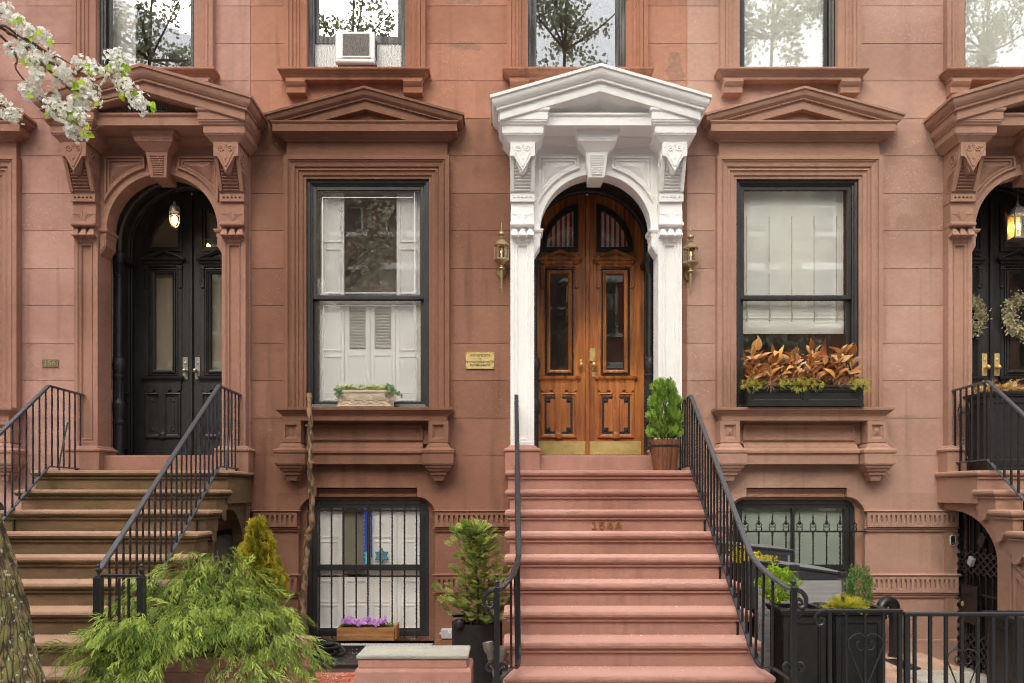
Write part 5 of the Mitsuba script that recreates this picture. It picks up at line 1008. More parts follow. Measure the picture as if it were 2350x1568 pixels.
def fan_spray(seed, n=7, w=0.055):
    """flat scale-leaved spray like arborvitae: fern-like in its own plane x, y"""
    r = np.random.default_rng(seed); ms = [strip([(t, 0, -0.12 * t * t) for t in np.linspace(0, 1, 4)], [w, w * 0.9, w * 0.8, w * 0.3], [0, 0, 1.0], 0.6, 1.2)]
    for i in range(n):
        t = 0.12 + 0.8 * i / n; s = 1 if i % 2 else -1; L = (0.55 - 0.35 * t) * r.uniform(0.8, 1.15)
        a = np.array([t, 0, -0.12 * t * t]); d = np.array([0.75, s * 0.66, r.uniform(-0.2, 0.2)])
        ms.append(strip([a, a + d * L * 0.55, a + d * L + [0.05, 0, -0.02]], [w * 0.9, w, w * 0.25], [0, 0, 1.0], 0.75, 1.3))
        for s2 in (1, -1): ms.append(strip([a + d * L * 0.45, a + d * L * 0.45 + (d + np.array([0.3, s2 * 0.6, 0])) * L * 0.35], [w * 0.8, w * 0.25], [0, 0, 1.0], 0.8, 1.3))
    return tcat(ms)
def oval_leaf(w=0.42, fold=0.12, curl=0.1, n=4):
    t = np.linspace(0, 1, n + 1); hw = w * np.sin(np.pi * np.clip(t, 0.02, 0.99) ** 0.85)
    v = []
    for a, h in zip(t, hw): v += [(a, -h, fold * h / w * 1.0 - curl * a * a), (a, 0, -curl * a * a), (a, h, fold * h / w - curl * a * a)]
    f = []
    for i in range(n):
        o = 3 * i
        for k in (0, 1): f += [[o + k, o + k + 3, o + k + 1], [o + k + 1, o + k + 3, o + k + 4]]
    return np.array(v), np.array(f), np.ones((len(v), 1))
def dirs(n, r):
    d = r.normal(size=(n, 3)); return d / np.linalg.norm(d, axis=1, keepdims=True)
def tint(n, a, b, r, jit=0.12):
    t = r.beta(1.3, 1.3, n)[:, None]; c = np.array(a) * (1 - t) + np.array(b) * t
    return np.clip(c * (1 + r.uniform(-jit, jit, (n, 1))), 0, 0.95)
def foliage(key, name, tpls, M, C, bsdf='leaf', label=None, kind='stuff'):
    ms = []; k = len(tpls)
    for i in range(k): ms.append(scatter(tpls[i], M[i::k], C[i::k]))
    v, f = cat([(m[0], m[1]) for m in ms]); c = np.clip(np.vstack([m[2] for m in ms]), 0, 0.95)
    return obj(key, name, (v, f), bsdf, smooth=True, color=c, label=label, kind=kind)

# drooping thread-leaf conifer in the planter wall
J = thing('weeping_conifer', 'wide drooping thread leaf conifer with yellow green tips in the pink planter', 'shrub')
jr = np.random.default_rng(21)
root = np.array([X(490, -2.45), -2.45, 0.42])
tips = [(440, 1266, -2.5), (545, 1272, -2.3), (400, 1290, -2.7), (500, 1262, -2.3), (575, 1296, -2.3), (330, 1325, -2.9), (312, 1352, -2.9), (600, 1358, -2.5), (650, 1384, -2.5), (695, 1415, -2.5), (270, 1378, -3.05), (240, 1425, -3.42), (205, 1452, -3.42), (165, 1502, -3.42), (160, 1550, -3.42), (205, 1560, -3.42), (260, 1545, -3.42), (230, 1505, -3.42), (330, 1490, -3.42), (350, 1440, -3.1), (430, 1395, -3.0), (300, 1440, -3.42), (490, 1390, -2.9), (545, 1380, -2.8), (600, 1405, -2.8), (560, 1425, -3.0), (650, 1455, -2.9), (705, 1480, -2.8), (718, 1512, -2.9), (690, 1535, -2.95), (640, 1500, -2.95), (470, 1440, -3.1), (400, 1470, -3.2), (425, 1335, -2.7), (510, 1335, -2.6), (560, 1345, -2.5), (370, 1375, -2.9), (610, 1330, -2.3), (460, 1305, -2.5), (270, 1530, -3.42), (600, 1545, -3.1), (560, 1575, -3.15), (680, 1575, -3.1), (300, 1590, -3.42), (220, 1600, -3.42), (235, 1440, -3.45), (255, 1470, -3.45), (300, 1420, -3.42), (280, 1500, -3.45), (325, 1455, -3.45), (320, 1530, -3.45)]
pos, drc, upv, sc = [], [], [], []; limbs = []
for u, v, y in tips:
    tip = np.array([X(u, y), y, Z(v, y)])
    d = tip - root
    mid = root + d * 0.5 + np.array([0, 0, 0.22 + 0.10 * abs(d[0])]) * (1 if tip[2] < 0.75 else 0.55)
    p3 = spline([root + [d[0] * 0.12, d[1] * 0.1, 0.02], root + d * 0.25 + [0, 0, 0.14], mid, tip], 8)
    limbs.append(tube(p3, np.linspace(0.012, 0.003, len(p3)), 5))
    n = int(27 * (0.7 + np.linalg.norm(d)))
    t = 1 - jr.beta(1.0, 2.4, n) * 0.62; idx = t * (len(p3) - 1.001); i0 = idx.astype(int); fr = (idx - i0)[:, None]
    c = p3[i0] * (1 - fr) + p3[np.minimum(i0 + 1, len(p3) - 1)] * fr
    spread = (0.10 * (1.2 - t))[:, None] + 0.022
    off = jr.normal(size=(n, 3)) * spread * [1.1, 1.0, 0.34]
    pos.append(c + off); a = d / np.linalg.norm(d)
    drc.append(off / (np.linalg.norm(off, axis=1, keepdims=True) + 1e-6) * 0.7 + a * [1, 1, 0.1] + jr.normal(size=(n, 3)) * 0.35 + [0, -0.22, -0.45]); sc.append(jr.uniform(0.09, 0.18, n))
pos, drc, sc = np.vstack(pos), np.vstack(drc), np.concatenate(sc)
obj(J, 'trunk', [tube(spline([root + [0.02, 0, -0.1], root + [0.0, 0, 0.12], root + [-0.03, 0.05, 0.35], root + [0.0, 0.12, 0.75], (X(480, -2.35), -2.35, Z(1290, -2.35))], 5), np.linspace(0.030, 0.006, 21), 7)], 'twig_bark', smooth=50)
obj(J, 'limb', limbs, 'twig_bark', kind='stuff')
M = mats_from(pos, drc, np.tile([0, 0, 1.0], (len(pos), 1)) + jr.normal(size=(len(pos), 3)) * 0.3, sc)
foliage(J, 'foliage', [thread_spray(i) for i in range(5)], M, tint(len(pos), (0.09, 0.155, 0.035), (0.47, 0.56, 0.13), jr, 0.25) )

def cone_shrub(key, name, base, H_, R_, n, tpls, c0, c1, seed, s=(0.05, 0.09), up=0.9, prof=None):
    r = np.random.default_rng(seed)
    t = r.beta(1.0, 1.25, n); a = r.uniform(0, 2 * math.pi, n)
    rad = R_ * (prof(t) if prof else np.sqrt(np.clip(1 - t ** 1.7, 0, 1)) * (0.75 + 0.25 * np.minimum(1, t * 6)))
    lump = 1 + 0.16 * np.sin(3 * a + 7 * t) + 0.1 * np.sin(7 * a - 11 * t + 2)
    inn = np.sqrt(r.uniform(0.35, 1.0, n))
    p_ = np.stack([base[0] + rad * lump * inn * np.cos(a), base[1] + rad * lump * inn * np.sin(a), base[2] + H_ * t], 1)
    d = np.stack([np.cos(a), np.sin(a), np.full(n, up)], 1) + r.normal(size=(n, 3)) * 0.35 + np.stack([0 * t, 0 * t, t * 1.2], 1)
    M = mats_from(p_, d, np.stack([-np.sin(a), np.cos(a), 0 * a], 1) + r.normal(size=(n, 3)) * 0.4, r.uniform(*s, n))
    return foliage(key, name, tpls, M, tint(n, c0, c1, r))
fans = [fan_spray(i) for i in range(4)]
k = thing('golden_conifer', 'upright golden tipped conifer standing behind the drooping green one', 'shrub')
y = -1.25; b = (X(594, y), y, Z(1395, y))
cone_shrub(k, 'foliage', b, Z(1203, y) - b[2] - 0.03, 0.235, 1500, fans, (0.10, 0.14, 0.02), (0.66, 0.52, 0.06), 5, s=(0.07, 0.13), up=1.8, prof=lambda t: (1.02 - t) ** 0.75 * np.minimum(1, 0.6 + 2.2 * t))
obj(k, 'stem', tube([(b[0], y, 0.2), (b[0], y, b[2] + 0.5)], [0.02, 0.008], 6), 'twig_bark')
kp = thing('plastic_pot', 'dark plastic pot under the golden conifer, mostly hidden', 'pot')
obj(kp, 'pot', lathe([(0.15, -0.01), (0.19, b[2] - 0.02), (0.20, b[2] - 0.02), (0.20, b[2] + 0.02), (0.18, b[2] + 0.02), (0.17, b[2] - 0.04), (0.001, b[2] - 0.04)], (b[0], y, 0), 20), 'black_plastic', smooth=40)
# stoop bush in its bucket
kb = thing('wooden_bucket', 'brown stave bucket planter with a dark iron band on the top step', 'bucket planter')
bx_, by_ = X(1525.5, -0.45), -0.45; z0 = LAND + 0.002; z1 = Z(1010, by_)
for i in range(20):
    a0, a1 = 2 * math.pi * i / 20 + 0.012, 2 * math.pi * (i + 1) / 20 - 0.012; am = (a0 + a1) / 2
    f = lambda r, a, z: (bx_ + r * math.cos(a), by_ + r * math.sin(a), z)
    v = np.array([f(r, a, z) for z, ro in ((z0, 0.118), (z1, 0.160)) for r in (ro, ro - 0.016) for a in (a0, a1)])
    obj(kb, 'stave', (v, np.array([[0, 1, 5], [0, 5, 4], [2, 6, 7], [2, 7, 3], [4, 5, 7], [4, 7, 6], [0, 4, 6], [0, 6, 2], [1, 3, 7], [1, 7, 5]])), 'bucket_wood')
obj(kb, 'band', lathe([(0.1470, z1 - 0.075), (0.1545, z1 - 0.075), (0.1568, z1 - 0.055), (0.1490, z1 - 0.055)], (bx_, by_, 0), 24), 'iron')
obj(kb, 'handle', [tube([(bx_ - 0.148 - 0.012 * 0, by_ - 0.03 + q[0], z1 - 0.05 + q[1]) for q in ((0, 0), (0.0, -0.07), (0.05, -0.07), (0.05, 0))], 0.004, 5), box(bx_ - 0.162, bx_ - 0.146, by_ - 0.035, by_ + 0.025, z1 - 0.06, z1 - 0.03)], 'iron')
obj(kb, 'soil', lathe([(0.142, z1 - 0.03), (0.001, z1 - 0.02)], (bx_, by_, 0), 16), 'soil'); obj(kb, 'base', lathe([(0.001, z0), (0.112, z0), (0.112, z0 + 0.02)], (bx_, by_, 0), 16), 'black_plastic')
k = thing('arborvitae', 'small bright green cone shaped conifer in the wooden bucket', 'shrub')
cone_shrub(k, 'foliage', (bx_, by_, z1 + 0.0), Z(872, by_) - z1 - 0.05, 0.132, 1000, fans, (0.09, 0.19, 0.025), (0.40, 0.58, 0.12), 8, s=(0.055, 0.105), up=1.7, prof=lambda t: np.sqrt(np.clip(1 - np.abs(t - 0.34) ** 1.6 * 1.75, 0.02, 1)) * (1 + 0.18 * np.sin(t * 23)))
obj(k, 'stem', [tube([(bx_ + 0.01 * i, by_, z1 - 0.03), (bx_ + 0.03 * i, by_, z1 + 0.3)], [0.008, 0.004], 5) for i in (-2, 0, 2)], 'twig_bark')
# feathery cedar in the black pot
kp = thing('round_planter', 'tall black cylindrical pot beside the pink stoop', 'pot')
px, py = X(1095, -1.43), -1.43; pr_ = 0.225; pz = Z(1431, -1.43 - 0.1)
obj(kp, 'pot', lathe([(pr_ - 0.02, 0.0), (pr_, 0.01), (pr_ + 0.004, pz), (pr_ - 0.012, pz + 0.004), (pr_ - 0.02, pz - 0.05), (0.001, pz - 0.05)], (px, py, 0), 36), 'black_plastic', smooth=30)
k = thing('feathery_cedar', 'open feathery young cedar in the tall black pot', 'shrub')
r = np.random.default_rng(4); stem = spline([(px, py, pz - 0.06), (px + 0.01, py, pz + 0.3), (px - 0.02, py, pz + 0.65), (px - 0.03, py, Z(1225, py))], 8)
obj(k, 'stem', [tube(stem, np.linspace(0.012, 0.003, len(stem)), 6)] + [tube([(px + 0.05 * s, py - 0.03, pz - 0.05), (px + 0.12 * s, py - 0.02, pz + 0.5)], [0.008, 0.003], 5) for s in (-1, 1)], 'twig_bark')
pos, drc, up_, sc, br = [], [], [], [], []
for i in range(104):
    t = (i + 0.5) / 104 * 0.97 + 0.03; c = stem[int(t * (len(stem) - 1))]; a = i * 2.4 + r.uniform(0, 0.5)
    R_ = (0.29 * (1 - t) ** 0.9 + 0.04) * r.uniform(0.55, 1.15)
    tip = c + np.array([R_ * math.cos(a) * 1.05, R_ * math.sin(a), R_ * r.uniform(0.25, 0.75) + 0.05 * t])
    q = spline([c, c + (tip - c) * 0.5 + [0, 0, -0.02], tip], 4); br.append(tube(q, np.linspace(0.004, 0.0015, len(q)), 4)); ax = (tip - c) / np.linalg.norm(tip - c); sd = np.cross(ax, [0, 0, 1.0]); sd /= np.linalg.norm(sd) + 1e-6
    for s in np.linspace(0.3, 1.0, max(2, int(R_ / 0.05))):
        for w_ in (-1, 1):
            j = min(int(s * (len(q) - 1)), len(q) - 1)
            pos.append(q[j]); drc.append(ax * 0.9 + sd * w_ * (0.8 if s < 0.95 else 0.25) + r.normal(size=3) * 0.18 + [0, 0, 0.1]); up_.append(np.array([0, -0.35, 1.0]) + r.normal(size=3) * 0.3); sc.append(r.uniform(0.07, 0.12))
for i in range(6): pos.append(stem[-1] - [0, 0, 0.03 * i]); drc.append(np.array([0.35 * (-1) ** i, 0.1, 1.0])); up_.append(np.array([0, -1.0, 0.2])); sc.append(0.085)
obj(k, 'branch', br, 'twig_bark', kind='stuff')
foliage(k, 'foliage', fans, mats_from(pos, drc, up_, np.array(sc)), tint(len(pos), (0.10, 0.17, 0.03), (0.50, 0.54, 0.15), r, 0.2))
sl = thing('solar_spotlight', 'black solar garden light clipped to the rim of the tall pot', 'garden light')
x, y, z = X(1052, -1.62), -1.62, Z(1412, -1.62)
obj(sl, 'panel', turn(box(x - 0.055, x + 0.055, y - 0.05, y + 0.05, z - 0.008, z + 0.008, 0.003), [1, 0.2, 0], -0.35, (x, y, z)), 'black_plastic')
obj(sl, 'head', [lathe([(0.001, 0), (0.04, 0.01), (0.048, 0.05), (0.03, 0.085), (0.001, 0.09)], (x + 0.01, y, z - 0.12), 12)], 'black_plastic', smooth=40)
sp = thing('garden_spotlight', 'silver double spotlight on the ground beside the tall black pot', 'garden light')
x, y = X(1131, -2.2), -2.2
for dx, zz in ((-0.025, 0.40), (0.075, 0.36)):
    obj(sp, 'head', turn(lathe([(0.001, -0.06), (0.026, -0.055), (0.03, 0.0), (0.042, 0.02), (0.045, 0.09), (0.038, 0.085), (0.001, 0.06)], (x + dx, y, zz), 14), [0.3, 1, 0], 0.25 if dx > 0 else -0.2, (x + dx, y, zz)), 'galvanized', smooth=35)
obj(sp, 'stem', [tube([(x - 0.02, y, 0.34), (x + 0.02, y, 0.22), (x + 0.03, y, -0.02)], 0.02, 8), tube([(x + 0.075, y, 0.31), (x + 0.02, y, 0.22)], 0.016, 8)], 'galvanized', smooth=40)

# ---------------------------------------------------------------- boxes of flowers on the sills
def board_box(key, x0, x1, yf, yb, z0, z1, rows, m, t=0.018):
    zs = np.linspace(z0, z1, rows + 1)
    for i in range(rows): obj(key, 'plank', box(x0, x1, yf, yf + t, zs[i] + 0.001, zs[i + 1] - 0.001, 0.002), m)
    obj(key, 'plank', box(x0, x1, yb - t, yb, z0, z1, 0.002), m)
    for x in (x0, x1 - t): obj(key, 'end_board', box(x + 0.001, x + t - 0.001, yf + t, yb - t, z0, z1 - 0.002, 0.002), m)
k = thing('flower_box', 'small wooden plank box below the barred window', 'flower box')
yf = -0.30; x0, x1, z0, z1 = X(773, yf), X(904, yf), Z(1471, yf), Z(1441, yf)
board_box(k, x0, x1, yf, -0.06, z0, z1, 3, 'cedar_plank'); obj(k, 'soil', box(x0 + 0.02, x1 - 0.02, yf + 0.02, -0.08, z0 + 0.02, z1 - 0.02), 'soil')
obj(k, 'support', box(x1 + 0.001, x1 + 0.022, -0.27, -0.02, z0 + 0.01, z1 + 0.02), 'cedar_plank')
def flower(n=5, w=0.3, cup=0.2):
    ms = []
    for i in range(n):
        l = oval_leaf(w, 0.05, -cup, 2); ms.append((rot(l[0], [0, 0, 1], 2 * math.pi * i / n), l[1], l[2]))
    return tcat(ms)
k = thing('purple_flowers', 'mounded purple and lilac flowers growing in the plank box', 'flowers')
r = np.random.default_rng(9); n = 420
mound = lambda x: 0.05 + 0.055 * np.abs(np.sin((x - x0 - 0.02) / 0.19 * math.pi)) ** 0.6
xs = r.uniform(x0 + 0.03, x1 - 0.10, n); ys = r.uniform(yf + 0.01, -0.09, n); zs = z1 - 0.01 + mound(xs) * (1 - ((ys + 0.19) / 0.16) ** 2) * r.uniform(0.6, 1.0, n)
M = mats_from(np.stack([xs, ys, zs], 1), np.stack([np.cos(r.uniform(0, 6, n)), np.sin(r.uniform(0, 6, n)), 0 * xs], 1) + 0.1, np.stack([r.normal(0, 0.3, n), -0.8 + 0 * xs, 0.8 + 0 * xs], 1), r.uniform(0.014, 0.020, n))
foliage(k, 'blossom', [flower(5, 0.42)], M, tint(n, (0.46, 0.17, 0.58), (0.82, 0.50, 0.84), r), 'petal')
n = 260; xs = r.uniform(x0 + 0.03, x1 - 0.03, n); M = mats_from(np.stack([xs, r.uniform(yf + 0.02, -0.09, n), z1 - 0.03 + r.uniform(0, 0.05, n)], 1), dirs(n, r) * [1, 1, 0.4] + [0, -0.2, 0.5], dirs(n, r) + [0, 0, 1.5], r.uniform(0.02, 0.035, n))
foliage(k, 'leaves', [oval_leaf()], M, tint(n, (0.06, 0.10, 0.03), (0.22, 0.26, 0.12), r))
k = thing('stone_trough', 'cast stone trough with shell and palmette relief on the white shuttered window sill', 'flower box')
yf = -0.24; x0, x1, z0, z1 = X(771, yf), X(900, yf), 2.605, Z(895, yf); zc_ = z1 - 0.02
body = [loft([[(x0 + o, -0.02, z), (x0 + o, yf + 0.03 + o, z), (x0 + 0.03 + o, yf + o, z), (x1 - 0.03 - o, yf + o, z), (x1 - o, yf + 0.03 + o, z), (x1 - o, -0.02, z)] for o, z in ((0.012, z0), (0.004, z0 + 0.004), (0.004, z0 + 0.016), (0.012, z0 + 0.022), (0.010, zc_ - 0.012), (0.0, zc_ - 0.006), (-0.002, z1 - 0.006), (0.004, z1), (0.02, z1), (0.02, z1 - 0.03))])]
obj(k, 'body', body, 'terracast', smooth=30)
for i in range(5):
    cx = x0 + 0.05 + (x1 - x0 - 0.1) * i / 4; zb = z0 + 0.06; rel = []
    if i % 1 == 0:
        for a in np.linspace(-1.25, 1.25, 7): rel.append(tube([(cx + 0.012 * math.sin(a), yf + 0.012, zb + 0.012 * math.cos(a)), (cx + 0.05 * math.sin(a), yf + 0.006, zb + 0.05 * math.cos(a)), (cx + 0.068 * math.sin(a), yf + 0.010, zb + 0.066 * math.cos(a))], [0.004, 0.0085, 0.006], 5))
        rel.append(ball((cx, yf + 0.008, zb), (0.014, 0.012, 0.014), 4))
    if i < 4:
        xm = cx + (x1 - x0 - 0.1) / 8
        for s in (-1, 1): rel.append(tube([(xm + s * q[0], yf + 0.008, zb + q[1]) for q in ((0.0, 0.09), (0.014, 0.075), (0.006, 0.045), (0.004, 0.02))], 0.006, 5))
        rel.append(tube([(xm + 0.05 * math.sin(q * 1.6), yf + 0.008, z0 + 0.035 + 0.012 * math.cos(q * 4.5)) for q in np.linspace(-1, 1, 12)], 0.006, 5))
    obj(k, 'relief', rel, 'terracast', smooth=40)
obj(k, 'soil', box(x0 + 0.02, x1 - 0.02, yf + 0.03, -0.03, z1 - 0.04, z1 - 0.025), 'soil')
k = thing('white_alyssum', 'low white flowers and ivy growing in the cast stone trough', 'flowers')
n = 620; xs = r.uniform(x0 + 0.0, x1 - 0.0, n); ys = r.uniform(yf + 0.0, -0.03, n); bump_ = 0.035 + 0.05 * np.abs(np.sin((xs - x0) * 10.5 + 0.5)) * r.uniform(0.4, 1, n)
M = mats_from(np.stack([xs, ys, z1 - 0.02 + bump_], 1), dirs(n, r), np.stack([r.normal(0, 0.4, n), -0.6 + 0 * xs, 1 + 0 * xs], 1), r.uniform(0.008, 0.013, n))
foliage(k, 'blossom', [flower(4, 0.4)], M, tint(n, (0.55, 0.55, 0.30), (0.85, 0.83, 0.66), r), 'petal')
n = 700; xs = r.uniform(x0, x1, n); M = mats_from(np.stack([xs, r.uniform(yf, -0.03, n), z1 - 0.03 + r.uniform(0, 0.07, n)], 1), dirs(n, r) * [0.5, 0.5, 0.3] + [0, -0.1, 0.8], dirs(n, r) + [0, -0.6, 0.4], r.uniform(0.018, 0.036, n))
foliage(k, 'leaves', [oval_leaf(0.3)], M, tint(n, (0.14, 0.20, 0.04), (0.40, 0.44, 0.14), r))
n = 90; xs = np.concatenate([r.uniform(x0 - 0.01, x0 + 0.06, 34), r.uniform(x1 - 0.07, x1 + 0.01, 34), x1 + np.linspace(0.0, 0.10, 22)]); zz = np.concatenate([z1 + r.uniform(-0.06, 0.03, 34), z1 + r.uniform(-0.05, 0.05, 34), z1 - np.linspace(0.0, 0.07, 22) + r.normal(0, 0.006, 22)])
M = mats_from(np.stack([xs, np.full(n, yf) - 0.008 + r.uniform(-0.01, 0.03, n), zz], 1), dirs(n, r) * [1, 0.3, 1] + [0, -0.2, -0.3], np.tile([0, -1.0, 0.3], (n, 1)), r.uniform(0.02, 0.034, n))
foliage(k, 'ivy', [oval_leaf(0.5)], M, tint(n, (0.06, 0.14, 0.06), (0.20, 0.30, 0.16), r))
# black window box of dried magnolia
k = thing('window_box', 'black panelled window box on the sill of the shaded window', 'flower box')
yf, yb = -0.30, -0.02; x0, x1, z0, z1 = X(1717, yf), X(1982, yf), 2.602, Z(884, yf)
obj(k, 'body', [box(x0 + 0.02, x1 - 0.02, yf + 0.022, yb, z0 + 0.03, z1 - 0.02), box(x0 - 0.008, x1 + 0.008, yf - 0.008, yb, z1 - 0.028, z1, 0.004), box(x0 - 0.006, x1 + 0.006, yf - 0.010, yb, z0, z0 + 0.022, 0.004), box(x0, x1, yf - 0.002, yb, z0 + 0.021, z0 + 0.036, 0.006)], 'planter_black')
xm = (x0 + x1) / 2
for a, b in ((x0 + 0.05, xm - 0.03), (xm + 0.03, x1 - 0.05)): obj(k, 'panel', frame4(a, b, z0 + 0.062, z1 - 0.055, yf + 0.021, [(0.05, 0), (0.05, 0.018), (0.0, 0.018), (-0.004, 0.010), (-0.016, 0.008), (-0.018, 0.001)], fill=True), 'planter_black')
obj(k, 'soil', box(x0 + 0.02, x1 - 0.02, yf + 0.03, yb - 0.01, z1 - 0.03, z1 - 0.012), 'soil')
k = thing('dried_magnolia', 'copper brown dried magnolia leaves standing in the black window box', 'dried leaves')
r = np.random.default_rng(31); lf = oval_leaf(0.24, 0.10, 0.22, 7); leafs = []
sprigs = [(x0 + 0.03 + (x1 - x0 - 0.06) * (i + 0.5) / 23 + r.uniform(-0.03, 0.03), r.uniform(yf + 0.06, yb - 0.06), r.uniform(0.25, 0.50)) for i in range(23)]
tw = []
for sx_, sy_, sh in sprigs:
    lean = np.array([r.uniform(-0.25, 0.25), r.uniform(-0.15, 0.05), 1.0])
    base = np.array([sx_, sy_, z1 - 0.02]); tw.append(tube([base, base + lean * sh * 0.95], [0.005, 0.003], 5))
    m = 8
    for j in range(m):
        t = (0.22 + 0.75 * j / (m - 1)) * sh * 0.82; a = j * 2.4 + r.uniform(0, 1)
        d = np.array([math.cos(a), math.sin(a) * 0.8 - 0.25, r.uniform(0.1, 1.5) + (1.0 if j == m - 1 else 0)])
        leafs.append((base + lean * t, d, np.array([-d[0] * 0.5 + r.normal(0, 0.4), r.normal(0, 0.5) - 0.3, 0.8]), r.uniform(0.10, 0.17)))
obj(k, 'twig', tw, 'twig_bark')
cols = tint(len(leafs), (0.27, 0.085, 0.025), (0.74, 0.42, 0.15), r, 0.2)
for (p_, d, u_, s), c in zip(leafs, cols):
    M = mats_from([p_], [d], [u_], s); wob = lf[0].copy(); wob[:, 1] *= r.uniform(0.8, 1.15); wob[:, 2] += r.uniform(-0.25, 0.25) * wob[:, 0] ** 2 + 0.3 * r.uniform(0, 1) * np.abs(wob[:, 1])
    v, f, cc = scatter((wob, lf[1], np.linspace(0.85, 1.15, len(wob))[:, None]), M, [c]); obj(k, 'leaf', (v, f), 'dry_leaf', smooth=True, color=np.clip(cc, 0, 0.9))
k = thing('cut_greens', 'yellow green cypress sprays and dry pine tufts along the rim of the black window box', 'cut greens')
pos, drc, sc = [], [], []
for cx, w_, n in ((x0 + 0.06, 0.09, 90), (xm - 0.05, 0.22, 190), (x1 - 0.04, 0.10, 90)):
    for i in range(n): pos.append((cx + r.uniform(-w_, w_), r.uniform(yf - 0.03, yf + 0.14), z1 + r.uniform(-0.02, 0.08))); drc.append((r.normal(0, 0.5), -0.6 + r.normal(0, 0.3), r.uniform(-0.9, 0.5))); sc.append(r.uniform(0.05, 0.09))
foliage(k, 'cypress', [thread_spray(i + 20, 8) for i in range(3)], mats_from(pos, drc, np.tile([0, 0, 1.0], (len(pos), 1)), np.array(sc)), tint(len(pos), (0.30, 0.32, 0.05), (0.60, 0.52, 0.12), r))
def needle_tuft(n=26):
    ms = []; q = np.random.default_rng(2)
    for i in range(n): d = q.normal(size=3); d[0] = abs(d[0]) * 1.3 + 0.3; d /= np.linalg.norm(d); ms.append(strip([(0, 0, 0), d * 0.5, d + [0, 0, -0.1]], [0.010, 0.009, 0.003], [0.3, 0.2, 1.0], 1, 1))
    return tcat(ms)
pos = [(r.uniform(x0 + 0.02, x1 - 0.02), r.uniform(yf - 0.02, yf + 0.18), z1 + r.uniform(-0.01, 0.10)) for i in range(42)]
foliage(k, 'pine_tuft', [needle_tuft()], mats_from(pos, np.stack([r.normal(0, 0.5, 42), r.uniform(-1, -0.2, 42), r.uniform(-0.4, 0.7, 42)], 1), np.tile([0, 0, 1.0], (42, 1)), r.uniform(0.07, 0.12, 42)), tint(42, (0.42, 0.20, 0.10), (0.62, 0.36, 0.20), r), 'dry_leaf')

# ---------------------------------------------------------------- planters, bin store, vent, fence on the right
def square_planter(lab, x0, x1, yf, yb, zt, z0=0.0):
    k = thing('square_planter', lab, 'planter')
    obj(k, 'body', [box(x0 + 0.02, x1 - 0.02, yf + 0.02, yb - 0.02, z0, zt - 0.05)] + [box(a, b, c, d, z0 + 0.005, zt - 0.045, 0.004) for a, b, c, d in ((x0 + 0.005, x0 + 0.05, yf + 0.005, yf + 0.05), (x1 - 0.05, x1 - 0.005, yf + 0.005, yf + 0.05), (x0 + 0.005, x0 + 0.05, yb - 0.05, yb - 0.005), (x1 - 0.05, x1 - 0.005, yb - 0.05, yb - 0.005))], 'planter_black')
    obj(k, 'panel', frame4(x0 + 0.05, x1 - 0.05, z0 + 0.10, zt - 0.10, yf + 0.019, [(0.045, 0), (0.045, 0.010), (0, 0.010), (-0.003, 0.014), (-0.012, 0.012), (-0.016, 0.001)]), 'planter_black')
    v, f = frame4(yf + 0.05, yb - 0.05, z0 + 0.10, zt - 0.10, 0, [(0.045, 0), (0.045, 0.010), (0, 0.010), (-0.003, 0.014), (-0.012, 0.012), (-0.016, 0.001)])
    obj(k, 'panel', (np.stack([x0 + 0.019 + v[:, 1], v[:, 0], v[:, 2]], 1), f), 'planter_black')
    rim = [(0.0, zt - 0.05), (0.012, zt - 0.045), (0.014, zt - 0.03), (0.024, zt - 0.026), (0.026, zt - 0.004), (0.022, zt), (-0.035, zt), (-0.035, zt - 0.06)]
    obj(k, 'rim', loft([[(x0 - d, yf - d, z), (x1 + d, yf - d, z), (x1 + d, yb + d, z), (x0 - d, yb + d, z)] for d, z in rim], ring=True), 'planter_black')
    obj(k, 'soil', box(x0 + 0.03, x1 - 0.03, yf + 0.03, yb - 0.03, zt - 0.07, zt - 0.035), 'soil')
    r = np.random.default_rng(int(abs(x0) * 1000)); n = 60
    obj(k, 'fallen_petals', scatter((np.array([(0, 0, 0), (1, 0.3, 0.1), (0.6, 1, 0), (-0.2, 0.8, 0.1)]), np.array([[0, 1, 2], [0, 2, 3]])), mats_from(np.stack([r.uniform(x0 + 0.04, x1 - 0.06, n), r.uniform(yf + 0.04, yb - 0.05, n), np.full(n, zt - 0.031)], 1), np.stack([r.normal(size=n), r.normal(size=n), 0 * r.normal(size=n)], 1), np.tile([0, 0, 1.0], (n, 1)), 0.010))[:2], 'petal_white', kind='stuff')
    return k
y1 = -2.38; zt1 = Z(1399, y1)
square_planter('square black planter with a pale green boxwood behind the pink stoop newel', X(1797, y1), X(1898, y1), y1, y1 + 0.36, zt1)
square_planter('square black planter with a solar lantern and golden shrub behind the heart fence', X(1916, y1), X(2032, y1), y1 - 0.02, y1 + 0.38, zt1 + 0.006)
square_planter('tall black planter on the landing beside the wreathed doors', 4.79, 5.24, -0.62, -0.22, Z(899, -0.62), LAND + 0.002)
square_planter('black planter at the bottom right edge of the picture', X(2326, -2.3), X(2326, -2.3) + 0.42, -2.3, -1.9, Z(1418, -2.3))
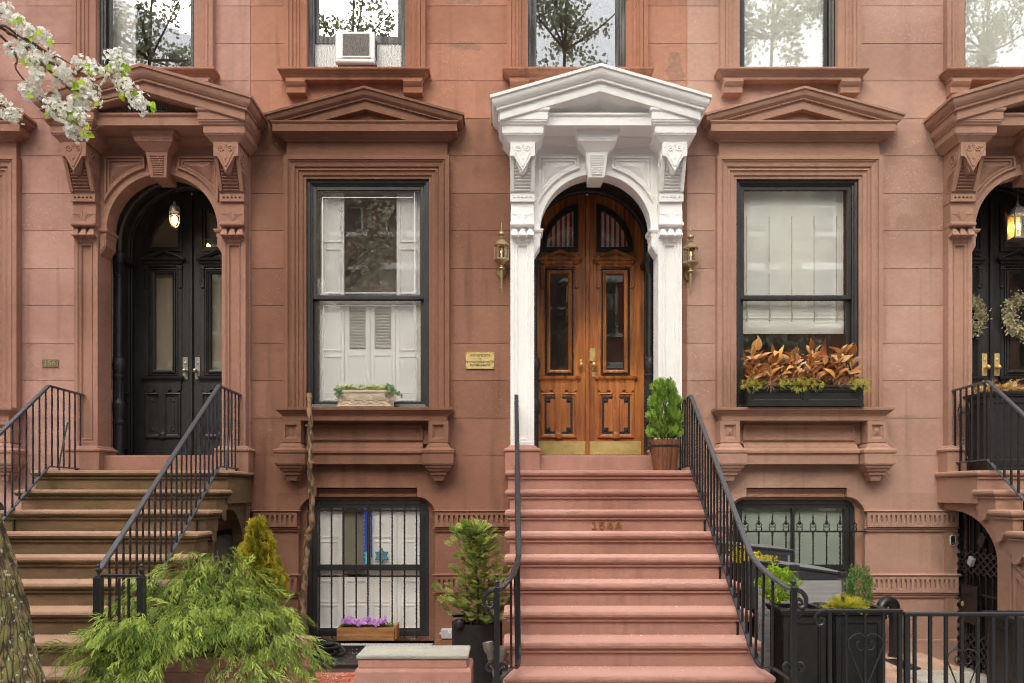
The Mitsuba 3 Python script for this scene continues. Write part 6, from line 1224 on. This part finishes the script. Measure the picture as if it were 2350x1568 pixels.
def boxwood(lab, c, R_, n, c0, c1, seed, s=(0.016, 0.026)):
    k = thing('boxwood', lab, 'shrub'); r = np.random.default_rng(seed)
    d = dirs(n, r); lump = 1 + 0.14 * np.sin(d[:, 0] * 7 + seed) + 0.12 * np.sin(d[:, 2] * 9) + 0.10 * np.sin(d[:, 1] * 8 + 1)
    p_ = np.array(c) + d * np.array(R_) * (lump * np.cbrt(r.uniform(0.3, 1.0, n)))[:, None]
    foliage(k, 'foliage', [oval_leaf(0.34, 0.1, 0.05, 2)], mats_from(p_, d + r.normal(size=(n, 3)) * 0.6 + [0, 0, 0.5], r.normal(size=(n, 3)) + d, r.uniform(*s, n)), tint(n, c0, c1, r))
    obj(k, 'stem', [tube([(c[0] + 0.02 * i, c[1], c[2] - R_[2] * 1.15), (c[0] + 0.06 * i, c[1], c[2])], [0.007, 0.003], 5) for i in (-1, 0, 1)], 'twig_bark')
yb1 = y1 + 0.20
boxwood('bright lime green boxwood in the left black planter', (X(1786, yb1), yb1, Z(1345, yb1)), (0.150, 0.15, 0.138), 2300, (0.16, 0.32, 0.02), (0.46, 0.60, 0.06), 3, (0.018, 0.030))
boxwood('dark green dense boxwood behind the solar lantern', (X(1972, yb1 + 0.05), yb1 + 0.05, Z(1350, yb1)), (0.105, 0.11, 0.165), 2100, (0.06, 0.14, 0.03), (0.24, 0.36, 0.11), 4, (0.013, 0.021))
k = thing('golden_cypress', 'low golden thread cypress at the foot of the solar lantern', 'shrub'); r = np.random.default_rng(6)
n = 230; d = dirs(n, r); d[:, 2] = np.abs(d[:, 2]); c = np.array([X(1942, y1 + 0.1), y1 + 0.10, zt1 - 0.03])
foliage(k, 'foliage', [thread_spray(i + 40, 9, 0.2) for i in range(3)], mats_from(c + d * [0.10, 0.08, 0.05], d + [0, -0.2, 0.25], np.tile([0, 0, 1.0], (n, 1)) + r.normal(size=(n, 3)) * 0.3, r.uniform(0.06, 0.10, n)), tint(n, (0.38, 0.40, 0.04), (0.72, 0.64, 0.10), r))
def solar_lantern(lab, u, vt, vb, y, zs):
    k = thing('solar_lantern', lab, 'garden light'); x = X(u, y); a, b = Z(vt, y), Z(vb, y); R_ = 0.040
    obj(k, 'cap', lathe([(0.001, a), (R_ * 0.95, a - 0.002), (R_, a - 0.008), (R_ * 0.96, a - 0.045), (R_ * 0.8, a - 0.048)], (x, y, 0), 18), 'black_plastic', smooth=35)
    obj(k, 'glass', lathe([(R_ * 0.93, a - 0.045), (R_ * 0.86, b + 0.02), (R_ * 0.7, b)], (x, y, 0), 18), 'clear_glass', smooth=True)
    obj(k, 'filament', [tube([(x + 0.006 * s, y, a - 0.06), (x + 0.008 * s, y, b + 0.05), (x, y, b + 0.04)], 0.0016, 4) for s in (-1, 1)] + [lathe([(0.010, 0.0), (0.012, 0.03), (0.006, 0.035)], (x, y, b + 0.004), 8)], 'old_brass')
    obj(k, 'stake', box(x - 0.010, x + 0.010, y - 0.008, y + 0.008, zs, b + 0.004, 0.002), 'black_plastic')
solar_lantern('glass solar lantern on a stake standing in the lime green boxwood', 1823, 1296, 1350, y1 + 0.06, zt1 - 0.04)
solar_lantern('glass solar lantern on a stake in the right black planter', 1934, 1312, 1371, y1 + 0.08, zt1 - 0.04)
# bin store with sloping lids
s = thing('bin_store', 'grey slatted bin store with a sloping lid beside the pink stoop', 'bin store')
def lid_box(xl, xr, yf, yb, zl, zr, side, zmat, over=0.05):
    p_ = Polygon([(xl, 0.0), (xr, 0.0), (xr, zr - 0.05), (xl, zr - 0.05)])
    zs = np.linspace(0.03, zr - 0.05, 4)
    for a, b in zip(zs[:-1], zs[1:]): obj(s, 'board', box(xl, xr, yf, yf + 0.02, a + 0.002, b - 0.002, 0.002), side)
    for a, b in zip(zs[:-1], zs[1:]): obj(s, 'end_board', box(xr - 0.02, xr, yf + 0.021, yb, a + 0.002, b - 0.002, 0.002), side)
    obj(s, 'carcass', box(xl + 0.02, xr - 0.022, yf + 0.022, yb, 0, zr - 0.06), 'dark_cladding')
    obj(s, 'lid', [ext(Polygon([(xl, zr - 0.048), (xr, zr - 0.048), (xr + over, zr - 0.03), (xr + over, zr - 0.012), (xl, zl - 0.012)]), yf - 0.004, yb + 0.004), ext(Polygon([(xl - 0.01, zl - 0.011), (xr + over + 0.01, zr - 0.011), (xr + over + 0.01, zr + 0.004), (xl - 0.01, zl + 0.004)]), yf - 0.016, yb + 0.01)], zmat); obj(s, 'lid_top', ext(Polygon([(xl - 0.01, zl + 0.0045), (xr + over + 0.01, zr + 0.0045), (xr + over + 0.01, zr + 0.008), (xl - 0.01, zl + 0.008)]), yf - 0.018, yb + 0.012), 'lid_grey')
lid_box(X(1740, -1.75), X(1930, -1.75), -1.75, -1.05, Z(1288, -1.75), Z(1318, -1.75), 'grey_cladding', 'dark_cladding')
s = thing('bin_store', 'darker taller bin store with a sloping lid directly below the spear grille', 'bin store')
lid_box(1.98, X(1808, -0.95), -0.95, -0.30, Z(1246, -0.95), Z(1264, -0.95), 'dark_cladding', 'dark_cladding')
k = thing('sedum_trough', 'dark square trough of yellow sedum on the bin store', 'planter')
yq = -1.74; x0, x1, z1 = X(1716, yq), X(1787, yq), Z(1288, yq)
obj(k, 'trough', [box(x0, x1, yq - 0.006, yq + 0.008, z1 - 0.42, z1, 0.003), box(x0, x0 + 0.012, yq + 0.008, -1.1, z1 - 0.42, z1, 0.003), box(x1 - 0.012, x1, yq + 0.008, -1.1, z1 - 0.42, z1, 0.003), box(x0, x1, -1.1, -1.088, z1 - 0.42, z1, 0.003)], 'dark_cladding'); obj(k, 'soil', box(x0 + 0.012, x1 - 0.012, yq + 0.008, -1.1, z1 - 0.05, z1 - 0.02), 'soil')
k = thing('yellow_sedum', 'low yellow green sedum trailing over the dark trough', 'ground cover plant'); r = np.random.default_rng(12); n = 700
foliage(k, 'foliage', [oval_leaf(0.4, 0.2, 0.1, 2)], mats_from(np.stack([np.r_[r.uniform(x0, x1, 500), r.uniform(x0 - 0.09, x0 + 0.02, 200)], np.r_[r.uniform(yq - 0.01, -1.1, 500), r.uniform(yq, -1.3, 200)], z1 - 0.025 + np.r_[r.uniform(0, 0.06, 500), r.uniform(0.0, 0.16, 200)]], 1), dirs(n, r) + [0, 0, 0.6], dirs(n, r), r.uniform(0.014, 0.024, n)), tint(n, (0.45, 0.42, 0.03), (0.78, 0.62, 0.08), r))
obj(k, 'stalk', tube([(X(1790, yq), yq, z1 - 0.02), (X(1788, yq), yq, z1 + 0.07)], 0.0025, 4), 'twig_bark')
v = thing('vent_pipe', 'black gooseneck vent pipe against the wall', 'pipe')
y = -0.30; x = X(2053, y); R_ = 0.054; zt = Z(1396, y)
cv = [(x, y, -0.01), (x, y, zt - 0.02)] + [(x - 0.082 + 0.082 * math.cos(a), y - 0.02 * a, zt + 0.075 * math.sin(a)) for a in np.linspace(0, math.pi, 14)] + [(x - 0.164, y - 0.065, zt - 0.10)]
obj(v, 'pipe', tube(cv, R_, 16, up=(0, 1, 0)), 'iron', smooth=40); obj(v, 'collar', [tube([(x, y, zt - 0.10), (x, y, zt - 0.03)], R_ + 0.008, 16), tube([(x, y, -0.01), (x, y, 0.03)], R_ + 0.012, 16)], 'iron', smooth=40)
def heart(cx, y, zt, w, h):
    out = []
    for sgn in (-1, 1):
        c = spline([(0.0, -0.10), (0.10, 0.0), (0.40, 0.06), (0.85, -0.04), (1.0, -0.22), (0.86, -0.42), (0.0, -1.35)], 6)
        out.append(tube([(cx + sgn * q[0] * w, y, zt + q[1] * h) for q in c], 0.0055, 5))
        s_ = spline([(0.0, -0.10), (0.02, -0.22), (0.16, -0.34), (0.38, -0.34), (0.52, -0.24), (0.44, -0.14), (0.30, -0.16)], 5)
        out.append(tube([(cx + sgn * q[0] * w, y, zt + q[1] * h) for q in s_], 0.0050, 5))
    return out
fe = thing('iron_fence', 'low black fence panel with a heart scroll in front of the planters', 'fence')
y = -2.75; zt = Z(1402, y)
split(fe, 'rail', [box(X(1893, y), X(2071, y), y - 0.022, y + 0.022, zt - 0.012, zt + 0.012, 0.004), box(X(1904, y), X(2066, y), y - 0.012, y + 0.012, 0.14, 0.16)], 'iron')
obj(fe, 'volute', tube([(X(1894, y) - q[0], y, zt + q[1]) for q in spline([(0.0, 0.0), (0.05, -0.012), (0.078, -0.055), (0.06, -0.105), (0.025, -0.105), (0.010, -0.075), (0.03, -0.055), (0.046, -0.072)], 5)], 0.0115, 7), 'iron', smooth=40)
for u, hw in ((1904, 0.014), (1942, 0.008), (1985, 0.008), (2027, 0.010), (2065, 0.016)): obj(fe, 'bar', box(X(u, y) - hw, X(u, y) + hw, y - hw, y + hw, -0.03, zt - 0.011, 0.002), 'iron')
obj(fe, 'scroll', heart(X(1985, y), y - 0.012, Z(1459, y), X(2025, y) - X(1985, y), 0.30), 'iron')
fe = thing('garden_gate', 'low black gate with a heart scroll at the bottom right', 'gate')
zt = Z(1410, y)
split(fe, 'rail', [box(X(2074, y), X(2352, y), y - 0.020, y + 0.020, zt - 0.014, zt + 0.016, 0.006), box(X(2080, y), X(2345, y), y - 0.012, y + 0.012, 0.14, 0.16)], 'iron')
for u, hw in ((2081, 0.019), (2099, 0.012), (2134.6, 0.012), (2170.6, 0.012), (2207.7, 0.012), (2243.7, 0.012), (2279, 0.012), (2309, 0.010), (2338, 0.022)): obj(fe, 'bar', box(X(u, y) - hw, X(u, y) + hw, y - hw, y + hw, -0.03, zt - 0.013, 0.002), 'iron')
obj(fe, 'scroll', heart(X(2207.7, y), y - 0.016, Z(1494, y), 0.118, 0.27), 'iron')
# folding gate under the right stoop, with key boxes
bg = thing('basement_gate', 'black folding lattice gate in the arch under the right stoop', 'gate')
gx = 4.84; y0, y1_ = -0.04, -1.12; z0, z1 = -0.14, 1.50
obj(bg, 'post', [box(gx - 0.02, gx + 0.02, y0, y0 + 0.035, z0, z1)] + [tube([(gx - 0.03 + 0.010 * math.cos(q), y0 - 0.0 + 0.010 * math.sin(q), z0 + (z1 - z0 - 0.1) * q / 110) for q in np.linspace(0, 110, 220)], 0.010, 4)], 'iron')
ys = np.linspace(y0, y1_, 10)
for yy in ys: obj(bg, 'bar', [box(gx - 0.010, gx + 0.010, yy - 0.010, yy + 0.010, z0, min(1.50, 1.02 + 0.48 * math.sqrt(max(0.0, 1 - (min(0, yy + 0.20) / 0.95) ** 2))))] + [ball((gx - 0.012, yy, z), 0.010, 4) for z in (0.55, 0.75, 1.15, 0.05, 0.3)], 'iron')
for za, zb in ((0.86, 1.10), (-0.06, 0.24)):
    n = 9
    for i in range(n):
        for d in (-1, 1):
            a, b = ys[i], ys[i + 1] if i + 1 < len(ys) else ys[i]
            for q in range(3):
                zz = za + (zb - za) * q / 3; h_ = (zb - za) / 3
                obj(bg, 'lattice_bar', box(gx - 0.026, gx - 0.018, 0, 1, 0, 1) if False else tube([(gx - 0.022, a, zz if d > 0 else zz + h_), (gx - 0.022, b, zz + h_ if d > 0 else zz)], 0.012, 4), 'iron')
for z in (0.46, 0.66): obj(bg, 'rail', box(gx - 0.014, gx + 0.008, y1_, y0, z - 0.012, z + 0.012), 'iron')
obj(bg, 'lock_plate', box(gx - 0.034, gx - 0.026, -0.40, -0.08, 0.34, 0.74, 0.003), 'iron'); obj(bg, 'lock', ball((gx - 0.037, -0.12, 0.53), (0.006, 0.03, 0.03), 6), 'brass')
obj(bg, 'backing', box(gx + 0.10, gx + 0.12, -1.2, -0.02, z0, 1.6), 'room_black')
for lab, yy, zz, m, hw, tilt in (('black key box hanging high on the folding gate', -0.56, 1.23, 'black_plastic', 0.05, 0.6), ('pale grey padlock key box hanging on the folding gate', -0.34, 1.00, 'grey_plastic', 0.034, 0.5)):
    kb2 = thing('key_box', lab, 'key box')
    obj(kb2, 'body', turn(box(gx - 0.085, gx - 0.035, yy - hw, yy + hw, zz - hw * 1.5, zz + hw * 1.3, 0.008), [1, 0, 0], tilt, (gx, yy, zz)), m)
    obj(kb2, 'shackle', turn(tube([(gx - 0.055, yy + s_ * hw * 0.6, zz + h_) for s_, h_ in ((-1, hw * 1.2), (-1, hw * 2.0), (1, hw * 2.0), (1, hw * 1.2))], 0.006, 6), [1, 0, 0], tilt, (gx, yy, zz)), 'iron')
# wreaths on the right doors, dried plant in the landing planter
def wreath(lab, cx, cz, y):
    k = thing('wreath', lab, 'wreath', None); r = np.random.default_rng(int(cx * 100)); n = 900
    a = r.uniform(0, 2 * math.pi, n); rr = 0.18 + r.normal(0, 0.030, n); b = r.uniform(0, math.pi, n)
    p_ = np.stack([cx + rr * np.cos(a), y - 0.02 - 0.045 * np.sin(b), cz + rr * np.sin(a)], 1)
    d = np.stack([np.cos(a + 0.9 * np.sign(r.normal(size=n))), -0.4 + 0 * a, np.sin(a + 0.9)], 1) + r.normal(size=(n, 3)) * 0.45
    foliage(k, 'sprigs', [oval_leaf(0.16, 0.05, 0.1, 2)], mats_from(p_, d, r.normal(size=(n, 3)) + [0, -1, 0], r.uniform(0.04, 0.085, n)), tint(n, (0.28, 0.26, 0.12), (0.74, 0.68, 0.46), r))
    n = 420; a = r.uniform(0, 2 * math.pi, n); rr = 0.20 + r.normal(0, 0.05, n)
    foliage(k, 'berries', [ball((0, 0, 0), 1.0, 3) + (np.ones((18, 1)),)], mats_from(np.stack([cx + rr * np.cos(a), y - 0.06 + r.normal(0, 0.015, n), cz + rr * np.sin(a)], 1), dirs(n, r), dirs(n, r), r.uniform(0.007, 0.012, n)), tint(n, (0.60, 0.58, 0.46), (0.85, 0.82, 0.70), r))
    obj(k, 'hoop', tube([(cx + 0.19 * math.cos(q), y - 0.02, cz + 0.19 * math.sin(q)) for q in np.linspace(0, 2 * math.pi, 30)], 0.016, 6), 'twig_bark')
ydr = 0.70 - 0.03
wreath('pale twig wreath half hidden by the right hand pilaster', X(2206, ydr), Z(729, ydr), ydr)
wreath('pale twig wreath hanging on the right leaf at the picture edge', X(2345, ydr), Z(726, ydr), ydr)
k = thing('dried_fern', 'dry tan fronds in the tall planter beside the wreathed doors', 'dried leaves'); r = np.random.default_rng(15); n = 260
c = np.array([5.0, -0.45, Z(899, -0.62) - 0.02])
foliage(k, 'fronds', [thread_spray(i + 60, 9) for i in range(3)], mats_from(c + r.uniform(-1, 1, (n, 3)) * [0.20, 0.15, 0.03] + [0, 0, 0.04], dirs(n, r) * [1, 1, 0.4] + [0, -0.2, 0.45], np.tile([0, 0, 1.0], (n, 1)), r.uniform(0.08, 0.13, n)), tint(n, (0.50, 0.33, 0.14), (0.72, 0.52, 0.26), r), 'dry_leaf')
# rubbish behind the planter wall
def crumpled(c, s, seed, am=0.16):
    v, f = ball((0, 0, 0), 1.0, 18); n = meshkit.fbm(v * 2.6 + seed, 4, seed) - 0.5
    v = v * (1 + am * 3 * n[:, None]); v[:, 2] = np.maximum(v[:, 2], -0.7); return v * np.array(s) + np.array(c), f
k = thing('rubbish_bag', 'black plastic rubbish bag behind the drooping conifer', 'rubbish bag'); obj(k, 'bag', crumpled((X(580, -1.5), -1.5, 0.28), (0.26, 0.2, 0.26), 3), two(pr((0.015, 0.016, 0.022), 0.18, specular=0.7)), smooth=True)
k = thing('rubbish_bag', 'shiny dark blue plastic bag under the conifer branches', 'rubbish bag'); obj(k, 'bag', crumpled((X(520, -2.0), -2.0, 0.40), (0.32, 0.16, 0.14), 5, 0.22), two(pr((0.03, 0.035, 0.06), 0.12, specular=0.8)), smooth=True)
k = thing('paper_sack', 'tan paper sack lying behind the planter wall', 'paper sack'); obj(k, 'sack', crumpled((X(540, -1.85), -1.85, 0.55), (0.28, 0.14, 0.08), 8, 0.1), two(pr((0.50, 0.40, 0.30), 0.8)), smooth=True)

# ---------------------------------------------------------------- pear tree in blossom: trunk at the left edge, limb reaching in above
t = thing('pear_tree', 'flowering pear tree, lichen covered trunk and white blossom reaching in from the left', 'tree')
tr = spline([(-3.02, -3.85, -0.1), (-3.10, -3.85, 0.45), (-3.22, -3.85, 1.05), (-3.36, -3.85, 1.6), (-3.62, -3.85, 2.5), (-3.95, -3.8, 3.6), (-4.2, -3.7, 5.2)], 14)
rr = np.linspace(0.205, 0.10, len(tr)); ns = 40
v, f = tube(tr, rr, ns); c0 = np.repeat(tr, ns, 0); dv = v - c0
an = np.arctan2(dv[:, 1], dv[:, 0]); nz = meshkit.fbm(np.stack([np.cos(an) * 3, np.sin(an) * 3, v[:, 2] * 4], 1), 4, 2)
ridge = 0.05 * np.sin(an * 9 + 4 * nz + 1.3 * v[:, 2]) * (0.5 + nz)
v = c0 + dv * (0.88 + 0.26 * nz + ridge)[:, None]
obj(t, 'trunk', (v, f), 'lichen_bark', smooth=True)
yb = -3.1; Q = lambda u, v, y=yb: np.array([X(u, y), y, Z(v, y)])
limb = [spline([(-3.95, -3.8, 3.6), (-4.0, -3.4, 4.4), Q(-60, 70), Q(0, 62), Q(25, 82), Q(48, 88), Q(85, 105), Q(120, 118)], 6), spline([Q(-30, 55), Q(20, 68), Q(60, 100), Q(70, 120), Q(100, 160), Q(118, 165)], 5), spline([Q(-40, 80), Q(10, 90), Q(35, 140), Q(52, 180), Q(62, 188)], 5),
        spline([Q(48, 88), Q(90, 112), Q(130, 135), Q(158, 142)], 5), spline([Q(100, 150), Q(150, 195), Q(175, 212), Q(230, 222), Q(300, 232), Q(340, 238)], 5), spline([Q(120, 150), Q(170, 160), Q(230, 155), Q(268, 145)], 5), spline([Q(62, 188), Q(100, 230), Q(140, 262), Q(165, 280), Q(195, 292), Q(245, 297)], 5), spline([Q(-30, 235), Q(10, 248), Q(40, 262)], 5), spline([Q(85, 225), Q(112, 250), Q(125, 268)], 4), spline([Q(160, 250), Q(165, 270), Q(170, 300)], 4), spline([Q(0, 35), Q(12, 38)], 3)]
for i, l in enumerate(limb):
    l[:, 1] += 0.05 * np.sin(np.arange(len(l)) * 0.7 + i)
    obj(t, 'branch', tube(l, np.linspace(0.060 if i == 0 else 0.011, 0.007 if i == 0 else 0.0035, len(l)) if i else np.r_[np.linspace(0.06, 0.012, 14), np.linspace(0.012, 0.005, len(l) - 14)], 7), 'twig_bark', smooth=50)
cl = [(20, 90), (60, 110), (110, 170), (160, 200), (200, 260), (280, 270), (330, 300), (385, 330), (120, 420), (220, 400), (250, 460), (330, 480), (170, 470), (300, 540), (480, 560), (440, 520), (540, 620), (590, 660), (520, 670), (330, 650), (270, 740), (350, 700), (300, 790), (230, 780), (750, 560), (690, 540), (800, 600), (840, 640), (960, 500), (1010, 490), (1010, 590), (980, 640), (1050, 540), (1080, 740), (1060, 700), (1120, 790), (1210, 850), (1240, 920), (1180, 890), (750, 820), (700, 800), (790, 860), (660, 880), (620, 900), (480, 960), (540, 1010), (450, 900), (600, 960), (700, 1000), (680, 940), (440, 830), (800, 780), (40, 930), (90, 970), (130, 990), (10, 880), (610, 1090), (640, 1130), (690, 1160), (740, 740), (330, 540)]
br_ = np.random.default_rng(17); fl = []
fw = flower(5, 0.46, 0.14); fp, fd, fu, fs = [], [], [], []; ap = []
for zx, zy in cl:
    c = Q(zx / 3.719, zy / 3.719, yb + br_.uniform(-0.08, 0.08)); n = 26
    d = dirs(n, br_) + [0, -0.55, 0.0]; d /= np.linalg.norm(d, axis=1, keepdims=True)
    fp.append(c + d * np.array([0.062, 0.055, 0.060]) * br_.uniform(0.75, 1.1, (n, 1))); fu.append(d + br_.normal(size=(n, 3)) * 0.25); fd.append(dirs(n, br_)); fs.append(br_.uniform(0.0155, 0.0195, n))
    for q in fp[-1]: ap.append(strip([c, q], 0.0010, [0.3, 0.2, 1.0]))
fp, fd, fu, fs = map(np.concatenate, (fp, fd, fu, fs))
foliage(t, 'blossom', [fw], mats_from(fp, fd, fu, fs), tint(len(fp), (0.86, 0.85, 0.80), (0.94, 0.93, 0.90), br_, 0.02), 'petal')
st_ = np.random.default_rng(18); upn = fu / np.linalg.norm(fu, axis=1, keepdims=True)
foliage(t, 'stamens', [flower(6, 0.10, 0.2)], mats_from(fp + upn * 0.003, fd, fu, np.full(len(fp), 0.0048)), tint(len(fp), (0.20, 0.16, 0.05), (0.42, 0.40, 0.10), st_), 'petal')
av, af = cat([(a[0], a[1]) for a in ap]); obj(t, 'flower_stalk', (av, af), 'leaf', smooth=True, color=np.tile([0.22, 0.36, 0.06], (len(av), 1)), kind='stuff')
lv = [(110, 190, 0), (160, 170, 1), (320, 275, 0), (280, 320, 0), (430, 350, 1), (230, 510, 0), (200, 520, 1), (415, 570, 0), (450, 630, 0), (640, 720, 1), (625, 760, 0), (680, 700, 1), (740, 555, 0), (760, 595, 1), (1050, 560, 1), (1080, 580, 1), (930, 570, 0), (1050, 650, 0), (1045, 810, 0), (1150, 800, 1), (1290, 890, 1), (1305, 930, 1), (610, 970, 0), (590, 1000, 0), (630, 1020, 1), (700, 1135, 0), (755, 1165, 1), (745, 1080, 0), (410, 960, 0), (540, 975, 0), (250, 820, 0), (820, 900, 0), (640, 820, 1)]
lo = oval_leaf(0.36, 0.16, 0.18, 6)
for zx, zy, s_ in lv:
    c = Q(zx / 3.719, zy / 3.719, yb - 0.07); d = np.array([0.3 + 0.4 * s_ + br_.normal(0, 0.4), -0.3, -0.6 + br_.normal(0, 0.5)])
    v_, f_, c_ = scatter(lo, mats_from([c - d / np.linalg.norm(d) * 0.022], [d], [[br_.normal(0, 0.5), -1, 0.5]], br_.uniform(0.054, 0.075)), tint(1, (0.26, 0.40, 0.03), (0.42, 0.56, 0.06), br_))
    obj(t, 'leaf', (v_, f_), 'leaf', smooth=True, color=c_)

# ---------------------------------------------------------------- fallen petals
r = np.random.default_rng(23); pp_ = []
for k_ in range(2, 10):
    yb_ = -0.80 - 0.28 * (k_ - 1) - 0.005
    for xc_, nn in ((0.93, 12 + 9 * max(0, k_ - 5)), (-3.695, 10 + 8 * max(0, k_ - 4))):
        for i in range(nn): pp_.append((xc_ + r.uniform(-0.8, 0.85), yb_ - abs(r.normal(0, 0.05)) - 0.006, LAND - 0.19 * k_ + 0.003))
for i in range(420): pp_.append((r.uniform(2.6, 4.38), r.uniform(-2.5, -0.1), 0.007))
for i in range(60): pp_.append((r.uniform(4.42, 4.6), r.uniform(-1.6, -0.05), -0.140))
for i in range(240): pp_.append((r.uniform(-2.1, -1.5), -1.14 - abs(r.normal(0, 0.16)), 0.006))
for i in range(60): pp_.append((r.uniform(-2.2, -1.5), r.uniform(-1.05, -0.3), 0.088))
for i in range(50): pp_.append((r.uniform(-2.2, -0.8), r.uniform(-0.045, -0.02), 0.1385))
n = len(pp_); pt = (np.array([(0, 0, 0), (0.6, -0.35, 0.12), (1.1, 0.1, 0.05), (0.7, 0.5, 0.16), (0.1, 0.4, 0.1)]), np.array([[0, 1, 2], [0, 2, 3], [0, 3, 4]]))
v_, f_, _ = scatter(pt, mats_from(pp_, np.stack([r.normal(size=n), r.normal(size=n), 0 * r.normal(size=n)], 1), np.tile([0, 0, 1.0], (n, 1)), r.uniform(0.008, 0.014, n)))
k = struct('fallen_petals', (v_, f_), 'petal_white', 'white blossom petals scattered on the steps and paving', kind='stuff')

# ---------------------------------------------------------------- the other side of the street, which the panes reflect
def far_house(x0, x1, hgt, lab, m):
    k = thing('brick_house', lab, 'house', 'houses across the street, seen only in the panes')
    n = 3; ww = (x1 - x0) / n; wins = [(x0 + ww * (i + 0.5), 1.2 + 3.2 * j) for i in range(n) for j in range(4)]
    wall = sbox(x0, -0.2, x1, hgt)
    hol = unary_union([sbox(cx - 0.55, cz, cx + 0.55, cz + 1.9) for cx, cz in wins])
    v, f = ext(wall.difference(hol), 0, 0.3); v[:, 1] = -20.6 - v[:, 1]
    obj(k, 'wall', (v, f), m)
    for cx, cz in wins:
        fr_ = [box(cx - 0.55, cx + 0.55, -20.80, -20.74, cz + 0.92, cz + 1.0)] + [box(cx + s * 0.5 - 0.05, cx + s * 0.5 + 0.05, -20.82, -20.72, cz, cz + 1.9) for s in (-1, 1)] + [box(cx - 0.7, cx + 0.7, -20.6, -20.48, cz + a, cz + b) for a, b in ((-0.15, 0.0), (1.9, 2.12))]
        w_ = obj(k, 'window', fr_, 'white_paint'); obj(w_, 'pane', box(cx - 0.5, cx + 0.5, -20.80, -20.79, cz, cz + 1.9), 'dark_cladding')
    obj(k, 'cornice', box(x0, x1, -20.6, -20.2, hgt - 0.6, hgt, 0.05), 'dark_cladding')
    obj(k, 'stoop', box(x0 + 0.5, x0 + 2.2, -20.6, -18.9, 0, 1.2), 'stone_brown')
for i, (a, b, hh, m) in enumerate(((-14, -8.4, 12.8, 'red_brick'), (-8.4, -2.9, 12.3, 'stone_brown'), (-2.9, 2.6, 13.0, 'red_brick'), (2.6, 8.1, 12.4, 'red_brick'), (8.1, 13.8, 12.9, 'stone_brown'))):
    far_house(a, b, hh, ('red brick house across the street, far left of the row, seen in reflections', 'brown house across the street, opposite the black doors, seen in reflections', 'red brick house across the street, opposite the white doorway, seen in reflections', 'red brick house across the street, opposite the window box, seen in reflections', 'brown house across the street, far right of the row, seen in reflections')[i], m)
def street_tree(x, y, h, seed, where):
    k = thing('street_tree', f'leafing street tree across the road, {where}, seen in reflections', 'tree', 'trees across the street'); r = np.random.default_rng(seed)
    tr_ = spline([(x, y, -0.1), (x + 0.1, y, 3.0), (x - 0.2, y, 7.0), (x + 0.15, y, h * 0.9)], 5)
    obj(k, 'trunk', tube(tr_, np.linspace(0.17, 0.04, len(tr_)), 8), 'twig_bark', smooth=50)
    br, lp = [], []
    for i in range(105):
        t_ = r.uniform(0.22, 1.0); c = tr_[int(t_ * (len(tr_) - 1))]; a = r.uniform(0, 6.28); L = r.uniform(1.0, 2.6)
        e = c + np.array([math.cos(a) * L, math.sin(a) * L, r.uniform(0.5, 2.0)]); q = spline([c, (c + e) / 2 + r.normal(size=3) * 0.15, e], 5); br.append(tube(q, np.linspace(0.04, 0.008, len(q)), 5))
        for j in range(6):
            s_ = r.uniform(0.3, 1.0); b_ = q[int(s_ * (len(q) - 1))]; e2 = b_ + dirs(1, r)[0] * r.uniform(0.3, 0.9) + [0, 0, 0.15]; br.append(tube([b_, e2], [0.010, 0.004], 4))
            for z in range(5): lp.append(b_ + (e2 - b_) * r.uniform(0.2, 1.1) + r.normal(size=(6, 3)) * 0.15)
    obj(k, 'branches', br, 'twig_bark'); lp = np.vstack(lp); n = len(lp)
    foliage(k, 'crown', [oval_leaf(0.4, 0.1, 0.1, 2)], mats_from(lp, dirs(n, r), dirs(n, r), r.uniform(0.09, 0.16, n)), tint(n, (0.12, 0.15, 0.07), (0.50, 0.50, 0.38), r))
for i, (x, y, h_) in enumerate(((-11.4, -17.4, 19.5), (-5.0, -17.2, 19.0), (1.7, -17.5, 20.0), (8.2, -17.3, 20.4), (15.0, -17.4, 19.8))): street_tree(x, y, h_, 100 + i, ('far left', 'opposite the black doors', 'opposite the white doorway', 'opposite the window box', 'far right')[i])
